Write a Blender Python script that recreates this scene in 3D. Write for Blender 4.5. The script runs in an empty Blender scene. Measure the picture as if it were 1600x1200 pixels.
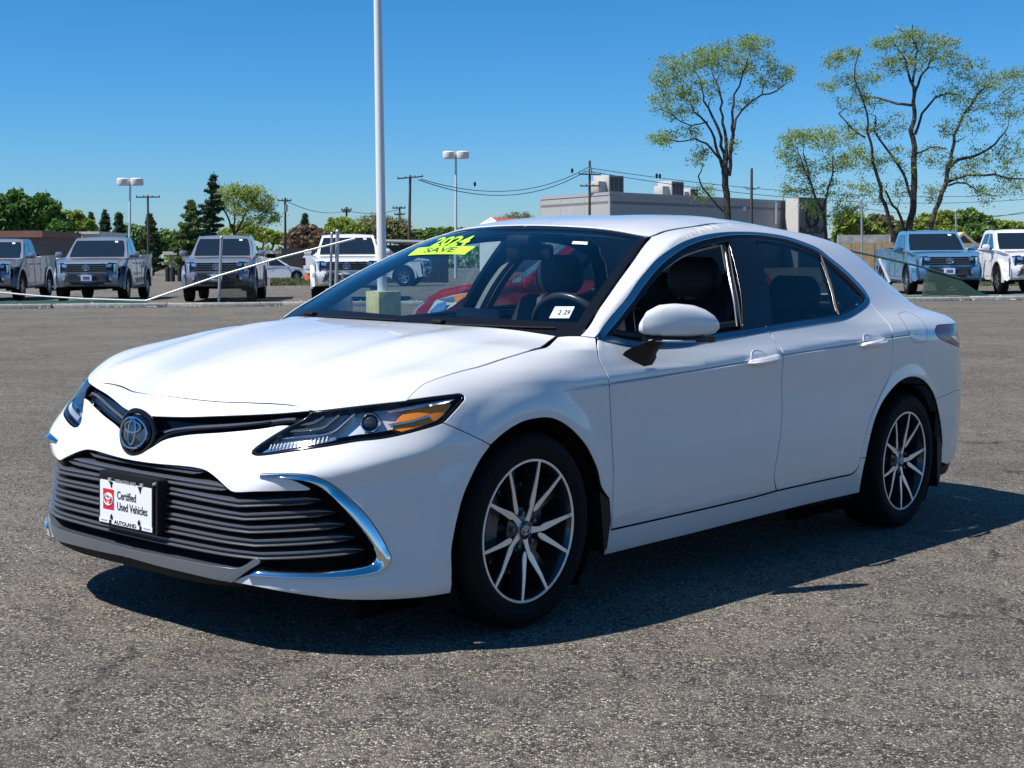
import bpy, bmesh, math, random
import numpy as np
from mathutils import Matrix, Vector
from mathutils.geometry import delaunay_2d_cdt

# ---------------------------------------------------------------- camera, sky, sun, exposure
scene = bpy.context.scene
col = scene.collection
cam = bpy.data.objects.new('camera', bpy.data.cameras.new('camera'))
col.objects.link(cam)
cam.data.sensor_width = 36.0
cam.data.lens = 2244.93 / 1600 * 36
cam.data.clip_start = 0.05
cam.data.clip_end = 3000
cam.matrix_world = Matrix(((0.999968, 0.008, 0, 0), (-0.000682, 0.08521, -0.996363, 0), (-0.007971, 0.996331, 0.085212, 1.13), (0, 0, 0, 1)))
scene.camera = cam

SUN = Vector((-0.50734, -0.17991, 0.84252)).normalized()
world = bpy.data.worlds.new('World')
scene.world = world
world.use_nodes = True
wn = world.node_tree.nodes
sky = wn.new('ShaderNodeTexSky')
sky.sky_type = 'NISHITA'
sky.sun_disc = False
sky.sun_elevation = math.asin(SUN.z)
sky.sun_rotation = math.atan2(SUN.x, SUN.y)
sky.altitude = 50
sky.air_density = 1.0
sky.dust_density = 0.2
sky.ozone_density = 8.0
SKY_STRENGTH = 0.100
wn['Background'].inputs['Strength'].default_value = SKY_STRENGTH
# the camera's saturated rendering of the clear sky: the same grade for every direction
wl_ = world.node_tree.links
sep = wn.new('ShaderNodeSeparateColor'); cmb = wn.new('ShaderNodeCombineColor')
wl_.new(sky.outputs[0], sep.inputs[0])
pw = wn.new('ShaderNodeMath'); pw.operation = 'POWER'; pw.inputs[1].default_value = 1.85
rg_ = wn.new('ShaderNodeMath'); rg_.operation = 'MULTIPLY'; rg_.inputs[1].default_value = .955 * .117 ** .85
gp_ = wn.new('ShaderNodeMath'); gp_.operation = 'POWER'; gp_.inputs[1].default_value = 1.25
bp_ = wn.new('ShaderNodeMath'); bp_.operation = 'POWER'; bp_.inputs[1].default_value = 1.42
bg_ = wn.new('ShaderNodeMath'); bg_.operation = 'MULTIPLY'; bg_.inputs[1].default_value = .455
gg_ = wn.new('ShaderNodeMath'); gg_.operation = 'MULTIPLY'; gg_.inputs[1].default_value = .505
wl_.new(sep.outputs[0], pw.inputs[0]); wl_.new(pw.outputs[0], rg_.inputs[0]); wl_.new(rg_.outputs[0], cmb.inputs[0])
wl_.new(sep.outputs[1], gp_.inputs[0]); wl_.new(gp_.outputs[0], gg_.inputs[0]); wl_.new(gg_.outputs[0], cmb.inputs[1])
wl_.new(sep.outputs[2], bp_.inputs[0]); wl_.new(bp_.outputs[0], bg_.inputs[0]); wl_.new(bg_.outputs[0], cmb.inputs[2])
wl_.new(cmb.outputs[0], wn['Background'].inputs['Color'])
sun = bpy.data.objects.new('sun', bpy.data.lights.new('sun', 'SUN'))
col.objects.link(sun)
sun.data.energy = 5.0
sun.data.angle = math.radians(0.53)
sun.data.color = (1.0, 0.96, 0.90)
sun.rotation_euler = SUN.to_track_quat('Z', 'Y').to_euler()
scene.view_settings.view_transform = 'Standard'
scene.view_settings.look = 'None'
scene.view_settings.gamma = 1
scene.view_settings.exposure = 0.38
scene.view_settings.use_curve_mapping = False
scene.render.engine = 'CYCLES'
scene.cycles.max_bounces = 8
scene.cycles.transparent_max_bounces = 24
scene.cycles.caustics_reflective = False
scene.cycles.caustics_refractive = False
# ---------------------------------------------------------------- helpers
rng = random.Random(7)
def tag(o, label=None, cat=None, group=None, kind=None):
    if label: o['label'] = label
    if cat: o['category'] = cat
    if group: o['group'] = group
    if kind: o['kind'] = kind
    return o
def empty(name, loc=(0, 0, 0), rz=0.0, parent=None):
    o = bpy.data.objects.new(name, None)
    col.objects.link(o)
    o.location = loc; o.rotation_euler = (0, 0, rz)
    o.empty_display_size = .2
    if parent: o.parent = parent
    return o
def copy_tree(o, parent=None):
    c = o.copy(); col.objects.link(c)
    if parent: c.parent = parent
    for ch in list(o.children): copy_tree(ch, c)
    return c
def link_mesh(name, me, parent=None):
    o = bpy.data.objects.new(name, me); col.objects.link(o)
    if parent: o.parent = parent
    return o
class MB:
    """collects polygons and links them as ONE mesh object"""
    def __init__(s): s.V = []; s.F = []; s.N = []; s.M = []; s.custom = False; s.cm = 0
    def add(s, V, F, N=None):
        b = len(s.V); s.V += [tuple(map(float, v)) for v in V]; s.F += [tuple(b + i for i in f) for f in F]
        s.M += [s.cm] * len(F)
        if N is not None: s.custom = True; s.N += [tuple(map(float, n)) for n in N]
        else: s.N += [(0, 0, 0)] * len(V)
        return s
    def box(s, c, d, rz=0.0, bev=0.0):
        x, y, z = (k / 2 for k in d); ca, sa = math.cos(rz), math.sin(rz)
        if bev <= 0:
            P = [(a * x, b * y, e * z) for a in (-1, 1) for b in (-1, 1) for e in (-1, 1)]
            F = [(0, 1, 3, 2), (4, 6, 7, 5), (0, 4, 5, 1), (2, 3, 7, 6), (0, 2, 6, 4), (1, 5, 7, 3)]
        else:
            bm = bmesh.new(); bmesh.ops.create_cube(bm, size=1)
            for v in bm.verts: v.co = Vector((v.co.x * d[0], v.co.y * d[1], v.co.z * d[2]))
            bmesh.ops.bevel(bm, geom=bm.edges[:], offset=min(bev, min(d) * .45), segments=2, profile=.5, affect='EDGES')
            bm.verts.index_update()
            P = [tuple(v.co) for v in bm.verts]; F = [tuple(v.index for v in f.verts) for f in bm.faces]; bm.free()
        return s.add([(c[0] + p[0] * ca - p[1] * sa, c[1] + p[0] * sa + p[1] * ca, c[2] + p[2]) for p in P], F)
    def tube(s, pts, r, n=8, cap=True):
        pts = [Vector(p) for p in pts]; m = len(pts)
        rr = r if hasattr(r, '__len__') else [r] * m
        V = []; F = []
        t0 = (pts[1] - pts[0]).normalized()
        u = t0.orthogonal().normalized()
        for i, p in enumerate(pts):
            t = (pts[min(i + 1, m - 1)] - pts[max(i - 1, 0)]).normalized()
            u = (u - t * u.dot(t))
            u = u.normalized() if u.length > 1e-6 else t.orthogonal().normalized()
            w = t.cross(u)
            for k in range(n):
                a = 2 * math.pi * k / n
                V.append(p + (u * math.cos(a) + w * math.sin(a)) * rr[i])
        for i in range(m - 1):
            for k in range(n):
                a, b = i * n + k, i * n + (k + 1) % n
                F.append((a, b, b + n, a + n))
        if cap: F.append(tuple(reversed(range(n)))); F.append(tuple(range((m - 1) * n, m * n)))
        return s.add(V, F)
    def lathe(s, prof, n=48, axis='y', c=(0, 0, 0), close=False):
        V = []; F = []; m = len(prof)
        for r, h in prof:
            for k in range(n):
                a = 2 * math.pi * k / n
                p = {'y': (r * math.cos(a), h, r * math.sin(a)), 'z': (r * math.cos(a), r * math.sin(a), h), 'x': (h, r * math.cos(a), r * math.sin(a))}[axis]
                V.append((p[0] + c[0], p[1] + c[1], p[2] + c[2]))
        for i in range(m if close else m - 1):
            j = (i + 1) % m
            for k in range(n):
                F.append((i * n + k, i * n + (k + 1) % n, j * n + (k + 1) % n, j * n + k))
        return s.add(V, F)
    def prism(s, poly, fn, h0, h1):
        """poly 2-D outline, fn(a, b, h) -> 3-D; walls and both caps"""
        n = len(poly)
        V = [fn(a, b, h0) for a, b in poly] + [fn(a, b, h1) for a, b in poly]
        F = [tuple(reversed(range(n))), tuple(range(n, 2 * n))] + [(i, (i + 1) % n, n + (i + 1) % n, n + i) for i in range(n)]
        return s.add(V, F)
    def loft(s, rings, cap=True, closed=True):
        n = len(rings[0]); m = len(rings); V = [p for r in rings for p in r]; F = []
        for i in range(m - 1):
            for k in range(n if closed else n - 1):
                F.append((i * n + k, i * n + (k + 1) % n, (i + 1) * n + (k + 1) % n, (i + 1) * n + k))
        if cap: F.append(tuple(reversed(range(n)))); F.append(tuple(range((m - 1) * n, m * n)))
        return s.add(V, F)
    def build(s, name, mat, parent=None, smooth=True, fix=True, angle=None):
        me = bpy.data.meshes.new(name)
        me.from_pydata(s.V, [], s.F)
        for m in (mat if isinstance(mat, (list, tuple)) else [mat]): me.materials.append(m)
        if any(s.M): me.polygons.foreach_set('material_index', s.M)
        if fix and not s.custom:
            bm = bmesh.new(); bm.from_mesh(me); bmesh.ops.recalc_face_normals(bm, faces=bm.faces[:]); bm.to_mesh(me); bm.free()
        me.polygons.foreach_set('use_smooth', [smooth] * len(me.polygons))
        if s.custom:
            me.normals_split_custom_set_from_vertices([n if n != (0, 0, 0) else v.normal for n, v in zip(s.N, me.vertices)])
        elif smooth:
            try: me.set_sharp_from_angle(angle=angle if angle else math.radians(38))
            except Exception: pass
        me.update()
        return link_mesh(name, me, parent)

# ---- materials
def mat(name, color, rough=.5, metal=0.0, coat=0.0, spec=.5, **kw):
    m = bpy.data.materials.new(name); m.use_nodes = True
    b = m.node_tree.nodes['Principled BSDF']
    b.inputs['Base Color'].default_value = (*color, 1)
    b.inputs['Roughness'].default_value = rough
    b.inputs['Metallic'].default_value = metal
    b.inputs['Coat Weight'].default_value = coat
    b.inputs['Coat Roughness'].default_value = kw.get('coat_rough', .02)
    b.inputs['Specular IOR Level'].default_value = spec
    return m
def nodes(m): return m.node_tree.nodes, m.node_tree.links, m.node_tree.nodes['Principled BSDF']
def speckle(m, scale, amount, detail=4.0, bump=0.0, bscale=None, coords='Object', rough_var=0.0):
    """break the flat colour up with noise, and optionally add fine relief"""
    n, l, b = nodes(m)
    tc = n.new('ShaderNodeTexCoord')
    nz = n.new('ShaderNodeTexNoise'); nz.inputs['Scale'].default_value = scale; nz.inputs['Detail'].default_value = detail
    l.new(tc.outputs[coords], nz.inputs['Vector'])
    base = b.inputs['Base Color'].default_value[:]
    cr = n.new('ShaderNodeValToRGB')
    cr.color_ramp.elements[0].position = .3; cr.color_ramp.elements[1].position = .7
    cr.color_ramp.elements[0].color = tuple(c * (1 - amount) for c in base[:3]) + (1,)
    cr.color_ramp.elements[1].color = tuple(min(1, c * (1 + amount)) for c in base[:3]) + (1,)
    l.new(nz.outputs['Fac'], cr.inputs['Fac']); l.new(cr.outputs['Color'], b.inputs['Base Color'])
    if rough_var:
        mr = n.new('ShaderNodeMapRange'); r0 = b.inputs['Roughness'].default_value
        mr.inputs['To Min'].default_value = max(0, r0 - rough_var); mr.inputs['To Max'].default_value = min(1, r0 + rough_var)
        l.new(nz.outputs['Fac'], mr.inputs['Value']); l.new(mr.outputs['Result'], b.inputs['Roughness'])
    if bump:
        nb = n.new('ShaderNodeTexNoise'); nb.inputs['Scale'].default_value = bscale or scale * 3; nb.inputs['Detail'].default_value = 3
        l.new(tc.outputs[coords], nb.inputs['Vector'])
        bp = n.new('ShaderNodeBump'); bp.inputs['Strength'].default_value = bump; bp.inputs['Distance'].default_value = .01
        l.new(nb.outputs['Fac'], bp.inputs['Height']); l.new(bp.outputs['Normal'], b.inputs['Normal'])
    return m
def glass_mat(name, tint, ior=1.5, rough=0.0, gain=1.7):
    """thin sheet: tinted see-through plus mirror reflection"""
    m = bpy.data.materials.new(name); m.use_nodes = True
    n, l = m.node_tree.nodes, m.node_tree.links
    n.remove(n['Principled BSDF'])
    tr = n.new('ShaderNodeBsdfTransparent'); tr.inputs[0].default_value = (*tint, 1)
    gl = n.new('ShaderNodeBsdfGlossy'); gl.inputs['Roughness'].default_value = rough
    fr = n.new('ShaderNodeFresnel')
    ge = n.new('ShaderNodeNewGeometry'); io = n.new('ShaderNodeMix'); io.inputs['A'].default_value = ior; io.inputs['B'].default_value = 1 / ior
    l.new(ge.outputs['Backfacing'], io.inputs['Factor']); l.new(io.outputs['Result'], fr.inputs['IOR'])
    ml = n.new('ShaderNodeMath'); ml.operation = 'MULTIPLY'; ml.inputs[1].default_value = gain; ml.use_clamp = True
    mx = n.new('ShaderNodeMixShader')
    l.new(fr.outputs[0], ml.inputs[0]); l.new(ml.outputs[0], mx.inputs['Fac']); l.new(tr.outputs[0], mx.inputs[1]); l.new(gl.outputs[0], mx.inputs[2])
    l.new(mx.outputs[0], n['Material Output'].inputs['Surface'])
    return m

_FONT = bpy.data.curves.new('font_probe', 'FONT')
def text_mesh(body, size, bold=0.0, align='CENTER', extrude=.0005, width=1.0):
    cu = bpy.data.curves.new('text', 'FONT')
    cu.body = body; cu.size = size; cu.align_x = align; cu.align_y = 'CENTER'; cu.extrude = extrude; cu.offset = bold; cu.resolution_u = 3
    o = bpy.data.objects.new('text', cu); col.objects.link(o)
    bpy.context.view_layer.update()
    me = bpy.data.meshes.new_from_object(o.evaluated_get(bpy.context.evaluated_depsgraph_get()))
    bpy.data.objects.remove(o)
    V = [(v.co.x * width, v.co.y, v.co.z) for v in me.vertices]; F = [tuple(p.vertices) for p in me.polygons]
    bpy.data.meshes.remove(me)
    return V, F
def place(V, origin, ex, ey, ez):
    o, ex, ey, ez = (np.array(k, float) for k in (origin, ex, ey, ez))
    return [o + ex * v[0] + ey * v[1] + ez * v[2] for v in V]
# ---------------------------------------------------------------- sedan body surfaces (metres, x forward, y left, z up)
def pchip(xs, ys):
    xs = np.asarray(xs, float); ys = np.asarray(ys, float)
    h = np.diff(xs); d = np.diff(ys, axis=0) / h.reshape(-1, *([1] * (ys.ndim - 1)))
    m = np.zeros_like(ys)
    m[0], m[-1] = d[0], d[-1]
    for i in range(1, len(xs) - 1):
        a, b = d[i - 1], d[i]
        w1, w2 = 2 * h[i] + h[i - 1], h[i] + 2 * h[i - 1]
        ok = a * b > 0
        m[i] = np.where(ok, (w1 + w2) / (w1 / np.where(ok, a, 1) + w2 / np.where(ok, b, 1)), 0)
    def f(x):
        x = np.clip(np.asarray(x, float), xs[0], xs[-1])
        i = np.clip(np.searchsorted(xs, x) - 1, 0, len(xs) - 2)
        t = (x - xs[i]) / h[i]
        if ys.ndim > 1:
            t = t[..., None]; hh = h[i][..., None]
        else:
            hh = h[i]
        return (ys[i] * (1 + 2 * t) * (1 - t) ** 2 + m[i] * hh * t * (1 - t) ** 2
                + ys[i + 1] * t * t * (3 - 2 * t) + m[i + 1] * hh * t * t * (t - 1))
    return f

def smooth(a, b, x):
    t = np.clip((x - a) / (b - a), 0, 1)
    return t * t * (3 - 2 * t)

PLAN = np.array([(.885, 0), (.879, .22), (.850, .44), (.808, .57), (.742, .68), (.645, .775), (.53, .842), (.40, .885), (.20, .902),
                 (-.05, .905), (-.40, .903), (-.9, .908), (-1.6, .912), (-2.3, .91), (-2.85, .908), (-3.25, .892), (-3.5, .868),
                 (-3.69, .805), (-3.82, .70), (-3.895, .52), (-3.92, .25), (-3.93, 0)])
def _plan_curve():
    P = np.vstack([PLAN[1] * [1, -1], PLAN, PLAN[-2] * [1, -1]])
    out = []
    for i in range(1, len(P) - 2):
        p0, p1, p2, p3 = P[i - 1:i + 3]
        d0, d1, d2 = [max(np.linalg.norm(b - a), 1e-6) ** .5 for a, b in ((p0, p1), (p1, p2), (p2, p3))]
        t0, t1 = 0, d0; t2 = t1 + d1; t3 = t2 + d2
        for t in np.linspace(t1, t2, 60, endpoint=False):
            A1 = (t1 - t) / (t1 - t0) * p0 + (t - t0) / (t1 - t0) * p1
            A2 = (t2 - t) / (t2 - t1) * p1 + (t - t1) / (t2 - t1) * p2
            A3 = (t3 - t) / (t3 - t2) * p2 + (t - t2) / (t3 - t2) * p3
            B1 = (t2 - t) / (t2 - t0) * A1 + (t - t0) / (t2 - t0) * A2
            B2 = (t3 - t) / (t3 - t1) * A2 + (t - t1) / (t3 - t1) * A3
            out.append((t2 - t) / (t2 - t1) * B1 + (t - t1) / (t2 - t1) * B2)
    out.append(PLAN[-1])
    out = np.array(out)
    s = np.r_[0, np.cumsum(np.linalg.norm(np.diff(out, axis=0), axis=1))]
    k = np.array([s[min(60 * i, len(s) - 1)] for i in range(len(PLAN))])
    su = np.linspace(0, s[-1], 1200)
    xy = np.stack([np.interp(su, s, out[:, 0]), np.interp(su, s, out[:, 1])], 1)
    # smoothed normals
    tg = np.gradient(xy, axis=0)
    ker = np.hanning(41); ker /= ker.sum()
    pad = np.vstack([np.repeat(tg[:1], 20, 0) * [0, 1], tg, np.repeat(tg[-1:], 20, 0)])
    tg = np.stack([np.convolve(pad[:, i], ker, 'valid') for i in (0, 1)], 1)
    n = np.stack([tg[:, 1], -tg[:, 0]], 1); n /= np.linalg.norm(n, axis=1)[:, None]
    n[0] = (1, 0); n[-1] = (-1, 0)
    return su, xy, n, k
S_U, S_XY, S_N, S_K = _plan_curve()
S_MAX = S_U[-1]
def s_at(x):                     # arc length where the left side passes x
    return np.interp(-np.asarray(x, float), -S_XY[:, 0], S_U)

# profiles: offset from the plan outline as a function of height, one per plan station
PROF = {
 0: [(.14, -.06), (.18, -.01), (.21, .01), (.30, .012), (.40, .008), (.48, 0), (.55, -.02), (.62, -.035), (.67, -.045), (.70, -.058), (.73, -.085), (.76, -.14), (.80, -.24)],
 2: [(.14, -.06), (.18, .008), (.21, .02), (.30, .016), (.40, .010), (.48, 0), (.54, -.035), (.60, -.075), (.65, -.11), (.70, -.155), (.74, -.21), (.77, -.28), (.80, -.37)],
 4: [(.14, -.06), (.18, -.005), (.21, .012), (.27, .008), (.33, .0), (.40, -.004), (.48, -.002), (.53, -.006), (.57, -.02), (.62, -.048), (.67, -.082), (.71, -.115), (.75, -.16), (.78, -.22), (.82, -.31)],
 6: [(.14, -.05), (.18, -.012), (.21, .0), (.27, -.004), (.33, -.006), (.40, -.004), (.48, 0), (.54, -.003), (.60, -.013), (.65, -.027), (.70, -.048), (.75, -.08), (.79, -.12), (.82, -.17), (.86, -.27)],
 7: [(.14, -.04), (.18, -.012), (.21, -.004), (.30, -.002), (.48, 0), (.56, -.003), (.63, -.012), (.70, -.026), (.75, -.045), (.79, -.075), (.82, -.11), (.86, -.19), (.90, -.30)],
 8: [(.14, -.03), (.20, -.01), (.48, 0), (.62, -.004), (.70, -.010), (.75, -.020), (.79, -.038), (.83, -.075), (.86, -.13), (.89, -.22), (.93, -.33)],
 9: [(.14, -.05), (.20, -.03), (.30, -.012), (.48, 0), (.62, -.002), (.70, -.006), (.75, -.010), (.80, -.022), (.84, -.045), (.87, -.080), (.895, -.125), (.92, -.20), (.96, -.30), (1.1, -.45)],
 10: [(.16, -.07), (.18, -.055), (.21, -.042), (.25, -.030), (.28, -.022), (.33, -.010), (.42, -.002), (.50, 0), (.62, -.003), (.70, -.006), (.77, -.009), (.81, -.017), (.85, -.034), (.89, -.056), (.935, -.084), (.96, -.105), (1.0, -.133), (1.1, -.195), (1.2, -.27), (1.3, -.35), (1.4, -.45)],
 11: [(.16, -.07), (.18, -.055), (.21, -.042), (.25, -.030), (.28, -.022), (.33, -.010), (.42, .001), (.50, .003), (.62, -.003), (.70, -.006), (.77, -.004), (.82, -.010), (.85, -.024), (.88, -.042), (.905, -.058), (.93, -.071), (.96, -.084), (1.0, -.101), (1.1, -.148), (1.2, -.207), (1.3, -.277), (1.36, -.335), (1.40, -.39), (1.44, -.50)],
 12: [(.16, -.07), (.18, -.055), (.21, -.042), (.25, -.030), (.28, -.022), (.33, -.010), (.42, .001), (.50, .003), (.62, -.003), (.70, -.006), (.80, -.002), (.86, -.006), (.89, -.020), (.92, -.038), (.955, -.060), (.98, -.072), (1.02, -.089), (1.1, -.125), (1.2, -.182), (1.3, -.248), (1.36, -.30), (1.39, -.345), (1.41, -.40), (1.44, -.52)],
 13: [(.16, -.07), (.18, -.055), (.21, -.042), (.25, -.030), (.28, -.022), (.33, -.010), (.42, .001), (.50, .003), (.62, -.001), (.70, -.003), (.82, .0), (.895, -.004), (.93, -.020), (.96, -.038), (.995, -.061), (1.02, -.080), (1.06, -.108), (1.1, -.13), (1.2, -.195), (1.3, -.27), (1.35, -.32), (1.38, -.37), (1.40, -.42), (1.43, -.54)],
 14: [(.16, -.05), (.20, -.03), (.30, -.01), (.50, .0), (.62, .001), (.70, .002), (.84, .001), (.90, -.002), (.94, -.013), (.97, -.032), (1.0, -.065), (1.03, -.105), (1.08, -.15), (1.13, -.19), (1.2, -.245), (1.28, -.315), (1.33, -.37), (1.36, -.42), (1.39, -.50), (1.42, -.60)],
 15: [(.16, -.05), (.20, -.03), (.30, -.01), (.50, .0), (.62, 0), (.70, .0), (.84, -.002), (.90, -.006), (.94, -.018), (.97, -.038), (1.0, -.075), (1.03, -.13), (1.08, -.20), (1.13, -.26), (1.2, -.35), (1.28, -.47)],
 16: [(.16, -.06), (.20, -.035), (.30, -.012), (.50, .0), (.62, 0), (.70, -.002), (.80, -.006), (.90, -.018), (.94, -.028), (.97, -.045), (1.0, -.085), (1.03, -.16), (1.06, -.25), (1.15, -.45)],
 18: [(.16, -.08), (.20, -.05), (.30, -.015), (.40, -.002), (.50, .0), (.58, -.001), (.66, -.012), (.75, -.028), (.85, -.040), (.92, -.045), (.96, -.045), (.985, -.055), (1.01, -.10), (1.04, -.22), (1.1, -.4)],
 20: [(.16, -.10), (.20, -.06), (.30, -.02), (.40, -.005), (.50, .0), (.58, -.003), (.66, -.03), (.75, -.055), (.85, -.060), (.95, -.035), (1.0, -.02), (1.02, -.035), (1.05, -.10), (1.1, -.3)],
}
ZG = np.linspace(.14, 1.46, 265)
_pt = []
for k in sorted(PROF):
    zz, pp = np.array(PROF[k]).T
    v = pchip(zz, pp)(ZG)
    up = ZG > zz[-1]; slope = min((pp[-1] - pp[-2]) / (zz[-1] - zz[-2]), -.5)
    v = np.where(up, pp[-1] + slope * (ZG - zz[-1]), v)
    _pt.append(v)
_ks = np.array([S_K[k] for k in sorted(PROF)])
_tab_s = np.linspace(0, S_MAX, 900)
_TAB = pchip(np.r_[_ks, S_MAX], np.vstack(_pt + [_pt[-1]]))(_tab_s)
for _ in range(3):                                                # soften kinks across stations
    _TAB[1:-1] = .25 * _TAB[:-2] + .5 * _TAB[1:-1] + .25 * _TAB[2:]

CHAR_X = np.array([-3.1, -2.9, -2.53, -2.18, -1.58, -1.29, -.82, -.40, -.20, 0.1])
CHAR_Z = np.array([.934, .925, .908, .885, .853, .832, .804, .781, .772, .759])
def char_z(x):
    return np.interp(x, CHAR_X, CHAR_Z)
def crease_z(s): return np.interp(s, [0, .45, .54, .69, .84, 1.0, 1.135, 1.3], [.5, .52, .533, .558, .583, .612, .637, .66])
PILLAR_X = pchip([.88, .90, .95, 1.05, 1.15, 1.25, 1.31, 1.34, 1.37, 1.45], [-.41, -.44, -.47, -.63, -.82, -1.04, -1.20, -1.32, -1.52, -2.3])
def base_xy(s):
    i = np.clip(s / S_MAX * 1199, 0, 1198.999); k = i.astype(int); t = (i - k)[..., None]
    xy = S_XY[k] * (1 - t) + S_XY[k + 1] * t
    n = S_N[k] * (1 - t) + S_N[k + 1] * t
    n = n / np.linalg.norm(n, axis=-1)[..., None]
    return xy, n
def side(s, z, off=0.0):
    s = np.asarray(s, float); z = np.asarray(z, float)
    sgn = np.where(s < 0, -1., 1.); s = np.abs(s)
    xy, n = base_xy(s)
    a = np.clip(s / S_MAX * 899, 0, 898.999); b = np.clip((z - ZG[0]) / (ZG[-1] - ZG[0]) * 264, 0, 263.999)
    ia, ib = a.astype(int), b.astype(int); ta, tb = a - ia, b - ib
    p = (_TAB[ia, ib] * (1 - ta) * (1 - tb) + _TAB[ia + 1, ib] * ta * (1 - tb)
         + _TAB[ia, ib + 1] * (1 - ta) * tb + _TAB[ia + 1, ib + 1] * ta * tb)
    x = xy[..., 0]
    on = smooth(-.12, -.30, x) * smooth(-3.02, -2.75, x) * (xy[..., 1] > .8)
    d = z - char_z(x)
    # shoulder crease: small ledge, with the panel tucked in below it
    tuck = np.where(d < 0, .0045 * np.exp(d / .032), .0045 * smooth(.004, 0, d)) * smooth(.005, .0, d)
    lift = -.0065 * np.exp(-((d - .0022) / .0022) ** 2) + .003 * np.exp(-((d - .02) / .02) ** 2)
    p = p + on * (tuck + lift)
    # wheel arch flares
    for cx in (0., -2.825):
        r = np.hypot(x - cx, z - .33)
        p = p + .010 * smooth(.475, .385, r) * (xy[..., 1] > .6) * smooth(.2, .3, z)
    # front bumper crease below the headlamps
    zk = crease_z(s)
    fk = smooth(.40, .58, s) * smooth(1.32, 1.02, s)
    dk = z - zk
    p = p + fk * (np.where(dk < 0, .011 - .022 * smooth(0, -.075, dk), .011 * np.exp(-(np.maximum(dk, 0) / .05) ** 2)))
    # windscreen pillar turns inward ahead of the door glass
    xa = PILLAR_X(z)
    dx = x - xa
    p = p - smooth(.90, .95, z) * (x > -1.9) * 1.25 * np.where(dx > 0, dx * dx / (np.abs(dx) + .035), 0)
    p = p + off
    return np.stack([x + n[..., 0] * p, sgn * (xy[..., 1] + n[..., 1] * p), z + 0 * s], -1)
def fnormal(F, a, b, e=.002):
    da = F(a + e, b) - F(a - e, b); db = F(a, b + e) - F(a, b - e)
    n = np.cross(da, db); n /= np.linalg.norm(n, axis=-1)[..., None] + 1e-12
    return n
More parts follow.
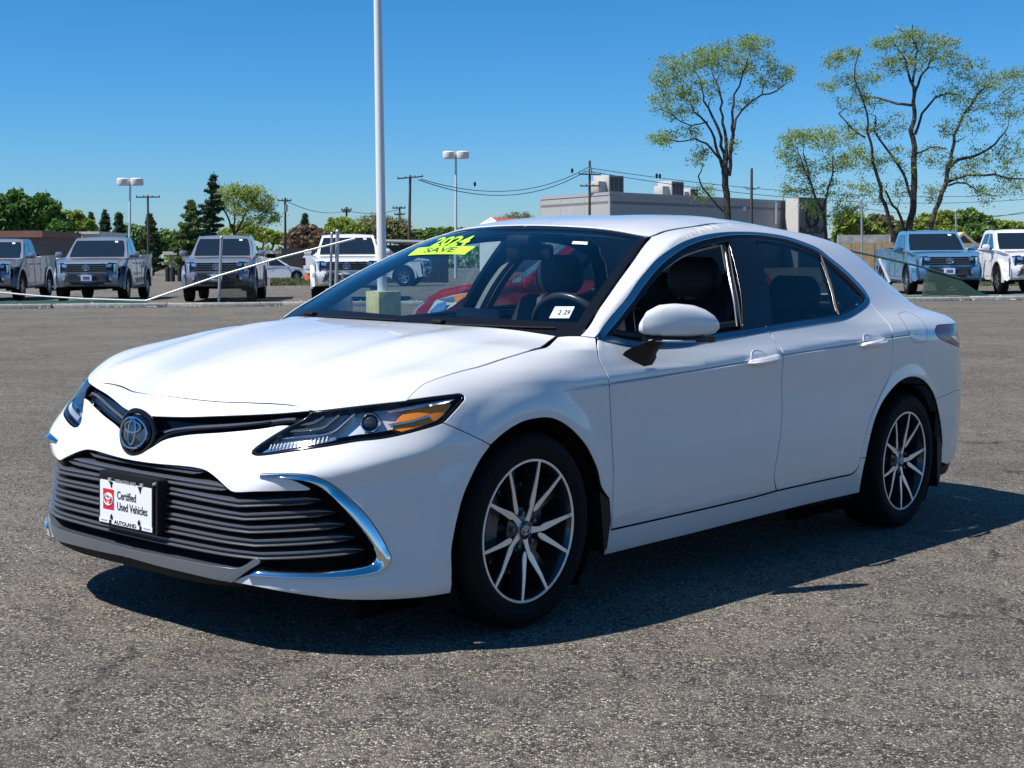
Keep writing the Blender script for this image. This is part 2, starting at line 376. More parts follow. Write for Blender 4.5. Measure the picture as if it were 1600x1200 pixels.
# ---------------------------------------------------------------- ground: one sheet to the horizon
CN = np.array([0.037519, 0.010253, 0.999243]); CT = np.array([-0.651883, 5.143365, -0.043167 + .008])   # lot surface under the sedan (slight cross fall)
KERB_H = .10                     # the truck lot lies a kerb higher
def ground_z(x, y):
    x = np.asarray(x, float); y = np.asarray(y, float)
    pl = CT[2] - (CN[0] * (x - CT[0]) + CN[1] * (y - CT[1])) / CN[2]
    r = np.hypot((x + .2) / 1.0, (y - 5.0))
    return pl * smooth(17, 5.5, r) + KERB_H * smooth(37.62, 37.70, y)
def asphalt():
    m = bpy.data.materials.new('worn_asphalt'); m.use_nodes = True
    n, l, b = nodes(m)
    tc = n.new('ShaderNodeTexCoord')
    def noise(scale, detail=4, rough=.6):
        x = n.new('ShaderNodeTexNoise'); x.inputs['Scale'].default_value = scale; x.inputs['Detail'].default_value = detail; x.inputs['Roughness'].default_value = rough
        l.new(tc.outputs['Object'], x.inputs['Vector']); return x
    def ramp(src, stops):
        r = n.new('ShaderNodeValToRGB'); e = r.color_ramp.elements
        while len(e) < len(stops): e.new(.5)
        for k, (p, c) in enumerate(stops): e[k].position = p; e[k].color = (*c, 1) if len(c) == 3 else c
        l.new(src, r.inputs['Fac']); return r
    def mix(f, a, c, mode='MIX'):
        x = n.new('ShaderNodeMix'); x.data_type = 'RGBA'; x.blend_type = mode
        if isinstance(f, (int, float)): x.inputs['Factor'].default_value = f
        else: l.new(f, x.inputs['Factor'])
        for s_, k in ((a, 'A'), (c, 'B')):
            if isinstance(s_, tuple): x.inputs[k].default_value = (*s_, 1)
            else: l.new(s_, x.inputs[k])
        return x
    # stones of 5 - 12 mm, each with its own grey, set in dark binder
    vo = n.new('ShaderNodeTexVoronoi'); vo.inputs['Scale'].default_value = 140; vo.inputs['Randomness'].default_value = 1
    vd = n.new('ShaderNodeTexVoronoi'); vd.inputs['Scale'].default_value = 140; vd.feature = 'DISTANCE_TO_EDGE'
    wob = noise(85, 2); wm = n.new('ShaderNodeVectorMath'); wm.operation = 'MULTIPLY_ADD'; wm.inputs[1].default_value = (.009, .009, .009)
    l.new(wob.outputs['Color'], wm.inputs[0]); l.new(tc.outputs['Object'], wm.inputs[2])
    for v in (vo, vd): l.new(wm.outputs[0], v.inputs['Vector'])
    sep = n.new('ShaderNodeSeparateColor'); l.new(vo.outputs['Color'], sep.inputs['Color'])
    stone = ramp(sep.outputs['Red'], [(0, (.030, .029, .027)), (.30, (.095, .089, .080)), (.62, (.215, .200, .176)), (.90, (.40, .375, .33)), (1.0, (.68, .65, .59))])
    bind = ramp(vd.outputs['Distance'], [(0.0, (.10, .10, .10)), (.20, (1, 1, 1))])
    c1 = mix(1.0, stone.outputs['Color'], bind.outputs['Color'], 'MULTIPLY')
    # a finer layer of grit
    v2 = n.new('ShaderNodeTexVoronoi'); v2.inputs['Scale'].default_value = 260; l.new(tc.outputs['Object'], v2.inputs['Vector'])
    s2 = n.new('ShaderNodeSeparateColor'); l.new(v2.outputs['Color'], s2.inputs['Color'])
    g2 = ramp(s2.outputs['Green'], [(0, (.045, .043, .039)), (.6, (.165, .154, .136)), (1, (.38, .355, .315))])
    gm = ramp(noise(9, 3).outputs['Fac'], [(.42, (0, 0, 0)), (.70, (.75, .75, .75))])
    c2 = mix(gm.outputs['Color'], c1.outputs['Result'], g2.outputs['Color'])
    # broad stains, tyre polish, pale dust
    big = ramp(noise(.55, 5).outputs['Fac'], [(.30, (.92, .88, .84)), (.52, (1.22, 1.17, 1.09)), (.72, (1.45, 1.36, 1.22))])
    c3 = mix(1.0, c2.outputs['Result'], big.outputs['Color'], 'MULTIPLY')
    md = ramp(noise(3.1, 4).outputs['Fac'], [(.35, (.84, .83, .83)), (.65, (1.05, 1.04, 1.0))])
    c4 = mix(1.0, c3.outputs['Result'], md.outputs['Color'], 'MULTIPLY')
    # long hairline cracks
    cw_ = n.new('ShaderNodeTexVoronoi'); cw_.feature = 'DISTANCE_TO_EDGE'; cw_.inputs['Scale'].default_value = .33
    cm = n.new('ShaderNodeVectorMath'); cm.operation = 'MULTIPLY_ADD'; cm.inputs[1].default_value = (.9, .9, .9)
    l.new(noise(1.3, 6, .7).outputs['Color'], cm.inputs[0]); l.new(tc.outputs['Object'], cm.inputs[2]); l.new(cm.outputs[0], cw_.inputs['Vector'])
    cr = ramp(cw_.outputs['Distance'], [(0, (.22, .22, .22)), (.0035, (.45, .45, .45)), (.0065, (1, 1, 1))])
    ck = ramp(noise(.7, 2).outputs['Fac'], [(.44, (0, 0, 0)), (.56, (1, 1, 1))])
    cx_ = mix(ck.outputs['Color'], (1., 1., 1.), cr.outputs['Color'])
    c5 = mix(1.0, c4.outputs['Result'], cx_.outputs['Result'], 'MULTIPLY')
    l.new(c5.outputs['Result'], b.inputs['Base Color'])
    b.inputs['Roughness'].default_value = .86; b.inputs['Specular IOR Level'].default_value = .35
    ml = n.new('ShaderNodeMath'); ml.operation = 'MINIMUM'; ml.inputs[1].default_value = .3; l.new(vd.outputs['Distance'], ml.inputs[0])
    ad = n.new('ShaderNodeMath'); ad.operation = 'MULTIPLY_ADD'; ad.inputs[1].default_value = .5; l.new(sep.outputs['Green'], ad.inputs[0]); l.new(ml.outputs[0], ad.inputs[2])
    bp = n.new('ShaderNodeBump'); bp.inputs['Strength'].default_value = .9; bp.inputs['Distance'].default_value = .008
    l.new(ad.outputs[0], bp.inputs['Height']); l.new(bp.outputs['Normal'], b.inputs['Normal'])
    return m
ASPHALT = asphalt()
def sheet(name, xs, ys, zf, m, lift=0.0):
    X, Y = np.meshgrid(xs, ys, indexing='ij'); Z = zf(X, Y) + lift; nx, ny = X.shape
    V = np.stack([X, Y, Z], -1).reshape(-1, 3)
    F = [(i * ny + j, (i + 1) * ny + j, (i + 1) * ny + j + 1, i * ny + j + 1) for i in range(nx - 1) for j in range(ny - 1)]
    b = MB(); b.add(V, F); o = b.build(name, m)
    return tag(o, kind='structure')
gx = np.r_[-1500, -600, -250, -120, -70, -40, np.arange(-24, 24.1, 1.0), 40, 70, 120, 250, 600, 1500]
gy = np.r_[-300, -100, -40, np.arange(-18, 30.1, 1.0), 33, 36, 37.6, 37.72, 39, 42, 50, 70, 100, 150, 260, 500, 1000, 2200]
sheet('ground', gx, gy, ground_z, ASPHALT)
# panel edges of the sedan: (arc length along the plan outline, height)
TR = {
 'hood_shut': [(0.0035,0.7367),(0.2336,0.7282),(0.3552,0.7305),(0.5466,0.7335),(0.6244,0.7315),(0.6625,0.7238)],
 'grille_top': [(0.0291,0.6699),(0.1591,0.6767),(0.2982,0.6887),(0.5151,0.7079),(0.6628,0.7229)],
 'grille_low': [(0.0276,0.5604),(0.0593,0.5762),(0.104,0.6036),(0.1784,0.6239),(0.3291,0.6444),(0.4652,0.6634),(0.5515,0.6778),(0.5919,0.6802)],
 'lamp_top': [(0.6628,0.7229),(0.7546,0.733),(0.8512,0.7442),(0.935,0.7534),(1.0165,0.7618),(1.1,0.7712),(1.1908,0.7782),(1.213,0.7794),(1.2251,0.7747),(1.2231,0.7653)],
 'lamp_rear': [(1.2231,0.7653),(1.2027,0.7508),(1.1651,0.7254),(1.13,0.702),(1.1197,0.6967)],
 'lamp_low': [(1.1197,0.6967),(1.091,0.6888),(1.0484,0.6796),(0.9951,0.6683),(0.9183,0.6549),(0.8431,0.6467),(0.7569,0.6319),(0.6237,0.6096),(0.519,0.5914),(0.4875,0.5889),(0.4686,0.5929)],
 'lamp_in': [(0.4686,0.5929),(0.467,0.6),(0.5116,0.6357),(0.5919,0.6802),(0.6522,0.7101),(0.6628,0.7229)],
 'fender_seam': [(1.1242,0.6965),(1.1996,0.6669),(1.3028,0.6211)],
 'arch_front': [(1.1702,0.173),(1.1647,0.2194),(1.1502,0.2998),(1.1582,0.362),(1.1706,0.4159),(1.1908,0.477),(1.2208,0.5295),(1.2583,0.5798),(1.3028,0.6211),(1.3522,0.6489),(1.4005,0.669),(1.4631,0.6855),(1.5276,0.6909),(1.5837,0.6898),(1.6343,0.6786),(1.686,0.6576),(1.7431,0.6231),(1.7945,0.583),(1.832,0.5391),(1.8635,0.4929),(1.8885,0.4378),(1.9141,0.4129),(1.9507,0.3874)],
 'fender_tail': [(1.9507,0.3874),(1.9553,0.3177),(1.9722,0.2594)],
 'hood_seam': [(1.0138,0.7618),(1.0321,0.7751),(1.0552,0.7898),(1.0953,0.809),(1.1335,0.8198),(1.1794,0.8294),(1.2636,0.8437),(1.3706,0.8588),(1.5363,0.8871),(1.6504,0.904),(1.7244,0.9112),(1.7928,0.9215),(1.8426,0.933),(1.8674,0.9413)],
 'cowl_edge': [(1.8674,0.9413),(1.8944,0.9445),(1.9252,0.9457)],
 'ap_base': [(1.9252,0.9457),(1.9407,0.9422),(1.9591,0.9396)],
 'ap_inner': [(1.9252,0.9457),(2.0794,1.04),(2.2259,1.123),(2.3937,1.2081),(2.5569,1.283),(2.6437,1.3159)],
 'door_front': [(1.9604,0.9365),(1.933,0.9007),(1.919,0.8712),(1.9211,0.8499),(1.9302,0.8204),(1.9343,0.7917),(1.9353,0.7633),(1.9416,0.719),(1.9501,0.6359),(1.9584,0.5524),(1.9659,0.4852),(1.9736,0.3746),(1.9871,0.302),(2.0016,0.2675)],
 'door_low': [(2.0016,0.2675),(2.2433,0.2721),(2.5023,0.2772),(2.7265,0.282),(2.9653,0.2884),(3.1356,0.2967)],
 'door_low_rear': [(3.1356,0.2967),(3.4129,0.3013),(3.7225,0.3051),(3.7993,0.3069),(3.8383,0.3211),(3.856,0.3445)],
 'door_rear': [(3.856,0.3445),(3.8606,0.3807),(3.8863,0.4874),(3.9592,0.5842),(4.033,0.6606),(4.1091,0.7367),(4.129,0.7891),(4.1297,0.8406),(4.1318,0.892),(4.1377,0.9239),(4.1589,0.9781),(4.1514,1.0064),(4.1461,1.0378),(4.1366,1.0782)],
 'door_mid': [(3.084,0.9632),(3.0907,0.953),(3.0921,0.9266),(3.1102,0.8887),(3.1131,0.8595),(3.1078,0.7924),(3.1257,0.6612),(3.1144,0.5514),(3.0912,0.4578),(3.0825,0.3836),(3.0966,0.3423),(3.1356,0.2967)],
 'belt': [(1.9604,0.9365),(2.0111,0.9274),(2.1469,0.9078),(2.3092,0.9005),(2.4737,0.9032),(2.601,0.9168),(2.8789,0.9376),(3.081,0.9531),(3.2397,0.9647),(3.4041,0.9754),(3.5772,0.9865),(3.6829,0.9926),(3.8097,1.0047),(3.9776,1.0351),(4.0998,1.0637),(4.1545,1.0899),(4.178,1.1192)],
 'belt_up': [(1.9861,0.9525),(2.0427,0.9444),(2.1594,0.9253),(2.3226,0.9184),(2.4878,0.923),(2.6586,0.9399),(2.9372,0.9593),(3.0893,0.9708),(3.2531,0.9827),(3.4183,0.9939),(3.5922,1.0027),(3.7218,1.0118),(3.8349,1.0268),(3.9683,1.052),(4.064,1.0751),(4.1155,1.0955),(4.1315,1.116)],
 'dlo_out': [(1.962,0.9407),(2.0721,1.0013),(2.2016,1.0691),(2.3103,1.1324),(2.3796,1.1675),(2.4932,1.22),(2.6016,1.2583),(2.7106,1.2904),(2.814,1.313),(2.9385,1.3333),(3.0785,1.3481),(3.2528,1.358),(3.4515,1.3622),(3.6722,1.3543),(3.8102,1.334),(3.9175,1.3089),(3.9655,1.2756),(4.0618,1.2198),(4.1436,1.1481),(4.1619,1.122),(4.1545,1.0899)],
 'dlo_in': [(2.0034,0.9405),(2.1106,0.9901),(2.2368,1.058),(2.3464,1.119),(2.4189,1.1553),(2.5171,1.2003),(2.6212,1.2382),(2.7258,1.2711),(2.8155,1.2917),(2.9266,1.311),(3.0606,1.3278),(3.2212,1.3394),(3.4111,1.3428),(3.6119,1.3324),(3.7453,1.3118),(3.8474,1.2852),(3.9008,1.2537),(3.9842,1.1952),(4.0652,1.1241),(4.0849,1.1012),(4.0868,1.0809)],
 'b_front': [(3.1224,1.3289),(3.0803,1.266),(3.0096,1.1488),(2.9419,0.9593)],
 'b_rear': [(3.3209,1.3393),(3.2545,1.2316),(3.1985,1.0997),(3.1587,0.9781)],
 'b_mid': [(3.227,1.3396),(3.1403,1.2027),(3.0934,1.0782),(3.0796,0.9709)],
 'divider': [(3.8879,1.2763),(3.8115,1.1442),(3.7418,1.0131)],
 'rocker_low': [(2.0087,0.1744),(2.2681,0.1814),(2.5529,0.1869),(2.9683,0.1978),(3.4293,0.2072),(3.9395,0.2097)],
 'rocker_front': [(1.9722,0.2594),(2.0087,0.1744)],
 'rocker_rear': [(3.9395,0.2097),(3.9137,0.267),(3.9018,0.3248),(3.9053,0.3775)],
 'rocker_seam': [(3.8616,0.3777),(3.9053,0.3775)],
 'arch_rear': [(3.9053,0.3775),(3.9123,0.4208),(3.9543,0.5269),(4.0275,0.6145),(4.1012,0.6655),(4.1786,0.7023),(4.2609,0.7231),(4.3387,0.7272),(4.4269,0.7182),(4.5322,0.6851),(4.619,0.6376),(4.6725,0.594),(4.7332,0.5177),(4.7835,0.444),(4.8154,0.3755),(4.8321,0.2766)],
 'rb_seam': [(4.6613,0.604),(4.8128,0.6165),(4.9467,0.6308)],
 'tail': [(4.6903,0.9514),(4.7378,0.9616),(4.9427,0.9685),(4.9825,0.9586),(5.0267,0.9387),(5.0696,0.9135)],
 'tail_low': [(4.6903,0.9514),(4.6518,0.9351),(4.669,0.9102),(4.8051,0.8763),(4.9434,0.8474)],
 'fuel': [(4.3674,1.02),(4.5352,1.0238),(4.5716,0.9959),(4.5467,0.9425),(4.5281,0.8972),(4.4948,0.8886),(4.3602,0.8926),(4.3195,0.9215),(4.3223,0.9742)],
 'low_top': [(0.062,0.5294),(0.1218,0.5312),(0.2062,0.5345),(0.2671,0.5352),(0.316,0.5315),(0.3643,0.5176),(0.4078,0.4999),(0.443,0.484)],
 'beak_low': [(0.443,0.484),(0.4574,0.4815),(0.531,0.4887),(0.6119,0.4953),(0.7016,0.505),(0.6756,0.5198),(0.6431,0.5337),(0.595,0.5396),(0.5337,0.5399)],
 'chrome_out': [(0.5333,0.5407),(0.6102,0.5487),(0.6715,0.55),(0.7099,0.5461),(0.7342,0.5372),(0.766,0.52),(0.824,0.4746),(0.8737,0.4245),(0.9152,0.3677),(0.9366,0.3303),(0.9494,0.301),(0.9474,0.2859),(0.9271,0.268),(0.8869,0.2558),(0.8141,0.2488),(0.7344,0.2473),(0.5919,0.2439),(0.5173,0.2428),(0.4642,0.2168)],
 'chrome_in': [(0.534,0.539),(0.6124,0.5373),(0.6509,0.5322),(0.6864,0.5291),(0.7208,0.5153),(0.757,0.4872),(0.8058,0.4355),(0.8555,0.378),(0.8809,0.3421),(0.8964,0.313),(0.8986,0.2978),(0.8847,0.2842),(0.8377,0.2754),(0.7665,0.2689),(0.6964,0.2651),(0.591,0.2635),(0.5363,0.2632),(0.5152,0.2445)],
 'lip_top': [(0.0058,0.2534),(0.1692,0.2574),(0.3126,0.2579),(0.4149,0.258),(0.4859,0.2599),(0.5205,0.278),(0.5474,0.2951)],
 'lip_low': [(0.0052,0.2288),(0.17,0.2257),(0.3143,0.2232),(0.4614,0.2175)],
 'bumper_low': [(0.4642,0.2168),(0.5434,0.2098),(0.6968,0.1909),(0.7727,0.1806),(0.8517,0.1743),(1.0212,0.1682),(1.1715,0.1707)],
 'kinks': [(0.471,0.4477),(0.4933,0.4105),(0.5131,0.3736),(0.5321,0.3354),(0.5511,0.2991)],
 'bar_end': [(0.7287,0.4701),(0.7724,0.4343),(0.8067,0.3974),(0.8384,0.3592),(0.8685,0.3215)],
 'bars_c': [(0.2611,0.5339),(0.2869,0.491),(0.2958,0.4529),(0.3007,0.414),(0.3044,0.3749),(0.3075,0.3347),(0.31,0.2963)],
 'handleF': [(2.8294,0.8336),(2.8802,0.8596),(2.9903,0.8648),(3.0637,0.8632),(3.0635,0.8403),(2.9892,0.8218),(2.8907,0.8145)],
 'handleR': [(3.7835,0.8894),(3.8577,0.9132),(3.9503,0.9204),(4.0371,0.9179),(4.0388,0.8877),(3.9485,0.8778),(3.8147,0.8746)],
 'lamp_amber': [(0.9895,0.6711),(0.9633,0.682),(1.0174,0.7292),(1.1827,0.7495),(1.16,0.7294),(1.1189,0.7042),(1.0496,0.6851)],
 'lamp_proj': [(0.8903,0.6956)],
 'fin1': [(0.5623,0.6391),(0.6417,0.6477),(0.7276,0.6589),(0.7621,0.669),(0.803,0.6969),(0.8373,0.7201)],
 'fin2': [(0.5905,0.6605),(0.6812,0.6701),(0.725,0.6782),(0.7577,0.6997),(0.7802,0.7137)],
 'fin3': [(0.6231,0.6802),(0.6861,0.6906),(0.7205,0.7071)],
 'drl': [(0.5001,0.5953),(0.621,0.6173),(0.7302,0.637),(0.7717,0.6465),(0.7693,0.6534),(0.7293,0.6449),(0.6157,0.6319),(0.5425,0.6181)],
 'lens_pts': [(0.5794,0.6083),(0.7318,0.6415)],
}
# ---------------------------------------------------------------- white sedan (hero)
def cr_curve(P, step=.012, closed=False):
    P = np.asarray(P, float)
    if len(P) < 3:
        n = max(1, int(np.ceil(np.linalg.norm(P[1] - P[0]) / step)))
        return P[0] + (P[1] - P[0]) * np.linspace(0, 1, n + 1)[:, None]
    E = np.vstack([2 * P[0] - P[1], P, 2 * P[-1] - P[-2]]); out = []
    for i in range(1, len(E) - 2):
        p0, p1, p2, p3 = E[i - 1:i + 3]
        k = [max(np.linalg.norm(b - a), 1e-6) ** .5 for a, b in ((p0, p1), (p1, p2), (p2, p3))]
        t0 = 0; t1 = k[0]; t2 = t1 + k[1]; t3 = t2 + k[2]
        n = max(1, int(np.ceil(np.linalg.norm(p2 - p1) / step)))
        for t in t1 + (t2 - t1) * np.arange(n) / n:
            A1 = (t1 - t) / (t1 - t0) * p0 + (t - t0) / (t1 - t0) * p1
            A2 = (t2 - t) / (t2 - t1) * p1 + (t - t1) / (t2 - t1) * p2
            A3 = (t3 - t) / (t3 - t2) * p2 + (t - t2) / (t3 - t2) * p3
            B1 = (t2 - t) / (t2 - t0) * A1 + (t - t0) / (t2 - t0) * A2
            B2 = (t3 - t) / (t3 - t1) * A2 + (t - t1) / (t3 - t1) * A3
            out.append((t2 - t) / (t2 - t1) * B1 + (t - t1) / (t2 - t1) * B2)
    out.append(P[-1])
    return np.array(out)
def E_(name, a=None, b=None, rev=False):
    P = TR[name][a:b]
    c = cr_curve(P)
    return c[::-1] if rev else c
def chain(*parts):
    P = np.vstack([np.atleast_2d(np.asarray(p, float)) for p in parts])
    keep = [0]
    for i in range(1, len(P)):
        if np.linalg.norm(P[i] - P[keep[-1]]) > .0015: keep.append(i)
    P = P[keep]
    if np.linalg.norm(P[0] - P[-1]) < .0015: P = P[:-1]
    return P
def area2(P): return .5 * np.sum(P[:, 0] * np.roll(P[:, 1], -1) - np.roll(P[:, 0], -1) * P[:, 1])
def inset_poly(P, d, sym):
    n = len(P); out = P.copy()
    for i in range(n):
        a, b, c = P[i - 1], P[i], P[(i + 1) % n]
        ns = []
        for p, q in ((a, b), (b, c)):
            if sym and abs(p[0]) < 1e-4 and abs(q[0]) < 1e-4: continue
            t = q - p; l = np.linalg.norm(t)
            if l > 1e-9: ns.append(np.array([-t[1], t[0]]) / l)
        if not ns: continue
        m = sum(ns); l = np.linalg.norm(m)
        if l < 1e-6: continue
        m /= l; k = d / max(m @ ns[0], .45)
        out[i] = b + m * k
        if sym and abs(b[0]) < 1e-4: out[i][0] = 0
    return out
def in_poly(P, X):
    r = np.zeros(len(X), bool); n = len(P)
    for i in range(n):
        a, b = P[i], P[(i + 1) % n]
        c = (a[1] > X[:, 1]) != (b[1] > X[:, 1])
        with np.errstate(divide='ignore', invalid='ignore'):
            xi = (b[0] - a[0]) * (X[:, 1] - a[1]) / (b[1] - a[1]) + a[0]
        r ^= c & (X[:, 0] < xi)
    return r
def seg_dist(P, X, closed=True):
    d = np.full(len(X), 9e9); n = len(P)
    for i in range(n if closed else n - 1):
        a, b = P[i], P[(i + 1) % n]; ab = b - a; L = ab @ ab + 1e-12
        t = np.clip(((X - a) @ ab) / L, 0, 1)
        d = np.minimum(d, np.linalg.norm(X - a - t[:, None] * ab, axis=1))
    return d
def subdiv(P, sp):
    out = []
    for i in range(len(P)):
        a, b = P[i], P[(i + 1) % len(P)]
        k = max(1, int(np.ceil(np.linalg.norm(b - a) / sp)))
        out += [a + (b - a) * j / k for j in range(k)]
    return np.array(out)
def patch(name, poly, F, m, parent, sp=.02, holes=(), feats=(), inset=.0026, hem=.016, sym=False, side_='L', lip=.0012):
    """sheet over the surface F cut to the outline poly, with a turned-in edge. sym: outline touches a = 0 and is mirrored.
    side_: L, R (mirrored) or B for both as two objects"""
    loops = []
    for k, P in enumerate([poly, *holes]):
        P = np.asarray(P, float)
        if (area2(P) > 0) != (k == 0): P = P[::-1]
        if inset: P = inset_poly(P, inset, sym)
        loops.append(subdiv(P, sp))
    lo, hi = loops[0].min(0), loops[0].max(0)
    g = [(x + (sp / 2 if j % 2 else 0), y) for j, y in enumerate(np.arange(lo[1] + sp / 3, hi[1], sp * .87)) for x in np.arange(lo[0] + sp / 3, hi[0], sp)]
    G = np.array(g) if g else np.zeros((0, 2))
    fl = [np.asarray(f, float) for f in feats]
    if len(G):
        ok = in_poly(loops[0], G) & (seg_dist(loops[0], G) > sp * .45)
        for H in loops[1:]: ok &= ~in_poly(H, G) & (seg_dist(H, G) > sp * .45)
        for f in fl: ok &= seg_dist(f, G, False) > sp * .35
        G = G[ok]
    pts = []; edges = []
    for L in loops:
        b = len(pts); pts += list(L); edges += [(b + i, b + (i + 1) % len(L)) for i in range(len(L))]
    for f in fl:
        fi = in_poly(loops[0], f) & (seg_dist(loops[0], f) > .004)
        for H in loops[1:]: fi &= ~in_poly(H, f) & (seg_dist(H, f) > .004)
        pts += list(f[fi])
    pts += list(G)
    vv, ee, ff, _, _, _ = delaunay_2d_cdt([Vector(p) for p in pts], edges, [], 0, 1e-6)
    X = np.array([tuple(v) for v in vv]); T = np.array([tuple(f) for f in ff if len(f) == 3])
    cen = X[T].mean(1); ok = in_poly(loops[0], cen)
    for H in loops[1:]: ok &= ~in_poly(H, cen)
    T = T[ok]
    # outside is +normal when a x b points out
    ar = (X[T[:, 1], 0] - X[T[:, 0], 0]) * (X[T[:, 2], 1] - X[T[:, 0], 1]) - (X[T[:, 2], 0] - X[T[:, 0], 0]) * (X[T[:, 1], 1] - X[T[:, 0], 1])
    T = np.where((ar < 0)[:, None], T[:, ::-1], T)
    V = F(X[:, 0], X[:, 1]); N = fnormal(F, X[:, 0], X[:, 1])
    if sym:
        z = np.abs(X[:, 0]) < 1e-4; N[z, 1] = 0; N /= np.linalg.norm(N, axis=1)[:, None]; V[z, 1] = 0
    VV, FF, NN = [V], [tuple(t) for t in T], [N]
    FD = []; dark = m is PAINT
    base = len(V)
    if hem:
        for L in loops:
            P3 = F(L[:, 0], L[:, 1]); n3 = fnormal(F, L[:, 0], L[:, 1])
            t = np.roll(P3, -1, 0) - np.roll(P3, 1, 0); t /= np.linalg.norm(t, axis=1)[:, None] + 1e-9
            o = np.cross(t, n3); o /= np.linalg.norm(o, axis=1)[:, None] + 1e-9
            if sym:
                z = np.abs(L[:, 0]) < 1e-4; P3[z, 1] = 0; o[z, 1] = 0
            R = [P3, P3 + o * lip - n3 * lip * .8, P3 + o * lip * 1.05 - n3 * min(.004, hem * .5), P3 + o * lip * 1.1 - n3 * hem]
            NR = [n3, (n3 + o) * .7071, o, o]
            k = len(L)
            VV += R; NN += NR
            for r in range(3):
                for i in range(k):
                    j = (i + 1) % k
                    if sym and abs(L[i, 0]) < 1e-4 and abs(L[j, 0]) < 1e-4: continue
                    (FD if r == 2 and dark else FF).append((base + r * k + i, base + (r + 1) * k + i, base + (r + 1) * k + j, base + r * k + j))
            base += 4 * k
    V = np.vstack(VV); N = np.vstack(NN)
    objs = []
    mm = [m, DARKIN] if dark else m  # deep edge ring coloured dark so panel gaps read as shaded
    def mk(V, F, N, flip=False, b=None):
        b = b or MB(); n0 = len(b.V)
        fl = (lambda f: tuple(reversed(f))) if flip else (lambda f: f)
        b.cm = 0; b.add(V, [fl(f) for f in F], N)
        b.cm = 1; b.F += [tuple(n0 + i for i in fl(f)) for f in FD]; b.M += [1] * len(FD); b.cm = 0
        return b
    mir = np.array([1, -1, 1.])
    if sym:
        b = mk(V, FF, N); mk(V * mir, FF, N * mir, True, b)
        objs.append(b.build(name, mm, parent))
    else:
        if side_ in 'LB': objs.append(mk(V, FF, N).build(name, mm, parent))
        if side_ in 'RB': objs.append(mk(V * mir, FF, N * mir, True).build(name, mm, parent))
    return objs
def off_side(d):
    return lambda s, z: side(s, z, d)

# materials
PAINT = mat('pearl_white_paint', (.745, .745, .75), rough=.42, coat=1.0, spec=.5)
def paint_flake(m, amt=.02):
    n, l, b = nodes(m)
    tc = n.new('ShaderNodeTexCoord'); vo = n.new('ShaderNodeTexVoronoi'); vo.inputs['Scale'].default_value = 900
    l.new(tc.outputs['Object'], vo.inputs['Vector'])
    base = b.inputs['Base Color'].default_value[:]
    mx = n.new('ShaderNodeMix'); mx.data_type = 'RGBA'
    mx.inputs['A'].default_value = tuple(c * (1 - amt) for c in base[:3]) + (1,); mx.inputs['B'].default_value = tuple(min(1, c * (1 + amt)) for c in base[:3]) + (1,)
    l.new(vo.outputs['Color'], mx.inputs['Factor']); l.new(mx.outputs['Result'], b.inputs['Base Color'])
    # very slight waviness of real sheet metal in the clear coat
    nz = n.new('ShaderNodeTexNoise'); nz.inputs['Scale'].default_value = 3.5; nz.inputs['Detail'].default_value = 1
    l.new(tc.outputs['Object'], nz.inputs['Vector'])
    bp = n.new('ShaderNodeBump'); bp.inputs['Strength'].default_value = .10; bp.inputs['Distance'].default_value = .02
    l.new(nz.outputs['Fac'], bp.inputs['Height']); l.new(bp.outputs['Normal'], b.inputs['Coat Normal'])
    return m
paint_flake(PAINT)
CHROME = mat('chrome', (.78, .79, .80), rough=.06, metal=1.0)
BLACKG = mat('gloss_black_plastic', (.008, .008, .010), rough=.14, spec=.35)
BLACKP = speckle(mat('textured_black_plastic', (.008, .008, .009), rough=.55, spec=.3), 300, .3)
DARKIN = mat('dark_cavity', (.010, .010, .011), rough=.9, spec=.1)
GUNMETAL = mat('satin_gunmetal_plastic', (.15, .155, .17), rough=.26, metal=.5)
LIPGREY = mat('dark_grey_lip', (.15, .16, .18), rough=.25, metal=.4, coat=.6)
RUBBER = speckle(mat('tyre_rubber', (.0055, .0055, .006), rough=.75, spec=.18), 60, .25)
ALLOY = mat('machined_alloy', (.82, .83, .86), rough=.34, metal=.75)
ALLOYD = mat('dark_grey_alloy_paint', (.022, .023, .027), rough=.25, metal=.2, coat=.6)
STEEL = speckle(mat('brake_steel', (.20, .20, .21), rough=.42, metal=.9), 40, .3)
GLASSW = glass_mat('windscreen_glass', (.82, .93, .95))
GLASST = glass_mat('tinted_side_glass', (.30, .37, .40), gain=.85)
LENS = glass_mat('clear_lamp_lens', (.95, .97, .98), ior=1.4, gain=1.0)
CLOTH = speckle(mat('black_seat_leather', (.014, .014, .016), rough=.55), 120, .3, bump=.1)
LINER = mat('grey_headliner', (.20, .20, .20), rough=.9)
BEIGE = mat('grey_pillar_trim', (.46, .45, .43), rough=.7)
WHITEP = mat('white_sign_plastic', (.80, .81, .82), rough=.35)
RED = mat('red_print', (.62, .015, .03), rough=.4)
INK = mat('black_print', (.015, .015, .018), rough=.5)
SILVERP = mat('bright_silver_print', (.75, .76, .78), rough=.3, metal=.7)
AMBER = mat('amber_lens', (.92, .27, .02), rough=.25, coat=.5)
LENSRED = mat('red_lens', (.16, .006, .012), rough=.18, spec=.35)
REFL = mat('lamp_reflector', (.72, .75, .80), rough=.14, metal=1.0)
FLUO = mat('fluorescent_yellow_green', (.45, .95, .04), rough=.5)

CARM = Matrix(((-0.638166, 0.768984, 0.037519, -0.651883), (-0.769239, -0.638879, 0.010253, 5.143365), (0.031854, -0.022318, 0.999243, -0.043167), (0, 0, 0, 1)))
car = empty('sedan')
car.matrix_world = CARM
tag(car, 'white four-door sedan with two-tone alloy wheels parked in front of the fence', 'car')

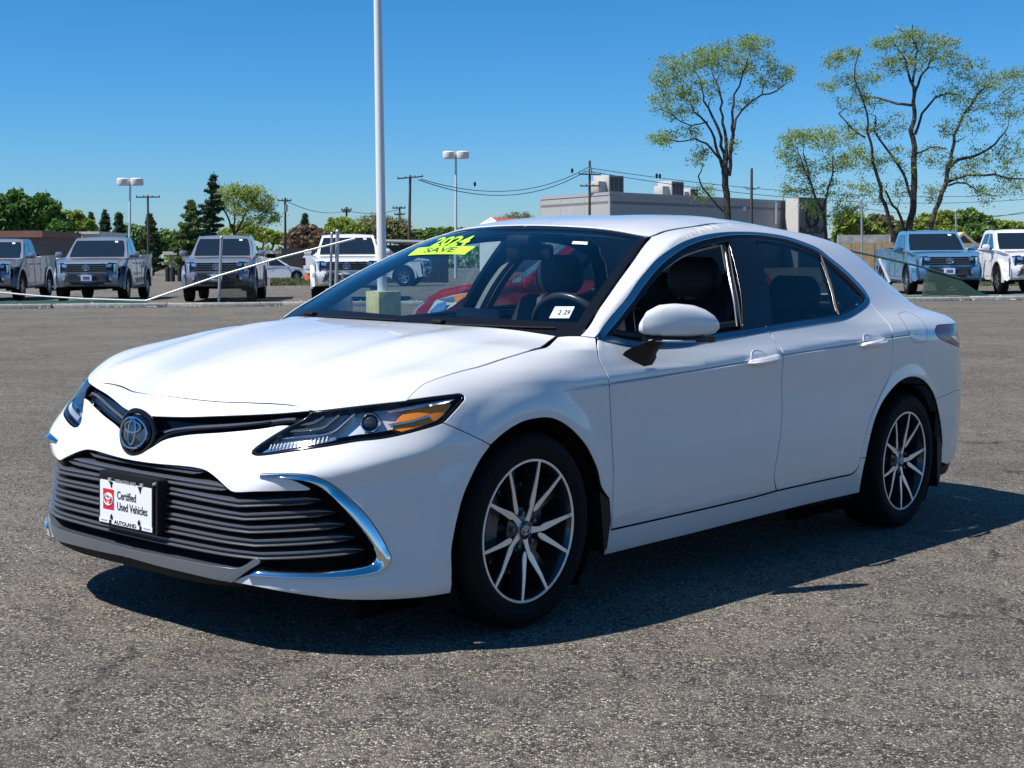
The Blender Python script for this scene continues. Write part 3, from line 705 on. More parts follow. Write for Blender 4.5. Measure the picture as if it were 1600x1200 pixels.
# --- sheet metal on the side surface
zc0 = .558; zl0 = .529
bumper = chain((0, zc0), E_('grille_low'), E_('lamp_in', 0, 4, True), E_('lamp_low', None, None, True), E_('fender_seam'),
               E_('arch_front', 0, 9, True), E_('bumper_low', None, None, True), E_('chrome_out', None, None, True), E_('beak_low', None, None, True), E_('low_top', None, None, True), (0, zl0))
bumper[np.abs(bumper[:, 0]) < .02, 0] *= 1
TRs = TR
crease_f = lambda d: np.array([(s, crease_z(s) + d) for s in np.arange(.5, 1.3, .012)])
patch('front_bumper', bumper, side, PAINT, car, .018, sym=True, feats=[crease_f(-.012), crease_f(0), crease_f(.012)])
nose = chain((0, .667), E_('grille_top'), E_('hood_shut', None, None, True), (0, .737))
patch('nose_panel', nose, side, PAINT, car, .015, sym=True)
fender = chain(E_('lamp_top', 4, None), E_('lamp_rear'), E_('fender_seam'), E_('arch_front', 8, None), E_('fender_tail'), TR['door_front'][-1],
               E_('door_front', None, None, True), E_('ap_base', None, None, True), E_('cowl_edge', None, None, True), E_('hood_seam', None, None, True))
cs = np.arange(1.6, 4.6, .012); cx = np.interp(cs, S_U, S_XY[:, 0])
char = [np.stack([cs, char_z(cx) + d], 1) for d in (-.02, -.010, -.0042, -.0018, .0006, .003, .0055, .012)]
patch('front_fender', fender, side, PAINT, car, .018, inset=.0034, feats=char, side_='B')
door_f = chain(E_('door_front'), E_('door_low'), E_('door_mid', None, None, True), E_('belt', 0, 8, True))
fd = patch('front_door', door_f, side, PAINT, car, .02, inset=.0046, feats=char, side_='B')
door_r = chain(E_('door_mid'), E_('door_low_rear'), E_('door_rear'), TR['belt'][-2], E_('belt', 7, 17, True))
rd = patch('rear_door', door_r, side, PAINT, car, .02, inset=.0046, feats=char, side_='B')
rocker = chain(E_('fender_tail', -1), E_('rocker_front'), E_('rocker_low'), E_('rocker_rear'), E_('rocker_seam', None, None, True),
               TR['door_low_rear'][-1], E_('door_low_rear', None, None, True), E_('door_low', None, None, True)) if False else \
    chain(E_('rocker_front'), E_('rocker_low'), E_('rocker_rear'), TR['rocker_seam'][0], E_('door_low_rear', None, None, True), E_('door_low', None, None, True), TR['door_front'][-1])
patch('rocker_panel', rocker, side, PAINT, car, .02, side_='B')

def z_on_side(x, y):
    s = float(s_at(x)); zs = np.linspace(.98, 1.44, 461)
    yy = side(np.full(461, s), zs)[:, 1]
    i = np.where(yy < y)[0]
    return (s, float(zs[i[0]]) if len(i) else 1.44)
rail = [z_on_side(x, y) for x, y in ((-1.25, .545), (-1.45, .54), (-1.75, .535), (-2.05, .53), (-2.3, .525), (-2.52, .52))]
rgl = [z_on_side(x, y) for x, y in ((-2.62, .525), (-2.8, .54), (-3.0, .565), (-3.2, .60), (-3.32, .625))]
deck = [z_on_side(x, y) for x, y in ((-3.32, .625), (-3.5, .64), (-3.66, .645), (-3.76, .64))]
tail_c = [(4.686, .952), (4.72, .962), (4.80, .966), (5.03, .967), (5.25, .968), (5.32, .968)]
tail_l = [(4.686, .952), (4.648, .935), (4.664, .912), (4.74, .893), (4.95, .858), (5.15, .838), (5.36, .83)]
quarter = chain(E_('ap_base', None, None, True), E_('ap_inner'), cr_curve([TR['ap_inner'][-1]] + rail), cr_curve(rgl), cr_curve(deck), (5.32, .985),
                cr_curve(tail_c)[::-1], cr_curve(tail_l), (5.36, .62), (5.2, .625), E_('rb_seam', None, None, True), E_('arch_rear', 0, 12, True), TR['rocker_seam'][0],
                E_('door_rear', 1, None), TR['belt'][-2], E_('dlo_out', None, None, True))
zz_ = np.linspace(.90, 1.37, 60); pil = [np.stack([s_at(PILLAR_X(zz_) + d), zz_], 1) for d in (-.012, 0, .010, .020, .032, .048)]
q_l, q_r = patch('side_frame', quarter, side, PAINT, car, .016, feats=char + pil, side_='B')
rbump = chain(E_('rb_seam'), (5.2, .625), (5.36, .62), (S_MAX, .62), (S_MAX, .33), (5.5, .30), (5.2, .285), (4.95, .255), TR['arch_rear'][-1], E_('arch_rear', 11, None, True))
patch('rear_bumper', rbump, side, PAINT, car, .025, side_='B', hem=.012)
rvalance = [(4.76, .24), (4.95, .25), (5.2, .28), (5.5, .295), (S_MAX, .325), (S_MAX, .2), (5.3, .19), (4.9, .20), (4.78, .21)]
patch('rear_valance', rvalance, off_side(-.012), BLACKP, car, .03, side_='B')
trunk_face = [(5.36, .62), (S_MAX, .62), (S_MAX, .995), (5.40, .985), (5.36, .83)]
patch('trunk_face', trunk_face, side, PAINT, car, .03, side_='B')

# dark tube painted in as the shade line of the shoulder crease
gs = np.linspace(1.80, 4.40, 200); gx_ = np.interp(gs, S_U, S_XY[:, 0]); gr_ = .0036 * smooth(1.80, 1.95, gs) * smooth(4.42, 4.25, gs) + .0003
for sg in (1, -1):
    MB().tube(side(gs, char_z(gx_) + .0022, -.0012) * [1, sg, 1], list(gr_), 6).build('shoulder_crease_shade', mat('painted_crease_shade', (.03, .035, .045), rough=.7), car)
# fuel filler lid on the left rear quarter
patch('fuel_lid', chain(cr_curve(TR['fuel'])), off_side(.0004), PAINT, car, .015, hem=.003, inset=.0)
MB().tube(side(np.array(cr_curve(TR['fuel'] + TR['fuel'][:1])[:, 0]), cr_curve(TR['fuel'] + TR['fuel'][:1])[:, 1], .0002), .0009, 5, False).build('fuel_lid_gap', DARKIN, car)

# --- coons patches: hood, roof, windscreen, rear window, trunk lid
def curve3(pts):
    C_ = cr_curve(np.asarray(pts, float), .01); L = np.r_[0, np.cumsum(np.linalg.norm(np.diff(C_, axis=0), axis=1))]; L /= L[-1]
    return lambda u: np.stack([np.interp(u, L, C_[:, i]) for i in range(3)], -1)
def on(name, a=None, b=None, rev=False):
    c = E_(name, a, b, rev); return side(c[:, 0], c[:, 1])
def mirror_smooth(pts):
    """even curve across y = 0: returns the half from the centre outwards"""
    P = np.asarray(pts, float); Q = np.vstack([P[1:][::-1] * [1, -1, 1], P]); C_ = cr_curve(Q, .01)
    C_ = C_[C_[:, 1] >= -1e-6]; C_[0] = P[0]; return C_
def coons(cen, edge, front, rear, bump=None):
    cen, edge, front, rear = (c if callable(c) else curve3(c) for c in (cen, edge, front, rear))
    W = np.linalg.norm(edge(np.array(.5)) - cen(np.array(.5))); L = np.linalg.norm(cen(np.array(1.)) - cen(np.array(0.)))
    def S(a, b):
        v = np.abs(np.asarray(a, float)) / W; u = np.asarray(b, float) / L
        sg = np.where(np.asarray(a) < 0, -1., 1.)
        u1, v1 = u[..., None], v[..., None]
        uc, vc = np.clip(u, 0, 1), np.clip(v, 0, 1)
        p = ((1 - v1) * cen(uc) + v1 * edge(uc) + (1 - u1) * front(vc) + u1 * rear(vc)
             - ((1 - u1) * (1 - v1) * cen(np.array(0.)) + (1 - u1) * v1 * edge(np.array(0.)) + u1 * (1 - v1) * cen(np.array(1.)) + u1 * v1 * edge(np.array(1.))))
        if bump is not None: p = p + bump(uc, vc)
        return p * np.stack([np.ones_like(sg), sg, np.ones_like(sg)], -1)
    return S, W, L
Z3 = lambda h: np.stack([0 * h, 0 * h, h], -1)
hs = on('hood_shut'); seam = on('hood_seam')
front_c = mirror_smooth(np.vstack([[hs[0, 0] + .002, 0, hs[0, 2]], hs[12::9], hs[-1:]]))
# the corner of the hood follows the top of the headlamp out to the fender seam
lt = on('lamp_top', 0, 5)
front_c = np.vstack([front_c, lt[1:]])
rear_c = mirror_smooth([(-.24, 0, .962), (-.255, .3, .961), (-.29, .56, .957), tuple(seam[-1])])
cen_c = [tuple(front_c[0]), (.70, 0, .792), (.52, 0, .848), (.28, 0, .902), (.02, 0, .939), (-.24, 0, .962)]
def hood_bump(u, v):
    w = np.sin(np.pi * np.clip(u, 0, 1)) ** .6
    h = .016 * v * (1 - v) * 4 + .0085 * np.exp(-((v - (.46 + .12 * u)) / .085) ** 2) - .009 * np.exp(-((v - (.70 + .08 * u)) / .10) ** 2)
    return Z3(h * w)
HOOD, HW, HL = coons(cen_c, seam, front_c, rear_c, hood_bump)
ru = np.linspace(0, 1, 40)
patch('hood', chain((0, 0), (HW, 0), (HW, HL), (0, HL)), HOOD, PAINT, car, .022, sym=True, inset=.0022)
cw = on('cowl_edge'); ap = on('ap_inner')
ws_low = mirror_smooth([(-.22, 0, .930), (-.25, .3, .930), (-.31, .58, .930), tuple(ap[0] + [.02, -.004, -.012])])
ws_top = mirror_smooth([(-1.045, 0, 1.352), (-1.055, .2, 1.348), (-1.085, .38, 1.338), tuple(ap[-1] + [0, -.006, -.002])])
ap_in = np.vstack([ap[0] + [.02, -.004, -.012], ap[1:-1] - [0, .006, .001], ap[-1] + [0, -.006, -.002]])
ws_cen = [(-.22, 0, .930), (-.42, 0, 1.052), (-.63, 0, 1.165), (-.84, 0, 1.264), (-1.045, 0, 1.352)]
WS, WW, WL = coons(ws_cen, ap_in, ws_low, ws_top, lambda u, v: Z3(.012 * (4 * v * (1 - v)) * np.sin(np.pi * u)))
ws_sq = np.array([(0, 0), (WW, 0), (WW, WL), (0, WL)], float)
windshield = patch('windshield', ws_sq, WS, GLASSW, car, .04, sym=True, inset=0, hem=0)[0]
def band(name, quads, F, m, parent, eps, sp=.03):
    """a strip of frit / trim a little outside surface F"""
    out = []
    for q in quads:
        out.append(np.array(q, float))
    return out
FR = lambda a, b: WS(a, b) + fnormal(WS, a, b) * .0012
edge_w = .034
patch('windshield_border', chain((0, 0), (WW, 0), (WW, WL), (0, WL), (0, WL - .045), (WW - edge_w, WL - .045), (WW - edge_w, .11), (0, .10)), FR, BLACKG, windshield, .03, sym=True, inset=0, hem=0)
rl = side(np.array([p[0] for p in cr_curve([TR['ap_inner'][-1]] + rail)]), np.array([p[1] for p in cr_curve([TR['ap_inner'][-1]] + rail)]))
rg = side(cr_curve(rgl)[:, 0], cr_curve(rgl)[:, 1]); dk = side(cr_curve(deck)[:, 0], cr_curve(deck)[:, 1])
rf_rear = mirror_smooth([(-2.68, 0, 1.402), (-2.66, .25, 1.394), tuple(rl[-1])])
rf_front = mirror_smooth([(-1.05, 0, 1.357), (-1.06, .2, 1.353), (-1.088, .38, 1.343), tuple(rl[0])])
rf_cen = [(-1.05, 0, 1.357), (-1.25, 0, 1.390), (-1.55, 0, 1.417), (-1.9, 0, 1.430), (-2.3, 0, 1.427), (-2.68, 0, 1.402)]
ROOF, RW, RL = coons(rf_cen, rl, rf_front, rf_rear, lambda u, v: Z3(.010 * (v * (1 - v) * 4) * np.sin(np.pi * u)))
patch('roof', chain((0, 0), (RW, 0), (RW, RL), (0, RL)), ROOF, PAINT, car, .03, sym=True)
rgl_top = mirror_smooth([(-2.70, 0, 1.396), (-2.68, .25, 1.389), tuple(rg[0])])
rgl_low = mirror_smooth([(-3.40, 0, 1.10), (-3.385, .3, 1.105), tuple(rg[-1])])
RG, GW, GL = coons([(-2.70, 0, 1.396), (-2.95, 0, 1.315), (-3.2, 0, 1.205), (-3.40, 0, 1.10)], rg, rgl_top, rgl_low)
patch('rear_window', chain((0, 0), (GW, 0), (GW, GL), (0, GL)), RG, GLASST, car, .05, sym=True, inset=.002, hem=0)
dk_rear = mirror_smooth([(-3.93, 0, 1.035), (-3.90, .3, 1.03), tuple(dk[-1])])
DK, DW, DL = coons([(-3.41, 0, 1.098), (-3.6, 0, 1.06), (-3.8, 0, 1.04), (-3.93, 0, 1.035)], dk, mirror_smooth([(-3.41, 0, 1.098), (-3.39, .3, 1.103), tuple(dk[0])]), dk_rear)
patch('trunk_lid', chain((0, 0), (DW, 0), (DW, DL), (0, DL)), DK, PAINT, car, .03, sym=True)

# --- glazing, pillars and trim on the side
def strip(name, outer, inner, F, m, parent=car, sp=.02, side_='B', hem=.006, inset=0):
    return patch(name, chain(outer, inner[::-1]), F, m, parent, sp, side_=side_, hem=hem, inset=inset)
do_, di_ = E_('dlo_out'), E_('dlo_in')
def rsn(P, n=160):
    L = np.r_[0, np.cumsum(np.linalg.norm(np.diff(P, axis=0), axis=1))]; u = np.linspace(0, L[-1], n); return np.stack([np.interp(u, L, P[:, i]) for i in (0, 1)], 1)
A_, B_ = rsn(do_), rsn(di_); fr = np.interp(A_[:, 0], [1.9, 2.3, 3.05, 3.15, 4.2], [.80, .74, .62, .50, .42])[:, None]
strip('window_chrome_trim', A_, A_ + (B_ - A_) * fr, off_side(.002), mat('window_trim_chrome', (.50, .52, .56), rough=.10, metal=1.0), sp=.015)
strip('window_frame', A_ + (B_ - A_) * fr, B_, off_side(-.002), BLACKP, sp=.015)
strip('belt_trim', E_('belt', 0, 16), E_('belt_up', 0, 16), off_side(.002), mat('dark_chrome_trim', (.22, .24, .28), rough=.12, metal=1.0), sp=.015)
inner_dlo = chain(E_('dlo_in'), E_('belt_up', None, None, True))
# black glazing surround with the window openings cut in it
b_f, b_r, div = E_('b_front'), E_('b_rear'), E_('divider')
def lerp_edge(name, k, dz): pass
top = E_('dlo_in'); low = E_('belt_up')
def cut(curve, x0, x1):
    return curve[(curve[:, 0] >= x0) & (curve[:, 0] <= x1)]
def opening(curve_top, curve_low, left, right, m_):
    """window opening between two cut lines (each (s, z) running top to bottom) with margin m_ from the frame"""
    fl_ = lambda c, x: np.interp(x, c[:, 0], c[:, 1])
    return fl_
t_z = lambda s: np.interp(s, top[:, 0], top[:, 1]); l_z = lambda s: np.interp(s, low[:, 0], low[:, 1])
def window(s_top, s_low, e_top, e_low, mt=.012, ml=.004, fr=None):
    """corner positions along the frame (s at top and bottom of front and rear edge)"""
    a = np.linspace(s_top, e_top, 40); up = np.stack([a, t_z(a) - mt], 1)
    b = np.linspace(e_low, s_low, 40); dn = np.stack([b, l_z(b) + ml], 1)
    return chain(up, dn)
win_f = window(2.02, 2.02, 3.085, 2.915, .016)
win_r = window(3.315, 3.15, 3.865, 3.735, .014)
win_q = window(3.905, 3.765, 4.075, 4.05, .014)
frame_sheet = chain(inner_dlo)
win_f2 = window(2.02, 2.02, 3.18, 3.09, .016); win_r2 = window(3.37, 3.29, 3.865, 3.735, .014)
for sd, wf, wr_, gl_f in (('L', win_f, win_r, None), ('R', win_f2, win_r2, GLASSW)):
    patch('window_surround', frame_sheet, off_side(-.006), BLACKG, car, .02, holes=[wf, wr_, win_q], side_=sd, inset=0, hem=.02)
    patch('rear_side_window', chain(wr_), off_side(-.010), GLASST, car, .04, side_=sd, inset=-.003, hem=0)
    patch('quarter_window', chain(win_q), off_side(-.010), GLASST, car, .04, side_=sd, inset=-.003, hem=0)
    if gl_f: patch('front_side_window', chain(wf), off_side(-.010), gl_f, car, .04, side_=sd, inset=-.003, hem=0)   # the near one is rolled down
MB().tube(side(div[:, 0], div[:, 1], -.006), .008, 6).build('window_divider', BLACKP, car)
for k, (d0, m_) in enumerate(((.004, BEIGE), (-.018, BLACKP), (-.040, GUNMETAL))):
    q = b_f + [d0 - .004, 0]; q = q[(q[:, 1] > l_z(q[:, 0]) + .004)]
    MB().tube(side(q[:, 0], q[:, 1], -.012 - .006 * k), .0045, 6).build('window_channel', m_, car)
# drop of frame inside the open window: headliner edge strip
e = cut(top, 2.55, 3.06); MB().tube(side(e[:, 0], e[:, 1] - .03, -.045), .010, 6).build('weatherstrip', BEIGE, car)
bs = E_('belt_up', 1, 10)
MB().tube(side(bs[:, 0], bs[:, 1] + .016, -.045), .020, 8).build('belt_sun_block', BLACKP, car)  # tube added inside the sill to block sun through the open window
patch('quarter_filler', [(4.08, .96), (4.22, 1.0), (4.26, 1.13), (4.15, 1.16), (4.12, 1.10), (4.13, 1.04)], off_side(-.0045), PAINT, car, .02, side_='B', inset=0, hem=0)
# stickers
patch('quarter_sticker', np.array([(4.0, 1.052), (4.035, 1.055), (4.045, 1.033), (4.008, 1.03)]) + [-.02, .01], off_side(-.0085), WHITEP, car, .02, inset=0, hem=0)

dl = chain(E_('door_low'), E_('door_low_rear'))
patch('door_sill_gap_shade', chain(dl + [0, .0075], (dl - [0, .0005])[::-1]), off_side(.0008), DARKIN, car, .03, side_='B', inset=0, hem=0)  # dark strip laid over the joint, gap shade put into colour
patch('inner_shell', [(0, .18), (1.14, .175), (1.10, .55), (.95, .60), (.5, .62), (0, .64)], off_side(-.11), DARKIN, car, .08, sym=True, inset=0, hem=0)  # unseen dark shell added to stop sun leaking through the front
# --- dark inner shell so that gaps read black
patch('inner_shell', [(1.97, .24), (3.83, .24), (3.83, .45), (4.05, .75), (4.05, .93), (2.0, .90), (1.66, .84), (1.70, .76), (1.88, .66), (1.96, .5)], off_side(-.05), DARKIN, car, .12, side_='B', inset=0, hem=0)
sh = MB(); sh.box((-1.45, 0, .24), (1.9, 1.5, .04)); sh.box((.2, 0, .40), (1.0, .9, .3)); sh.box((-3.2, 0, .42), (.9, 1.1, .3)); sh.box((-1.44, 0, .215), (1.90, 1.70, .05)); sh.box((-1.4, 0, .19), (3.9, .8, .05)); sh.box((.60, 0, .36), (.22, 1.28, .30)); sh.box((-3.45, 0, .38), (.35, 1.4, .24))
sh.box((-.28, 0, .62), (.1, 1.5, .5)); sh.prism([(.40, -.78), (.60, -.70), (.72, -.55), (.78, 0), (.72, .55), (.60, .70), (.40, .78)], lambda a, c, h: (a, c, h), .185, .215); sh.prism([(.36, -.74), (.50, -.66), (.60, -.52), (.70, -.28), (.735, 0), (.70, .28), (.60, .52), (.50, .66), (.36, .74)], lambda a, c, h: (a, c, h), .585, .61); sh.box((.0, 0, .60), (.72, 1.1, .02)); sh.build('underbody', DARKIN, car, smooth=False)  # nose plates added here to keep sun from leaking down through gaps
for cx in (0, -2.825):
    for sg in (1, -1):
        b = MB(); prof = [(.365, .56 * sg), (.372, .88 * sg)]
        V, F = [], []
        n = 40
        for i in range(n + 1):
            a = math.radians(-40 + 260 * i / n)
            for y in (.50 * sg, .885 * sg): V.append((cx + .372 * math.cos(a), y, .335 + .36 * math.sin(a)))
        F = [(2 * i, 2 * i + 1, 2 * i + 3, 2 * i + 2) for i in range(n)]
        b.add(V, F); b.box((cx, .50 * sg, .36), (.74, .02, .66))
        b.build('wheel_arch_liner', DARKIN, car)
# mud guards behind the wheels
for sg in (1, -1):
    for (x0, z0, z1, w) in ((-.425, .215, .42, .03), (-3.235, .175, .42, .03)):
        b = MB(); poly = [(x0 + .05, z1), (x0 - .012, z1 - .04), (x0 - .022, z0 + .10), (x0 - .005, z0), (x0 + .012, z0 - .01), (x0 + .03, z0 + .10)]
        b.prism(poly, lambda a, c, h, sg=sg: (a, sg * h, c), .70, .902)
        b.build('mud_guard', BLACKP, car)
# ---------------------------------------------------------------- sedan: front end
def sym_poly(half):
    """close a half outline (running from a = 0 to a = 0) into one polygon over both sides"""
    h = np.asarray(half, float); m = h[::-1] * [-1, 1]
    return chain(h, m)
def side_strip(name, pts, m, parent, off, w, mirror=True):
    pass
# upper grille
ug = chain((0, .672), E_('grille_top'), E_('lamp_in', 3, None, True), E_('grille_low', None, None, True), (0, zc0 - .004))
ugr = patch('upper_grille', ug, off_side(-.035), BLACKG, car, .03, sym=True, inset=-.012, hem=0)[0]
gl_ = E_('grille_low'); gt_ = E_('grille_top')
mid = np.stack([np.linspace(.085, .60, 40), np.interp(np.linspace(.085, .60, 40), gl_[:, 0], gl_[:, 1]) * .62 + np.interp(np.linspace(.085, .60, 40), gt_[:, 0], gt_[:, 1]) * .38], 1)
b = MB()
for sg in (1, -1):
    b.tube(side(mid[:, 0], mid[:, 1], -.018) * [1, sg, 1], .0055, 6)
b.build('grille_bar', GUNMETAL, ugr)
ring = cr_curve(TR['grille_low']); ring = ring[ring[:, 0] < .5]
b = MB()
for sg in (1, -1): b.tube(side(ring[:, 0], ring[:, 1] + .012, -.010) * [1, sg, 1], .006, 6)
b.build('grille_bar', BLACKG, ugr)
# emblem: oval badge of three interlaced ellipses
def ellipse(cx, cy, rx, ry, n=48, skew=0.0):
    return [(cx + rx * math.cos(2 * math.pi * k / n), cy + ry * math.sin(2 * math.pi * k / n)) for k in range(n)]
def logo_tubes(b, F, s, r, n=48):
    for cx, cy, rx, ry in ((0, 0, 1.0, .69), (0, .26, .60, .245), (0, .05, .26, .60)):
        pts = [F(s * x, s * y) for x, y in ellipse(cx, cy, rx, ry, n)]
        b.tube(pts + pts[:1], r, 6, False)
def emblem_f(x, y, h=0.0):
    x, y = x * .90, y * .94
    X = np.array([.862 + h - 1.6 * x * x, x - .022, .617 + y]); X[0] -= .10 * (y + .05); return X
b = MB()
rings = [[emblem_f(k * x, k * y, h) for x, y in ellipse(0, 0, .083, .061, 48)] for k, h in ((1.0, -.04), (1.0, 0), (.97, .006), (.92, .004), (.5, .008), (.03, .009))]
b.loft(rings, cap=True); em = b.build('emblem', mat('dark_blue_glass_badge', (.006, .011, .022), rough=.06, coat=1.0), car)
b = MB(); logo_tubes(b, lambda x, y: emblem_f(x, y, .0085), .074, .0042); b.build('emblem_ring', mat('dark_chrome_ring', (.34, .36, .40), rough=.16, metal=1.0), em)
b = MB(); pts = [emblem_f(x, y, -.004) for x, y in ellipse(0, 0, .094, .072, 48)]; b.tube(pts + pts[:1], .009, 8, False); b.build('emblem_bezel', BLACKG, em)

# lower grille
lo_half = chain((0, .535), E_('low_top'), [(.442, .49), (.60, .515)], E_('chrome_out', 1, 12), [(.72, .20), (.5, .185), (.3, .175), (0, .175)])
lgr = patch('lower_grille', lo_half, off_side(-.075), DARKIN, car, .05, sym=True, inset=-.01, hem=0)[0]
KS = np.array([s for s, z in TR['kinks']]); KZ = np.array([z for s, z in TR['kinks']]); BE = np.array(TR['bar_end'])
bar_lv = [(.524, .30, None), (.486, .425, None)] + [(None, KS[i], i) for i in range(5)]
CZ = [.455, .4165, .3775, .338, .299]
lt_s, lt_z = E_('low_top')[:, 0], E_('low_top')[:, 1]
for z0, smax, i in bar_lv:
    if i is None:
        ss = np.linspace(0, smax, 24); zz = z0 + 0 * ss; ro = np.full(24, -.020)
    else:
        s1 = np.linspace(0, KS[i], 24); z1 = CZ[i] + (KZ[i] - CZ[i]) * (s1 / KS[i]) ** 1.5
        s2 = np.linspace(KS[i], BE[i, 0], 16)[1:]; z2 = KZ[i] + (BE[i, 1] - KZ[i]) * (s2 - KS[i]) / (BE[i, 0] - KS[i])
        ss = np.r_[s1, s2]; zz = np.r_[z1, z2]
        ro = np.r_[-.020 + .016 * (s1 / KS[i]) ** 3, np.linspace(-.004, -.030, len(s2))]
    prof = [(-.055, .016), (-.006, .0125), (.0, .0105), (.0, .0055), (-.010, .0035), (-.012, -.001), (.003, -.004), (.005, -.006), (.003, -.0095), (-.055, -.011)]
    fade = np.ones(len(ss)); fade[-3:] = [.8, .5, .12]
    if i is not None: pass
    b = MB()
    for sg in (1, -1):
        rings = [[side(np.array(s), np.array(z + dz * f), r + dn) * [1, sg, 1] for dn, dz in prof] for s, z, r, f in zip(ss, zz, ro, fade)]
        b.loft(rings)
    b.build('grille_bar', GUNMETAL, lgr)
lip = chain((0, .252), E_('lip_top'), E_('lip_low', None, None, True), (0, .226))
patch('front_lip', lip, off_side(.004), LIPGREY, car, .02, sym=True, inset=0, hem=.10)
lipu = chain((0, .226), E_('lip_low'), [(.49, .205), (.3, .195), (0, .195)])
patch('front_lip', lipu, off_side(-.02), BLACKP, car, .03, sym=True, inset=-.003, hem=.02)
arm = [(.44, .222), (.5, .262), (.548, .295), (.556, .286), (.52, .258), (.47, .218)]
patch('front_lip_arm', chain(cr_curve(arm)), off_side(.008), LIPGREY, car, .015, side_='B', inset=0, hem=.03)
# chrome C around the outer grille
cho = E_('chrome_out', 0, 18); chi = E_('chrome_in')
def ribbon(name, A, B, m, parent, n=140):
    """bright moulding: the face is turned to the sky, so its proud edge changes side at the lower corner"""
    def rs(P):
        L = np.r_[0, np.cumsum(np.linalg.norm(np.diff(P, axis=0), axis=1))]; u = np.linspace(0, L[-1], n)
        return np.stack([np.interp(u, L, P[:, i]) for i in (0, 1)], 1)
    A, B = rs(A), rs(B); rows = []
    k = A[:, 0].argmax(); w = smooth(k - 6, k + 8, np.arange(n))
    up = ((0, -.014), (.0, -.002), (.10, .0015), (.62, .0125), (.80, .0135), (.92, .006), (1, -.03)); dn = ((0, -.014), (.0, .006), (.10, .0125), (.25, .0125), (.75, -.001), (.92, -.006), (1, -.03))
    for (t0, h0), (t1, h1) in zip(up, dn):
        t = (t0 + (t1 - t0) * w)[:, None]; h = h0 + (h1 - h0) * w
        Q = A + (B - A) * t; rows.append(side(Q[:, 0], Q[:, 1], h))
    V = np.vstack(rows); m_ = len(rows)
    F_ = [(i * n + k, i * n + k + 1, (i + 1) * n + k + 1, (i + 1) * n + k) for i in range(m_ - 1) for k in range(n - 1)]
    for sg in (1, -1):
        b = MB(); b.add(V * [1, sg, 1], F_); b.build(name, m, parent, angle=math.radians(60))
ribbon('chrome_blade', cho, chi, CHROME, car)

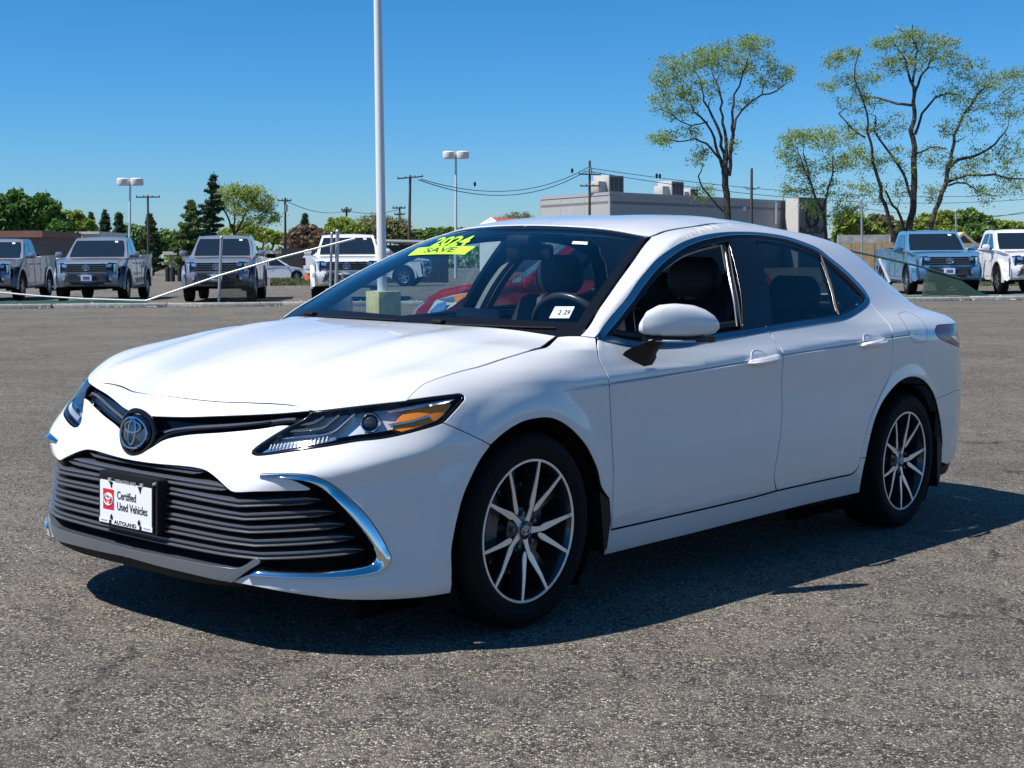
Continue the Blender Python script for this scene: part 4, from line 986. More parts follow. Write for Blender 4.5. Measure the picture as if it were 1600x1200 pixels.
# headlamps
LAMPTRAY = mat('grey_lamp_tray', (.72, .74, .78), rough=.32, metal=.35); FING = mat('lamp_fin_grey', (.10, .11, .125), rough=.25, metal=.6)
hl_out = chain(E_('lamp_top'), E_('lamp_rear'), E_('lamp_low'), E_('lamp_in'))
if area2(hl_out) < 0: hl_out = hl_out[::-1]
for sd in 'LR':
    sg = 1 if sd == 'L' else -1
    hl = empty('headlight', parent=car)
    patch('lamp_housing', hl_out, off_side(-.06), DARKIN, hl, .03, side_=sd, inset=-.004, hem=0)
    inner = inset_poly(subdiv(hl_out, .012), .0065, False)
    up = inner.copy(); 
    patch('lamp_bezel', hl_out, off_side(-.004), BLACKG, hl, .02, holes=[inner], side_=sd, inset=.002, hem=.03)
    patch('lamp_reflector', inset_poly(subdiv(hl_out, .012), .012, False), off_side(-.045), LAMPTRAY, hl, .02, side_=sd, inset=0, hem=0)
    for nm in ('fin1', 'fin2', 'fin3'):
        c = cr_curve(TR[nm], .006); V = []; n = len(c)
        for dz, h in ((.0065, -.040), (.004, -.018), (-.002, -.016), (-.0065, -.042)):
            V.append(side(c[:, 0], c[:, 1] + dz, h) * [1, sg, 1])
        MB().add(np.vstack(V), [(i * n + k, i * n + k + 1, (i + 1) * n + k + 1, (i + 1) * n + k) for i in range(3) for k in range(n - 1)]).build('lamp_fin', REFL if nm == 'fin1' else FING, hl)
    # daytime-running strip with ribs
    dr = TR['drl']
    patch('running_light', chain(cr_curve(dr[:4]), cr_curve(dr[4:])), off_side(-.018), REFL, hl, .012, side_=sd, inset=0, hem=.02)
    b = MB()
    for k in range(16):
        t = k / 15; s0 = .53 + .21 * t; z0 = .606 + .034 * t
        p = [side(np.array(s0 + d), np.array(z0 + q), -.012) * [1, sg, 1] for d, q in ((0, 0), (.002, .014))]
        b.tube(p, .0022, 5)
    b.build('running_light_rib', mat('clear_rib', (.75, .78, .82), rough=.1, spec=.8), hl)
    # projector
    ps, pz = TR['lamp_proj'][0]; P0 = side(np.array(ps), np.array(pz), -.022); nrm = np.array([.80, .60, .05]); nrm /= np.linalg.norm(nrm)
    ey = np.array([0, 0, 1.]); ex = np.cross(ey, nrm); ex /= np.linalg.norm(ex); ey = np.cross(nrm, ex)
    rings = []
    for r, h in ((.030, -.03), (.030, .004), (.0275, .008), (.0245, .006), (.0235, .0)):
        rings.append([(P0 + ex * r * math.cos(a) + ey * r * math.sin(a) + nrm * h) * [1, sg, 1] for a in np.linspace(0, 2 * np.pi, 32, endpoint=False)])
    MB().loft(rings, cap=False).build('projector_bezel', CHROME, hl)
    rings = [[(P0 + ex * r * math.cos(a) + ey * r * math.sin(a) + nrm * h) * [1, sg, 1] for a in np.linspace(0, 2 * np.pi, 32, endpoint=False)] for r, h in ((.0235, -.004), (.020, .004), (.014, .009), (.006, .011), (.001, .0115))]
    MB().loft(rings).build('projector_lens', mat('dark_projector_glass', (.03, .035, .045), rough=.03, coat=1.0), hl)
    am = cr_curve(TR['lamp_amber'] + TR['lamp_amber'][:1], .01)
    patch('turn_signal', chain(am), off_side(-.020), AMBER, hl, .012, side_=sd, inset=.001, hem=.02)
    b = MB()
    for k in range(5):
        t = k / 4; s0, z0 = 1.0 + .13 * t, .700 + .020 * t
    a0 = [side(np.array(s), np.array(z), -.016) * [1, sg, 1] for s, z in ((.955, .690), (1.02, .700), (1.09, .716))]
    b.tube(a0, .004, 6); b.build('lamp_divider', REFL, hl)
    tb = np.array([(.93, .726), (1.0, .736), (1.08, .748), (1.16, .758), (1.195, .762)])
    MB().tube(side(tb[:, 0], tb[:, 1], -.016) * [1, sg, 1], [.003, .006, .007, .006, .003], 8).build('lamp_light_guide', REFL, hl)
    patch('lamp_lens', hl_out, off_side(-.0015), LENS, hl, .02, side_=sd, inset=.003, hem=0)

# licence plate
plate = empty('license_plate', parent=car)
PO = np.array([.912, 0, .400])
plate.scale = (1, .90, .93); plate.location = (0, .012, .400 * .07); ex, ey, ez = np.array([0, 1., 0]), np.array([.012, 0, 1.]), np.array([1., 0, -.012])
def rrect(w, h, r, n=5, cx=0, cy=0):
    out = []
    for qx, qy, a0 in ((1, 1, 0), (-1, 1, 90), (-1, -1, 180), (1, -1, 270)):
        for k in range(n + 1):
            a = math.radians(a0 + 90 * k / n); out.append((cx + qx * (w / 2 - r) + r * math.cos(a), cy + qy * (h / 2 - r) + r * math.sin(a)))
    return out
PF = lambda a, c, h: PO + ex * a + ey * c + ez * h
MB().prism(rrect(.336, .186, .014, 5, .004, .005), PF, -.045, -.006).build('plate_bracket', BLACKP, plate, smooth=False)
MB().prism(rrect(.312, .160, .006), PF, -.006, -.001).build('plate_frame', BLACKG, plate, smooth=False)
MB().prism(rrect(.298, .134, .004, 5, 0, .001), PF, -.001, .0005).build('plate_panel', WHITEP, plate, smooth=False)
MB().prism(rrect(.064, .070, .001, 1, -.098, .004), PF, .0005, .0012).build('plate_logo_block', RED, plate, smooth=False)
b = MB(); logo_tubes(b, lambda x, y: PF(-.098 + x, .004 + y * 1.15, .0016), .0255, .0021); b.build('plate_logo', WHITEP, plate)
def words(name, body, size, x, y, m, align='LEFT', h=.0013, width=1.0, bold=.0):
    V, F = text_mesh(body, size, bold, align, .0002, width)
    MB().add(place(V, PF(x, y, h), ex, ey, ez), F).build(name, m, plate, smooth=False, fix=False)
words('plate_text', 'Certified', .0385, -.048, .023, INK, bold=.0005, width=.80)
words('plate_text', 'Used Vehicles', .0385, -.048, -.015, INK, bold=.0005, width=.80)
MB().prism(rrect(.160, .0165, .002, 2, 0, -.0705), PF, -.001, .001).build('plate_strip', WHITEP, plate, smooth=False)
words('plate_frame_text', 'AUTOLAND', .0185, 0, -.0705, INK, 'CENTER', .0014, 1.25, .0006)
words('plate_frame_text', '1800AUTOLAND', .0150, 0, .0715, SILVERP, 'CENTER', .0014, 1.1, .0004)
for sg in (1, -1):
    MB().prism(rrect(.058, .0155, .001, 2, sg * .124, -.0705), PF, -.001, .0014).build('plate_strip', WHITEP, plate, smooth=False)
    words('plate_frame_text', 'AUTOLAND', .0062, sg * .124, -.0705, mat('grey_print', (.25, .25, .26)), 'CENTER', .0018, 1.1)
    MB().prism([(sg * .080 - .006, -.062), (sg * .080 + .007, -.062), (sg * .080 + .006, -.052), (sg * .080, -.045), (sg * .080 - .006, -.052)], PF, .0006, .003).build('plate_clip', BLACKG, plate, smooth=False)
    MB().prism([(sg * .083 - .010, .066), (sg * .083 + .010, .066), (sg * .083 + .006, .056), (sg * .083 + .004, .044), (sg * .083 - .002, .056)], PF, .0006, .003).build('plate_clip', BLACKG, plate, smooth=False)
    MB().prism(rrect(.017, .0125, .002, 2, sg * .092, .0715), PF, -.001, .0018).build('plate_strip', SILVERP, plate, smooth=False)
MB().lathe([(.0001, .006), (.004, .005), (.0055, .001), (.006, -.006)], 14, 'x', tuple(PO + [-.002, .160, .083])).build('plate_screw', SILVERP, plate)

# ---------------------------------------------------------------- wheels
def polar(r, a): return (-r * math.cos(math.radians(a)), r * math.sin(math.radians(a)))
def spoke_outline(pts):
    """pts: (r, angle, half width); returns outline around the centre line"""
    c = np.array([polar(r, a) for r, a, w in pts]); w = np.array([p[2] for p in pts])
    t = np.gradient(c, axis=0); t /= np.linalg.norm(t, axis=1)[:, None]; n = np.stack([-t[:, 1], t[:, 0]], 1)
    return np.vstack([c + n * w[:, None], (c - n * w[:, None])[::-1]])
def make_wheel(phase):
    w = empty('wheel', parent=car)
    ty = MB(); ty.lathe([(.222, -.095), (.236, -.106), (.25, -.113), (.285, -.1175), (.303, -.111), (.313, -.100), (.3175, -.085), (.319, -.055), (.3125, -.053), (.3125, -.045), (.319, -.043),
                         (.3195, -.018), (.313, -.016), (.313, -.008), (.3195, -.006), (.3195, .006), (.313, .008), (.313, .016), (.3195, .018), (.319, .043), (.3125, .045), (.3125, .053), (.319, .055),
                         (.3175, .085), (.313, .100), (.307, .107), (.305, .1065), (.302, .111), (.292, .1165), (.285, .1175), (.268, .1155), (.266, .1165), (.262, .1145), (.25, .113), (.240, .109), (.2355, .106), (.233, .100), (.226, .094), (.222, .09)], 96, 'y')
    tyre = ty.build('tyre', RUBBER, w, angle=math.radians(50))
    rim = MB(); rim.lathe([(.2345, .101), (.2345, .1055), (.2330, .1075), (.2265, .1075), (.2245, .105)], 96, 'y'); rim_o = rim.build('rim', ALLOY, w)
    MB().lathe([(.2255, .1045), (.221, .096), (.214, .075), (.206, .03), (.204, -.03), (.21, -.09), (.23, -.10)], 72, 'y').build('rim_barrel', ALLOYD, w)
    def face(r): return .098 - .018 * (1 - min(1, r / .22)) ** 1.5 + .010 * smooth(.08, .225, np.array(r)) * 1.0
    top = MB(); dark = MB()
    for k in range(5):
        a = phase + 72 * k
        main = spoke_outline([(.024, a - 14, .0125), (.050, a - 13, .0095), (.078, a - 11, .0085), (.088, a - 9, .0110), (.10, a - 7, .0118), (.13, a - 4, .0095), (.17, a - 1.5, .0072), (.2275, a, .0052)])
        sec = spoke_outline([(.070, a - 24, .002), (.078, a - 25.5, .0080), (.095, a - 27.5, .0102), (.12, a - 29.3, .0088), (.16, a - 31.3, .007), (.2275, a - 33, .005)])
        for o, gr in ((main, .005), (sec, .005)):
            yy = lambda x, z: float(face(math.hypot(x, z)))
            n = len(o); cen = o.mean(0)
            V = [(x, yy(x, z), z) for x, z in o] + [(x, yy(x, z) - .004, z) for x, z in o]
            h = n // 2
            F = [(i, i + 1, n - 2 - i, n - 1 - i) for i in range(h - 1)] + [(i, (i + 1) % n, n + (i + 1) % n, n + i) for i in range(n)]
            top.add(V, F)
            g = (o - 0); gw = np.vstack([o[:h] + (o[:h] - o[::-1][:h]) * .22, (o[h:] + (o[h:] - o[::-1][h:]) * .22)])
            V = [(x, yy(x, z) - .0042, z) for x, z in o] + [(x, yy(x, z) - .024, z) for x, z in gw] + [(x, yy(x, z) - .05, z) for x, z in gw]
            F = [(i, i + 1, n - 2 - i, n - 1 - i) for i in range(h - 1)] + [(r * n + i, r * n + (i + 1) % n, (r + 1) * n + (i + 1) % n, (r + 1) * n + i) for r in range(2) for i in range(n)]
            dark.add(V, F)
        # deep web bridging the two spokes of a pair
        web = spoke_outline([(.03, a - 18, .020), (.075, a - 18, .018), (.13, a - 17, .022), (.225, a - 16.5, .034)])
        if k >= 0:
            dark.prism([(x, z) for x, z in spoke_outline([(.03, a + 21, .016), (.10, a + 20, .010), (.222, a + 19.5, .012)])], lambda x, z, hh: (x, hh, z), .025, .052)
    top.build('machined_spoke', ALLOY, w, angle=math.radians(25)); dark.build('spoke', ALLOYD, w, angle=math.radians(30))
    hub = MB(); hub.lathe([(.001, .082), (.040, .082), (.052, .078), (.074, .070), (.078, .04)], 48, 'y'); hub.build('hub', ALLOYD, w)
    hc = MB(); hc.lathe([(.001, .0885), (.026, .0885), (.0285, .087), (.029, .08)], 40, 'y'); cap = hc.build('hub_cap', BLACKG, w)
    b = MB(); b.lathe([(.029, .084), (.0305, .0885), (.032, .084)], 40, 'y'); logo_tubes(b, lambda x, y: (-x, .0895, y), .021, .0016, 32); b.build('hub_cap_logo', SILVERP, w)
    nutm = mat('lug_nut_chrome', (.30, .30, .31), rough=.3, metal=.8)
    for k in range(5):
        x, z = polar(.0572, phase + 72 * k + 20)
        MB().lathe([(.0085, .068), (.0085, .088), (.0065, .090), (.005, .086), (.0005, .085)], 6, 'y', (x, 0, z)).build('lug_nut', nutm, w)
    MB().lathe([(.075, .035), (.150, .035), (.152, .03), (.152, .012), (.075, .01)], 48, 'y').build('brake_disc', STEEL, w)
    cb = MB()
    rings = [[(-math.cos(t) * r, y, math.sin(t) * r) for r, y in ((.105, .002), (.105, .055), (.160, .055), (.165, .0))] for t in np.radians(np.linspace(150, 200, 8))]
    cb.loft(rings); cb.build('brake_caliper', mat('cast_caliper', (.12, .12, .125), rough=.5, metal=.7), w)
    b = MB(); b.tube([polar(.213, 8)[:1] + (.099,) + polar(.213, 8)[1:], polar(.207, 8)[:1] + (.112,) + polar(.207, 8)[1:]], .0035, 6); b.build('valve_stem', SILVERP, w)
    return w
wl = make_wheel(80); wl.location = (0, .795, .327)
wr = copy_tree(wl, car); wr.location = (-2.825, .795, .327); wr.rotation_euler = (0, math.radians(3), 0)
for x in (0, -2.825):
    o = copy_tree(wl, car); o.location = (x, -.795, .327); o.rotation_euler = (0, math.radians(40), math.pi)

# ---------------------------------------------------------------- mirrors and handles
def superell(cx, cz, rx, rz0, rz1, p, n=28):
    out = []
    for k in range(n):
        a = 2 * math.pi * k / n; c, s_ = math.cos(a), math.sin(a)
        x = rx * math.copysign(abs(c) ** (2 / p), c); z = (rz1 if s_ > 0 else rz0) * math.copysign(abs(s_) ** (2 / (p if s_ > 0 else p + 1.6)), s_)
        out.append((cx + x, cz + z))
    return out
def mir_fit(y, x):
    y2 = .875 + (y - .905) * .72
    return y2, x + 1.62 * (y2 - y)
for sg in (1, -1):
    mr = empty('side_mirror', parent=car)
    if sg < 0: mr.location = (-.10, .03, 0)
    R = []
    for y, x, zb_, zt_, hx, p in ((.905, -.585, .965, .985, .010, 2), (.912, -.588, .955, 1.006, .034, 2.2), (.935, -.600, .948, 1.040, .058, 2.4), (.965, -.622, .945, 1.059, .075, 2.6), (1.00, -.648, .944, 1.064, .085, 2.7),
                                  (1.04, -.678, .945, 1.060, .083, 2.7), (1.07, -.702, .948, 1.047, .072, 2.6), (1.095, -.724, .957, 1.028, .055, 2.4), (1.110, -.738, .970, 1.008, .032, 2.2), (1.115, -.744, .985, .992, .006, 2)):
        zc = zb_ + (zt_ - zb_) * .38; y, x = mir_fit(y, x)
        R.append([(a, y * sg, c) for a, c in superell(x, zc, hx, zc - zb_, zt_ - zc, p)])
    MB().loft(R).build('mirror_housing', PAINT, mr)
    R = []
    for y, x, hx in ((.925, -.60, .045), (.96, -.622, .070), (1.0, -.648, .080), (1.05, -.685, .076), (1.085, -.712, .060), (1.10, -.728, .035)):
        y, x = mir_fit(y, x)
        R.append([(a, y * sg, c) for a, c in superell(x, .936, hx, .010, .012, 3)])
    MB().loft(R).build('mirror_underside', BLACKG, mr)
    R = [[(a, y * sg, c) for a, c in superell(x, .932, hx, .004, .005, 2.5)] for y, x, hx in ((*mir_fit(y_, x_), h_) for y_, x_, h_ in ((.965, -.605, .070), (1.0, -.632, .082), (1.05, -.672, .078), (1.085, -.703, .060)))]
    MB().loft(R).build('mirror_turn_signal', mat('grey_lens', (.45, .47, .5), rough=.08, coat=1.0), mr)
    foot = [(-.505, .882), (-.56, .858), (-.63, .838), (-.68, .843), (-.705, .868), (-.70, .897), (-.62, .900), (-.55, .897)]
    topp = [(-.575, .9405), (-.60, .940), (-.635, .940), (-.665, .940), (-.68, .941), (-.675, .943), (-.63, .944), (-.59, .943)]
    R = []
    for t in np.linspace(0, 1, 9):
        e = t * t * (3 - 2 * t); ring = []
        for (fx, fz), (tx, tz) in zip(foot, topp):
            x = fx + (tx - fx) * e; z = fz + (tz - fz) * t ** .8
            y = .885 + (.945 - .885) * t ** 1.3; x -= .045 * t ** 1.3 + (.012 if z < .87 else 0) * (1 - t)
            ring.append((x, y * sg, z))
        R.append(ring)
    MB().loft(R).build('mirror_stalk', BLACKP, mr)
def make_handle(P, parent, sg):
    # bar handle along the shoulder line, grip thicker at the rear key cover
    s0, z0, s1, z1 = P
    R = []
    for t in np.linspace(0, 1, 22):
        s, z = s0 + (s1 - s0) * t, z0 + (z1 - z0) * t
        hz = .0155 * (1 - abs(2 * t - 1) ** 5) ** .5 * (1.0 if t < .74 else 1.08) + .0008
        out = .010 + .026 * (1 - abs(2 * t - 1) ** 4)
        th = .0105
        ring = []
        for k in range(12):
            a = 2 * math.pi * k / 12
            ring.append(side(np.array(s), np.array(z + hz * math.sin(a)), out - th + th * math.cos(a)) * [1, sg, 1])
        R.append(ring)
    return MB().loft(R).build('door_handle', PAINT, parent)
for doors, P in ((fd, (2.838, .832, 3.075, .851)), (rd, (3.80, .8825, 4.045, .902))):
    for o, sg in zip(doors, (1, -1)):
        h = make_handle(P, o, sg)
        sm, zm = (P[0] + P[2]) / 2 - .035, (P[1] + P[3]) / 2
        c = MB(); rings = []
        for r, d in ((1.0, .0009), (.9, .0016), (.0, .0016)):
            rings.append([side(np.array(sm + .058 * r * math.cos(a)), np.array(zm + .036 * r * math.sin(a) + .004), d) * [1, sg, 1] for a in np.linspace(0, 2 * np.pi, 28, endpoint=False)])
        pts = [side(np.array(sm + .058 * math.cos(a)), np.array(zm + .036 * math.sin(a) + .004), .0005) * [1, sg, 1] for a in np.linspace(0, 2 * np.pi, 40)]
        MB().tube(pts, .0016, 5, False).build('handle_cup_edge', PAINT, o)

# ---------------------------------------------------------------- tail lamps
tl_out = chain(cr_curve(tail_c), (5.36, .968), (5.36, .83), cr_curve(tail_l)[::-1])
for sd in 'LR':
    t = empty('tail_light', parent=car)
    patch('lamp_housing', tl_out, off_side(-.03), DARKIN, t, .03, side_=sd, inset=-.004, hem=0)
    patch('lamp_lens', tl_out, off_side(-.002), LENSRED, t, .02, side_=sd, inset=.003, hem=.02)
    patch('reversing_lens', [(4.86, .912), (5.05, .900), (5.3, .888), (5.3, .856), (5.12, .858), (4.96, .882)], off_side(.001), mat('silver_lens', (.34, .34, .36), rough=.2, coat=.5, metal=.5), t, .02, side_=sd, inset=0, hem=.003)

# ---------------------------------------------------------------- cabin
cab = empty('cabin', parent=car)
MB().box((-1.5, 0, .30), (2.3, 1.5, .04)).build('cabin_floor', DARKIN, cab, smooth=False)
patch('headliner', chain((0, 0), (RW, 0), (RW, RL), (0, RL)), lambda a, b_: ROOF(a, b_) - np.array([0, 0, .035]), LINER, cab, .08, sym=True, inset=.01, hem=0)
dash = MB(); R = []
for y in np.linspace(-.72, .72, 13):
    hmp = .02 * math.exp(-((y - .37) / .16) ** 2)
    e = .05 * (abs(y) / .72) ** 2
    R.append([(-.26 - e, y, .915), (-.45, y, .945 + hmp * .4), (-.66, y, .955 + hmp), (-.76, y, .935 + hmp), (-.80, y, .86), (-.78, y, .70), (-.60, y, .55), (-.26, y, .55)])
dash.loft(R).build('dashboard', speckle(mat('dashboard_vinyl', (.022, .023, .026), rough=.6), 200, .2), cab)
MB().box((-.80, -.04, .965), (.02, .23, .09), bev=.008).build('centre_screen', BLACKG, cab)
b = MB(); c0 = np.array([-.90, .37, .905]); ax = np.array([-.90, 0, .42]); ax /= np.linalg.norm(ax); u = np.array([0, 1., 0]); v = np.cross(ax, u)
pts = [c0 + .185 * (u * math.cos(a) + v * math.sin(a)) for a in np.linspace(0, 2 * np.pi, 49)]
b.tube(pts, .0155, 10, False)
for a in (0, math.pi, -math.pi / 2 if v[2] > 0 else math.pi / 2): b.tube([c0 - ax * .02, c0 + .17 * (u * math.cos(a) + v * math.sin(a))], .016, 8)
b.lathe([(.001, .02), (.06, .01), (.07, -.03)], 20, 'x', tuple(c0 - ax * .02)); b.build('steering_wheel', mat('steering_leather', (.03, .03, .032), rough=.3), cab)
def seat_back(x, y, z0, z1, w, lean, name, head=True):
    b = MB(); R = []
    for t in np.linspace(0, 1, 9):
        z = z0 + (z1 - z0) * t; xx = x - lean * t; ww = w * (1 - .18 * t * t) * (.96 if t in (0,) else 1); th = .085 * (1 - .35 * t)
        R.append([(xx + a, y + c_, z) for a, c_ in superell(0, 0, th, ww, ww, 3.2, 20)])
    R.append([(x - lean * 1.02 + a * .5, y + c_ * .8, z1 + .02) for a, c_ in superell(0, 0, .055, w * .8, w * .8, 3, 20)])
    b.loft(R)
    if head:
        hz = z1 + .03; R = []
        for t in np.linspace(0, 1, 8):
            k = math.sin(math.pi * (.12 + .80 * t)) ** .35; R.append([(x - lean * 1.06 - .01 * t + a, y + c_, hz + .175 * t) for a, c_ in superell(0, 0, .058 * k, .135 * k * (1 - .12 * t), .135 * k * (1 - .12 * t), 2.8, 20)])
        b.loft(R)
        for s_ in (-.05, .05): b.tube([(x - lean, y + s_, z1 - .02), (x - lean * 1.06, y + s_, hz + .04)], .008, 6)
    b.build(name, CLOTH, cab)
for y in (.37, -.37):
    seat_back(-1.50, y, .50, 1.045, .245, .24, 'front_seat')
    MB().box((-1.28, y, .46), (.55, .50, .16), bev=.05).build('seat_cushion', CLOTH, cab)
seat_back(-2.36, 0, .50, .985, .66, .22, 'rear_seat', False)
for y in (.40, 0, -.40):
    R = []
    for t in np.linspace(0, 1, 8):
        k = math.sin(math.pi * (.12 + .80 * t)) ** .35; R.append([(-2.58 - .02 * t + a, y + c_, 1.0 + .185 * t) for a, c_ in superell(0, 0, .055 * k, .14 * k, .14 * k, 2.8, 20)])
    MB().loft(R).build('head_restraint', CLOTH, cab)
MB().box((-2.98, 0, 1.02), (.75, 1.25, .03)).build('parcel_shelf', DARKIN, cab)
for sg in (1, -1):                              # inner pillar trims and grab rails
    s_ = np.linspace(0, 1, 12)
    q = cr_curve([(3.23, 1.335), (3.14, 1.203), (3.092, 1.078), (3.066, .96)], .03)
    q[:, 0] += 0 if sg > 0 else .10
    P3 = side(q[:, 0], q[:, 1], -.075) * [1, sg, 1]
    MB().loft([[p + [-.045, 0, 0], p + [.045, 0, 0], p + [.035, -.02 * sg, 0], p + [-.035, -.02 * sg, 0]] for p in P3]).build('pillar_trim', BEIGE, cab)
    P4 = side(q[1:, 0] + .01, q[1:, 1], -.115) * [1, sg, 1]
    MB().loft([[p + [-.024, 0, 0], p + [.024, 0, 0], p + [.024, -.003 * sg, 0], p + [-.024, -.003 * sg, 0]] for p in P4]).build('seat_belt', mat('grey_belt_webbing', (.10, .10, .105), rough=.8), cab)
    aq = E_('ap_inner') + [.03, -.01]; P5 = side(aq[:, 0] + .04, aq[:, 1] - .02, -.06) * [1, sg, 1]
    MB().tube(P5[6:-6], .018, 8).build('pillar_trim', mat('dark_pillar_trim', (.06, .06, .062), rough=.8), cab)
    cq = np.array([(4.10, 1.20), (4.14, 1.1), (4.19, 1.0)]); P6 = side(cq[:, 0] + .06, cq[:, 1], -.13) * [1, sg, 1]
    MB().tube(P6, .05, 8).build('pillar_trim', BLACKP, cab)
    dt = [(2.03, .90), (2.4, .885), (2.9, .925), (3.75, .975), (3.75, .5), (2.03, .5)]
    patch('door_trim', dt, off_side(-.085), mat('dark_door_trim', (.02, .02, .022), rough=.7), cab, .1, side_='L' if sg > 0 else 'R', inset=0, hem=0)
MB().box((-1.07, 0, 1.245), (.035, .24, .065), bev=.015).build('rear_view_mirror', BLACKP, cab)
MB().box((-1.03, 0, 1.29), (.10, .13, .05), bev=.02).build('sensor_housing', BLACKP, cab)
for sg in (1, -1): MB().box((-1.24, sg * .28, 1.318), (.15, .34, .014), bev=.006).build('sun_visor', LINER, cab)

# wiper blades tucked at the foot of the windscreen
def WSS(a, b): return WS(np.abs(a), b) * np.stack([np.ones_like(a), np.where(a < 0, -1., 1.), np.ones_like(a)], -1)
def WSN(a, b): n_ = fnormal(WS, np.abs(a), b); return n_ * np.stack([np.ones_like(a), np.where(a < 0, -1., 1.), np.ones_like(a)], -1)
for y0, y1 in ((-.55, .02), (.10, .60)):
    ys = np.linspace(y0, y1, 14); b_ = np.linspace(.045, .062, 14); X = WSS(ys, b_) + WSN(ys, b_) * .006
    MB().tube(X, .004, 6).build('wiper', BLACKP, car)
    k = WSS(np.array([y0 + .1]), np.array([.052]))[0]; MB().box(tuple(k + [.01, 0, .012]), (.03, .05, .015), bev=.005).build('wiper_arm', BLACKP, car)
# stickers behind and on the windscreen: (across, up the glass) corners, top left first
def glass_panel(name, c, m, lift, n=14, skirt=0.0):
    c = np.array(c, float); u, v = np.meshgrid(np.linspace(0, 1, n), np.linspace(0, 1, 6), indexing='ij')
    P = (c[0] * ((1 - u) * (1 - v))[..., None] + c[1] * (u * (1 - v))[..., None] + c[2] * (u * v)[..., None] + c[3] * ((1 - u) * v)[..., None]).reshape(-1, 2)
    X = WSS(P[:, 0], P[:, 1]) + WSN(P[:, 0], P[:, 1]) * lift
    return MB().add(X, [(i * 6 + j, i * 6 + j + 1, (i + 1) * 6 + j + 1, (i + 1) * 6 + j) for i in range(n - 1) for j in range(5)]).build(name, m, car)
def glass_words(name, body, c, m, lift, bold=0.0, wide=1.0, par=None, fill=(.04, .96, .08, .92)):
    V, F = text_mesh(body, 1.0, bold, 'LEFT', 0, wide); A = np.array(V)[:, :2]; lo, hi = A.min(0), A.max(0)
    uv = (A - lo) / (hi - lo); u = fill[0] + uv[:, 0] * (fill[1] - fill[0]); v = 1 - (fill[2] + uv[:, 1] * (fill[3] - fill[2]))
    c = np.array(c, float)
    P = c[0] * ((1 - u) * (1 - v))[:, None] + c[1] * (u * (1 - v))[:, None] + c[2] * (u * v)[:, None] + c[3] * ((1 - u) * v)[:, None]
    X = WSS(P[:, 0], P[:, 1]) + WSN(P[:, 0], P[:, 1]) * lift
    return MB().add(X, F).build(name, m, par or car, smooth=False, fix=False)
dg = [(-.4563, .7882), (-.1951, .7922), (-.1449, .6734), (-.3683, .6579)]
glass_words('price_numerals', '2024', dg, INK, .0025, .05, 1.0, fill=(.0, 1.0, .0, 1.0))
glass_words('price_numerals', '2024', dg, FLUO, .0035, .028, 1.0, fill=(-.01, .985, .03, 1.0))
sv = [(-.466, .6626), (-.0836, .6758), (-.0711, .5934), (-.4173, .5697)]
so = glass_panel('save_sticker', sv, FLUO, .0025); glass_words('sticker_text', 'SAVE', sv, mat('dark_green_print', (.02, .10, .02)), .0035, .02, 1.2, so, (.24, .76, .22, .84))
ins = [(.5498, .2073), (.6131, .2181), (.6173, .1355), (.5547, .1279)]
io_ = glass_panel('inspection_sticker', ins, mat('pale_mint_sticker', (.62, .78, .72), rough=.4), .0022)
glass_words('sticker_text', '2', ins, INK, .003, .02, 1.0, io_, (.32, .48, .28, .68)); glass_words('sticker_text', '29', ins, INK, .003, .02, 1.0, io_, (.60, .92, .28, .68))
for v_ in (.10, .84): glass_words('sticker_text', 'INSPECTION', ins, mat('grey_sticker_print', (.2, .25, .25)), .003, 0, 1.0, io_, (.25, .85, v_, v_ + .07)) if False else None
tg = [(.385, .75), (.455, .755), (.465, .725), (.395, .72)]
glass_panel('toll_tag', tg, WHITEP, .0022)
# ---------------------------------------------------------------- other vehicles
def arc(cx, cz, r, a0, a1, n=12):
    return [(cx + r * math.cos(math.radians(a0 + (a1 - a0) * k / n)), cz + r * math.sin(math.radians(a0 + (a1 - a0) * k / n))) for k in range(n + 1)]
def body_loft(name, outline, layers, warp, m, parent):
    """side outline swept across the width; layers: (y, shrink dx, shrink dz) inwards from the outline; warp bends it in plan and section"""
    o = np.array(outline); cen = o.mean(0)
    def ring(y, k):
        q = o.copy()
        if k:
            t = np.roll(o, -1, 0) - np.roll(o, 1, 0); t /= np.linalg.norm(t, axis=1)[:, None] + 1e-9
            n_ = np.stack([-t[:, 1], t[:, 0]], 1)
            if area2(o) < 0: n_ = -n_
            q = o + n_ * k
        return [warp(a, y, c) for a, c in q]
    rings = [ring(y, k) for y, k in layers]
    return MB().loft(rings).build(name, m, parent, angle=math.radians(40))
def poly_on(name, pts, fn, m, parent, lift=.004, thick=.012):
    """flat-ish part on a surface: pts (a, b) -> fn(a, b, h)"""
    return MB().prism(pts, fn, -thick, lift).build(name, m, parent, angle=math.radians(30))
TRIM_D = mat('dark_plastic_trim', (.02, .021, .023), rough=.55)
TGLASS = mat('dark_vehicle_glass', (.012, .018, .024), rough=.03, coat=1.0, spec=.7)
TWHEEL = mat('silver_alloy', (.42, .43, .45), rough=.3, metal=.9)
HLAMP = mat('headlamp_chrome', (.55, .58, .62), rough=.1, metal=.9)
PLATEW = mat('white_dealer_plate', (.78, .78, .80), rough=.5)
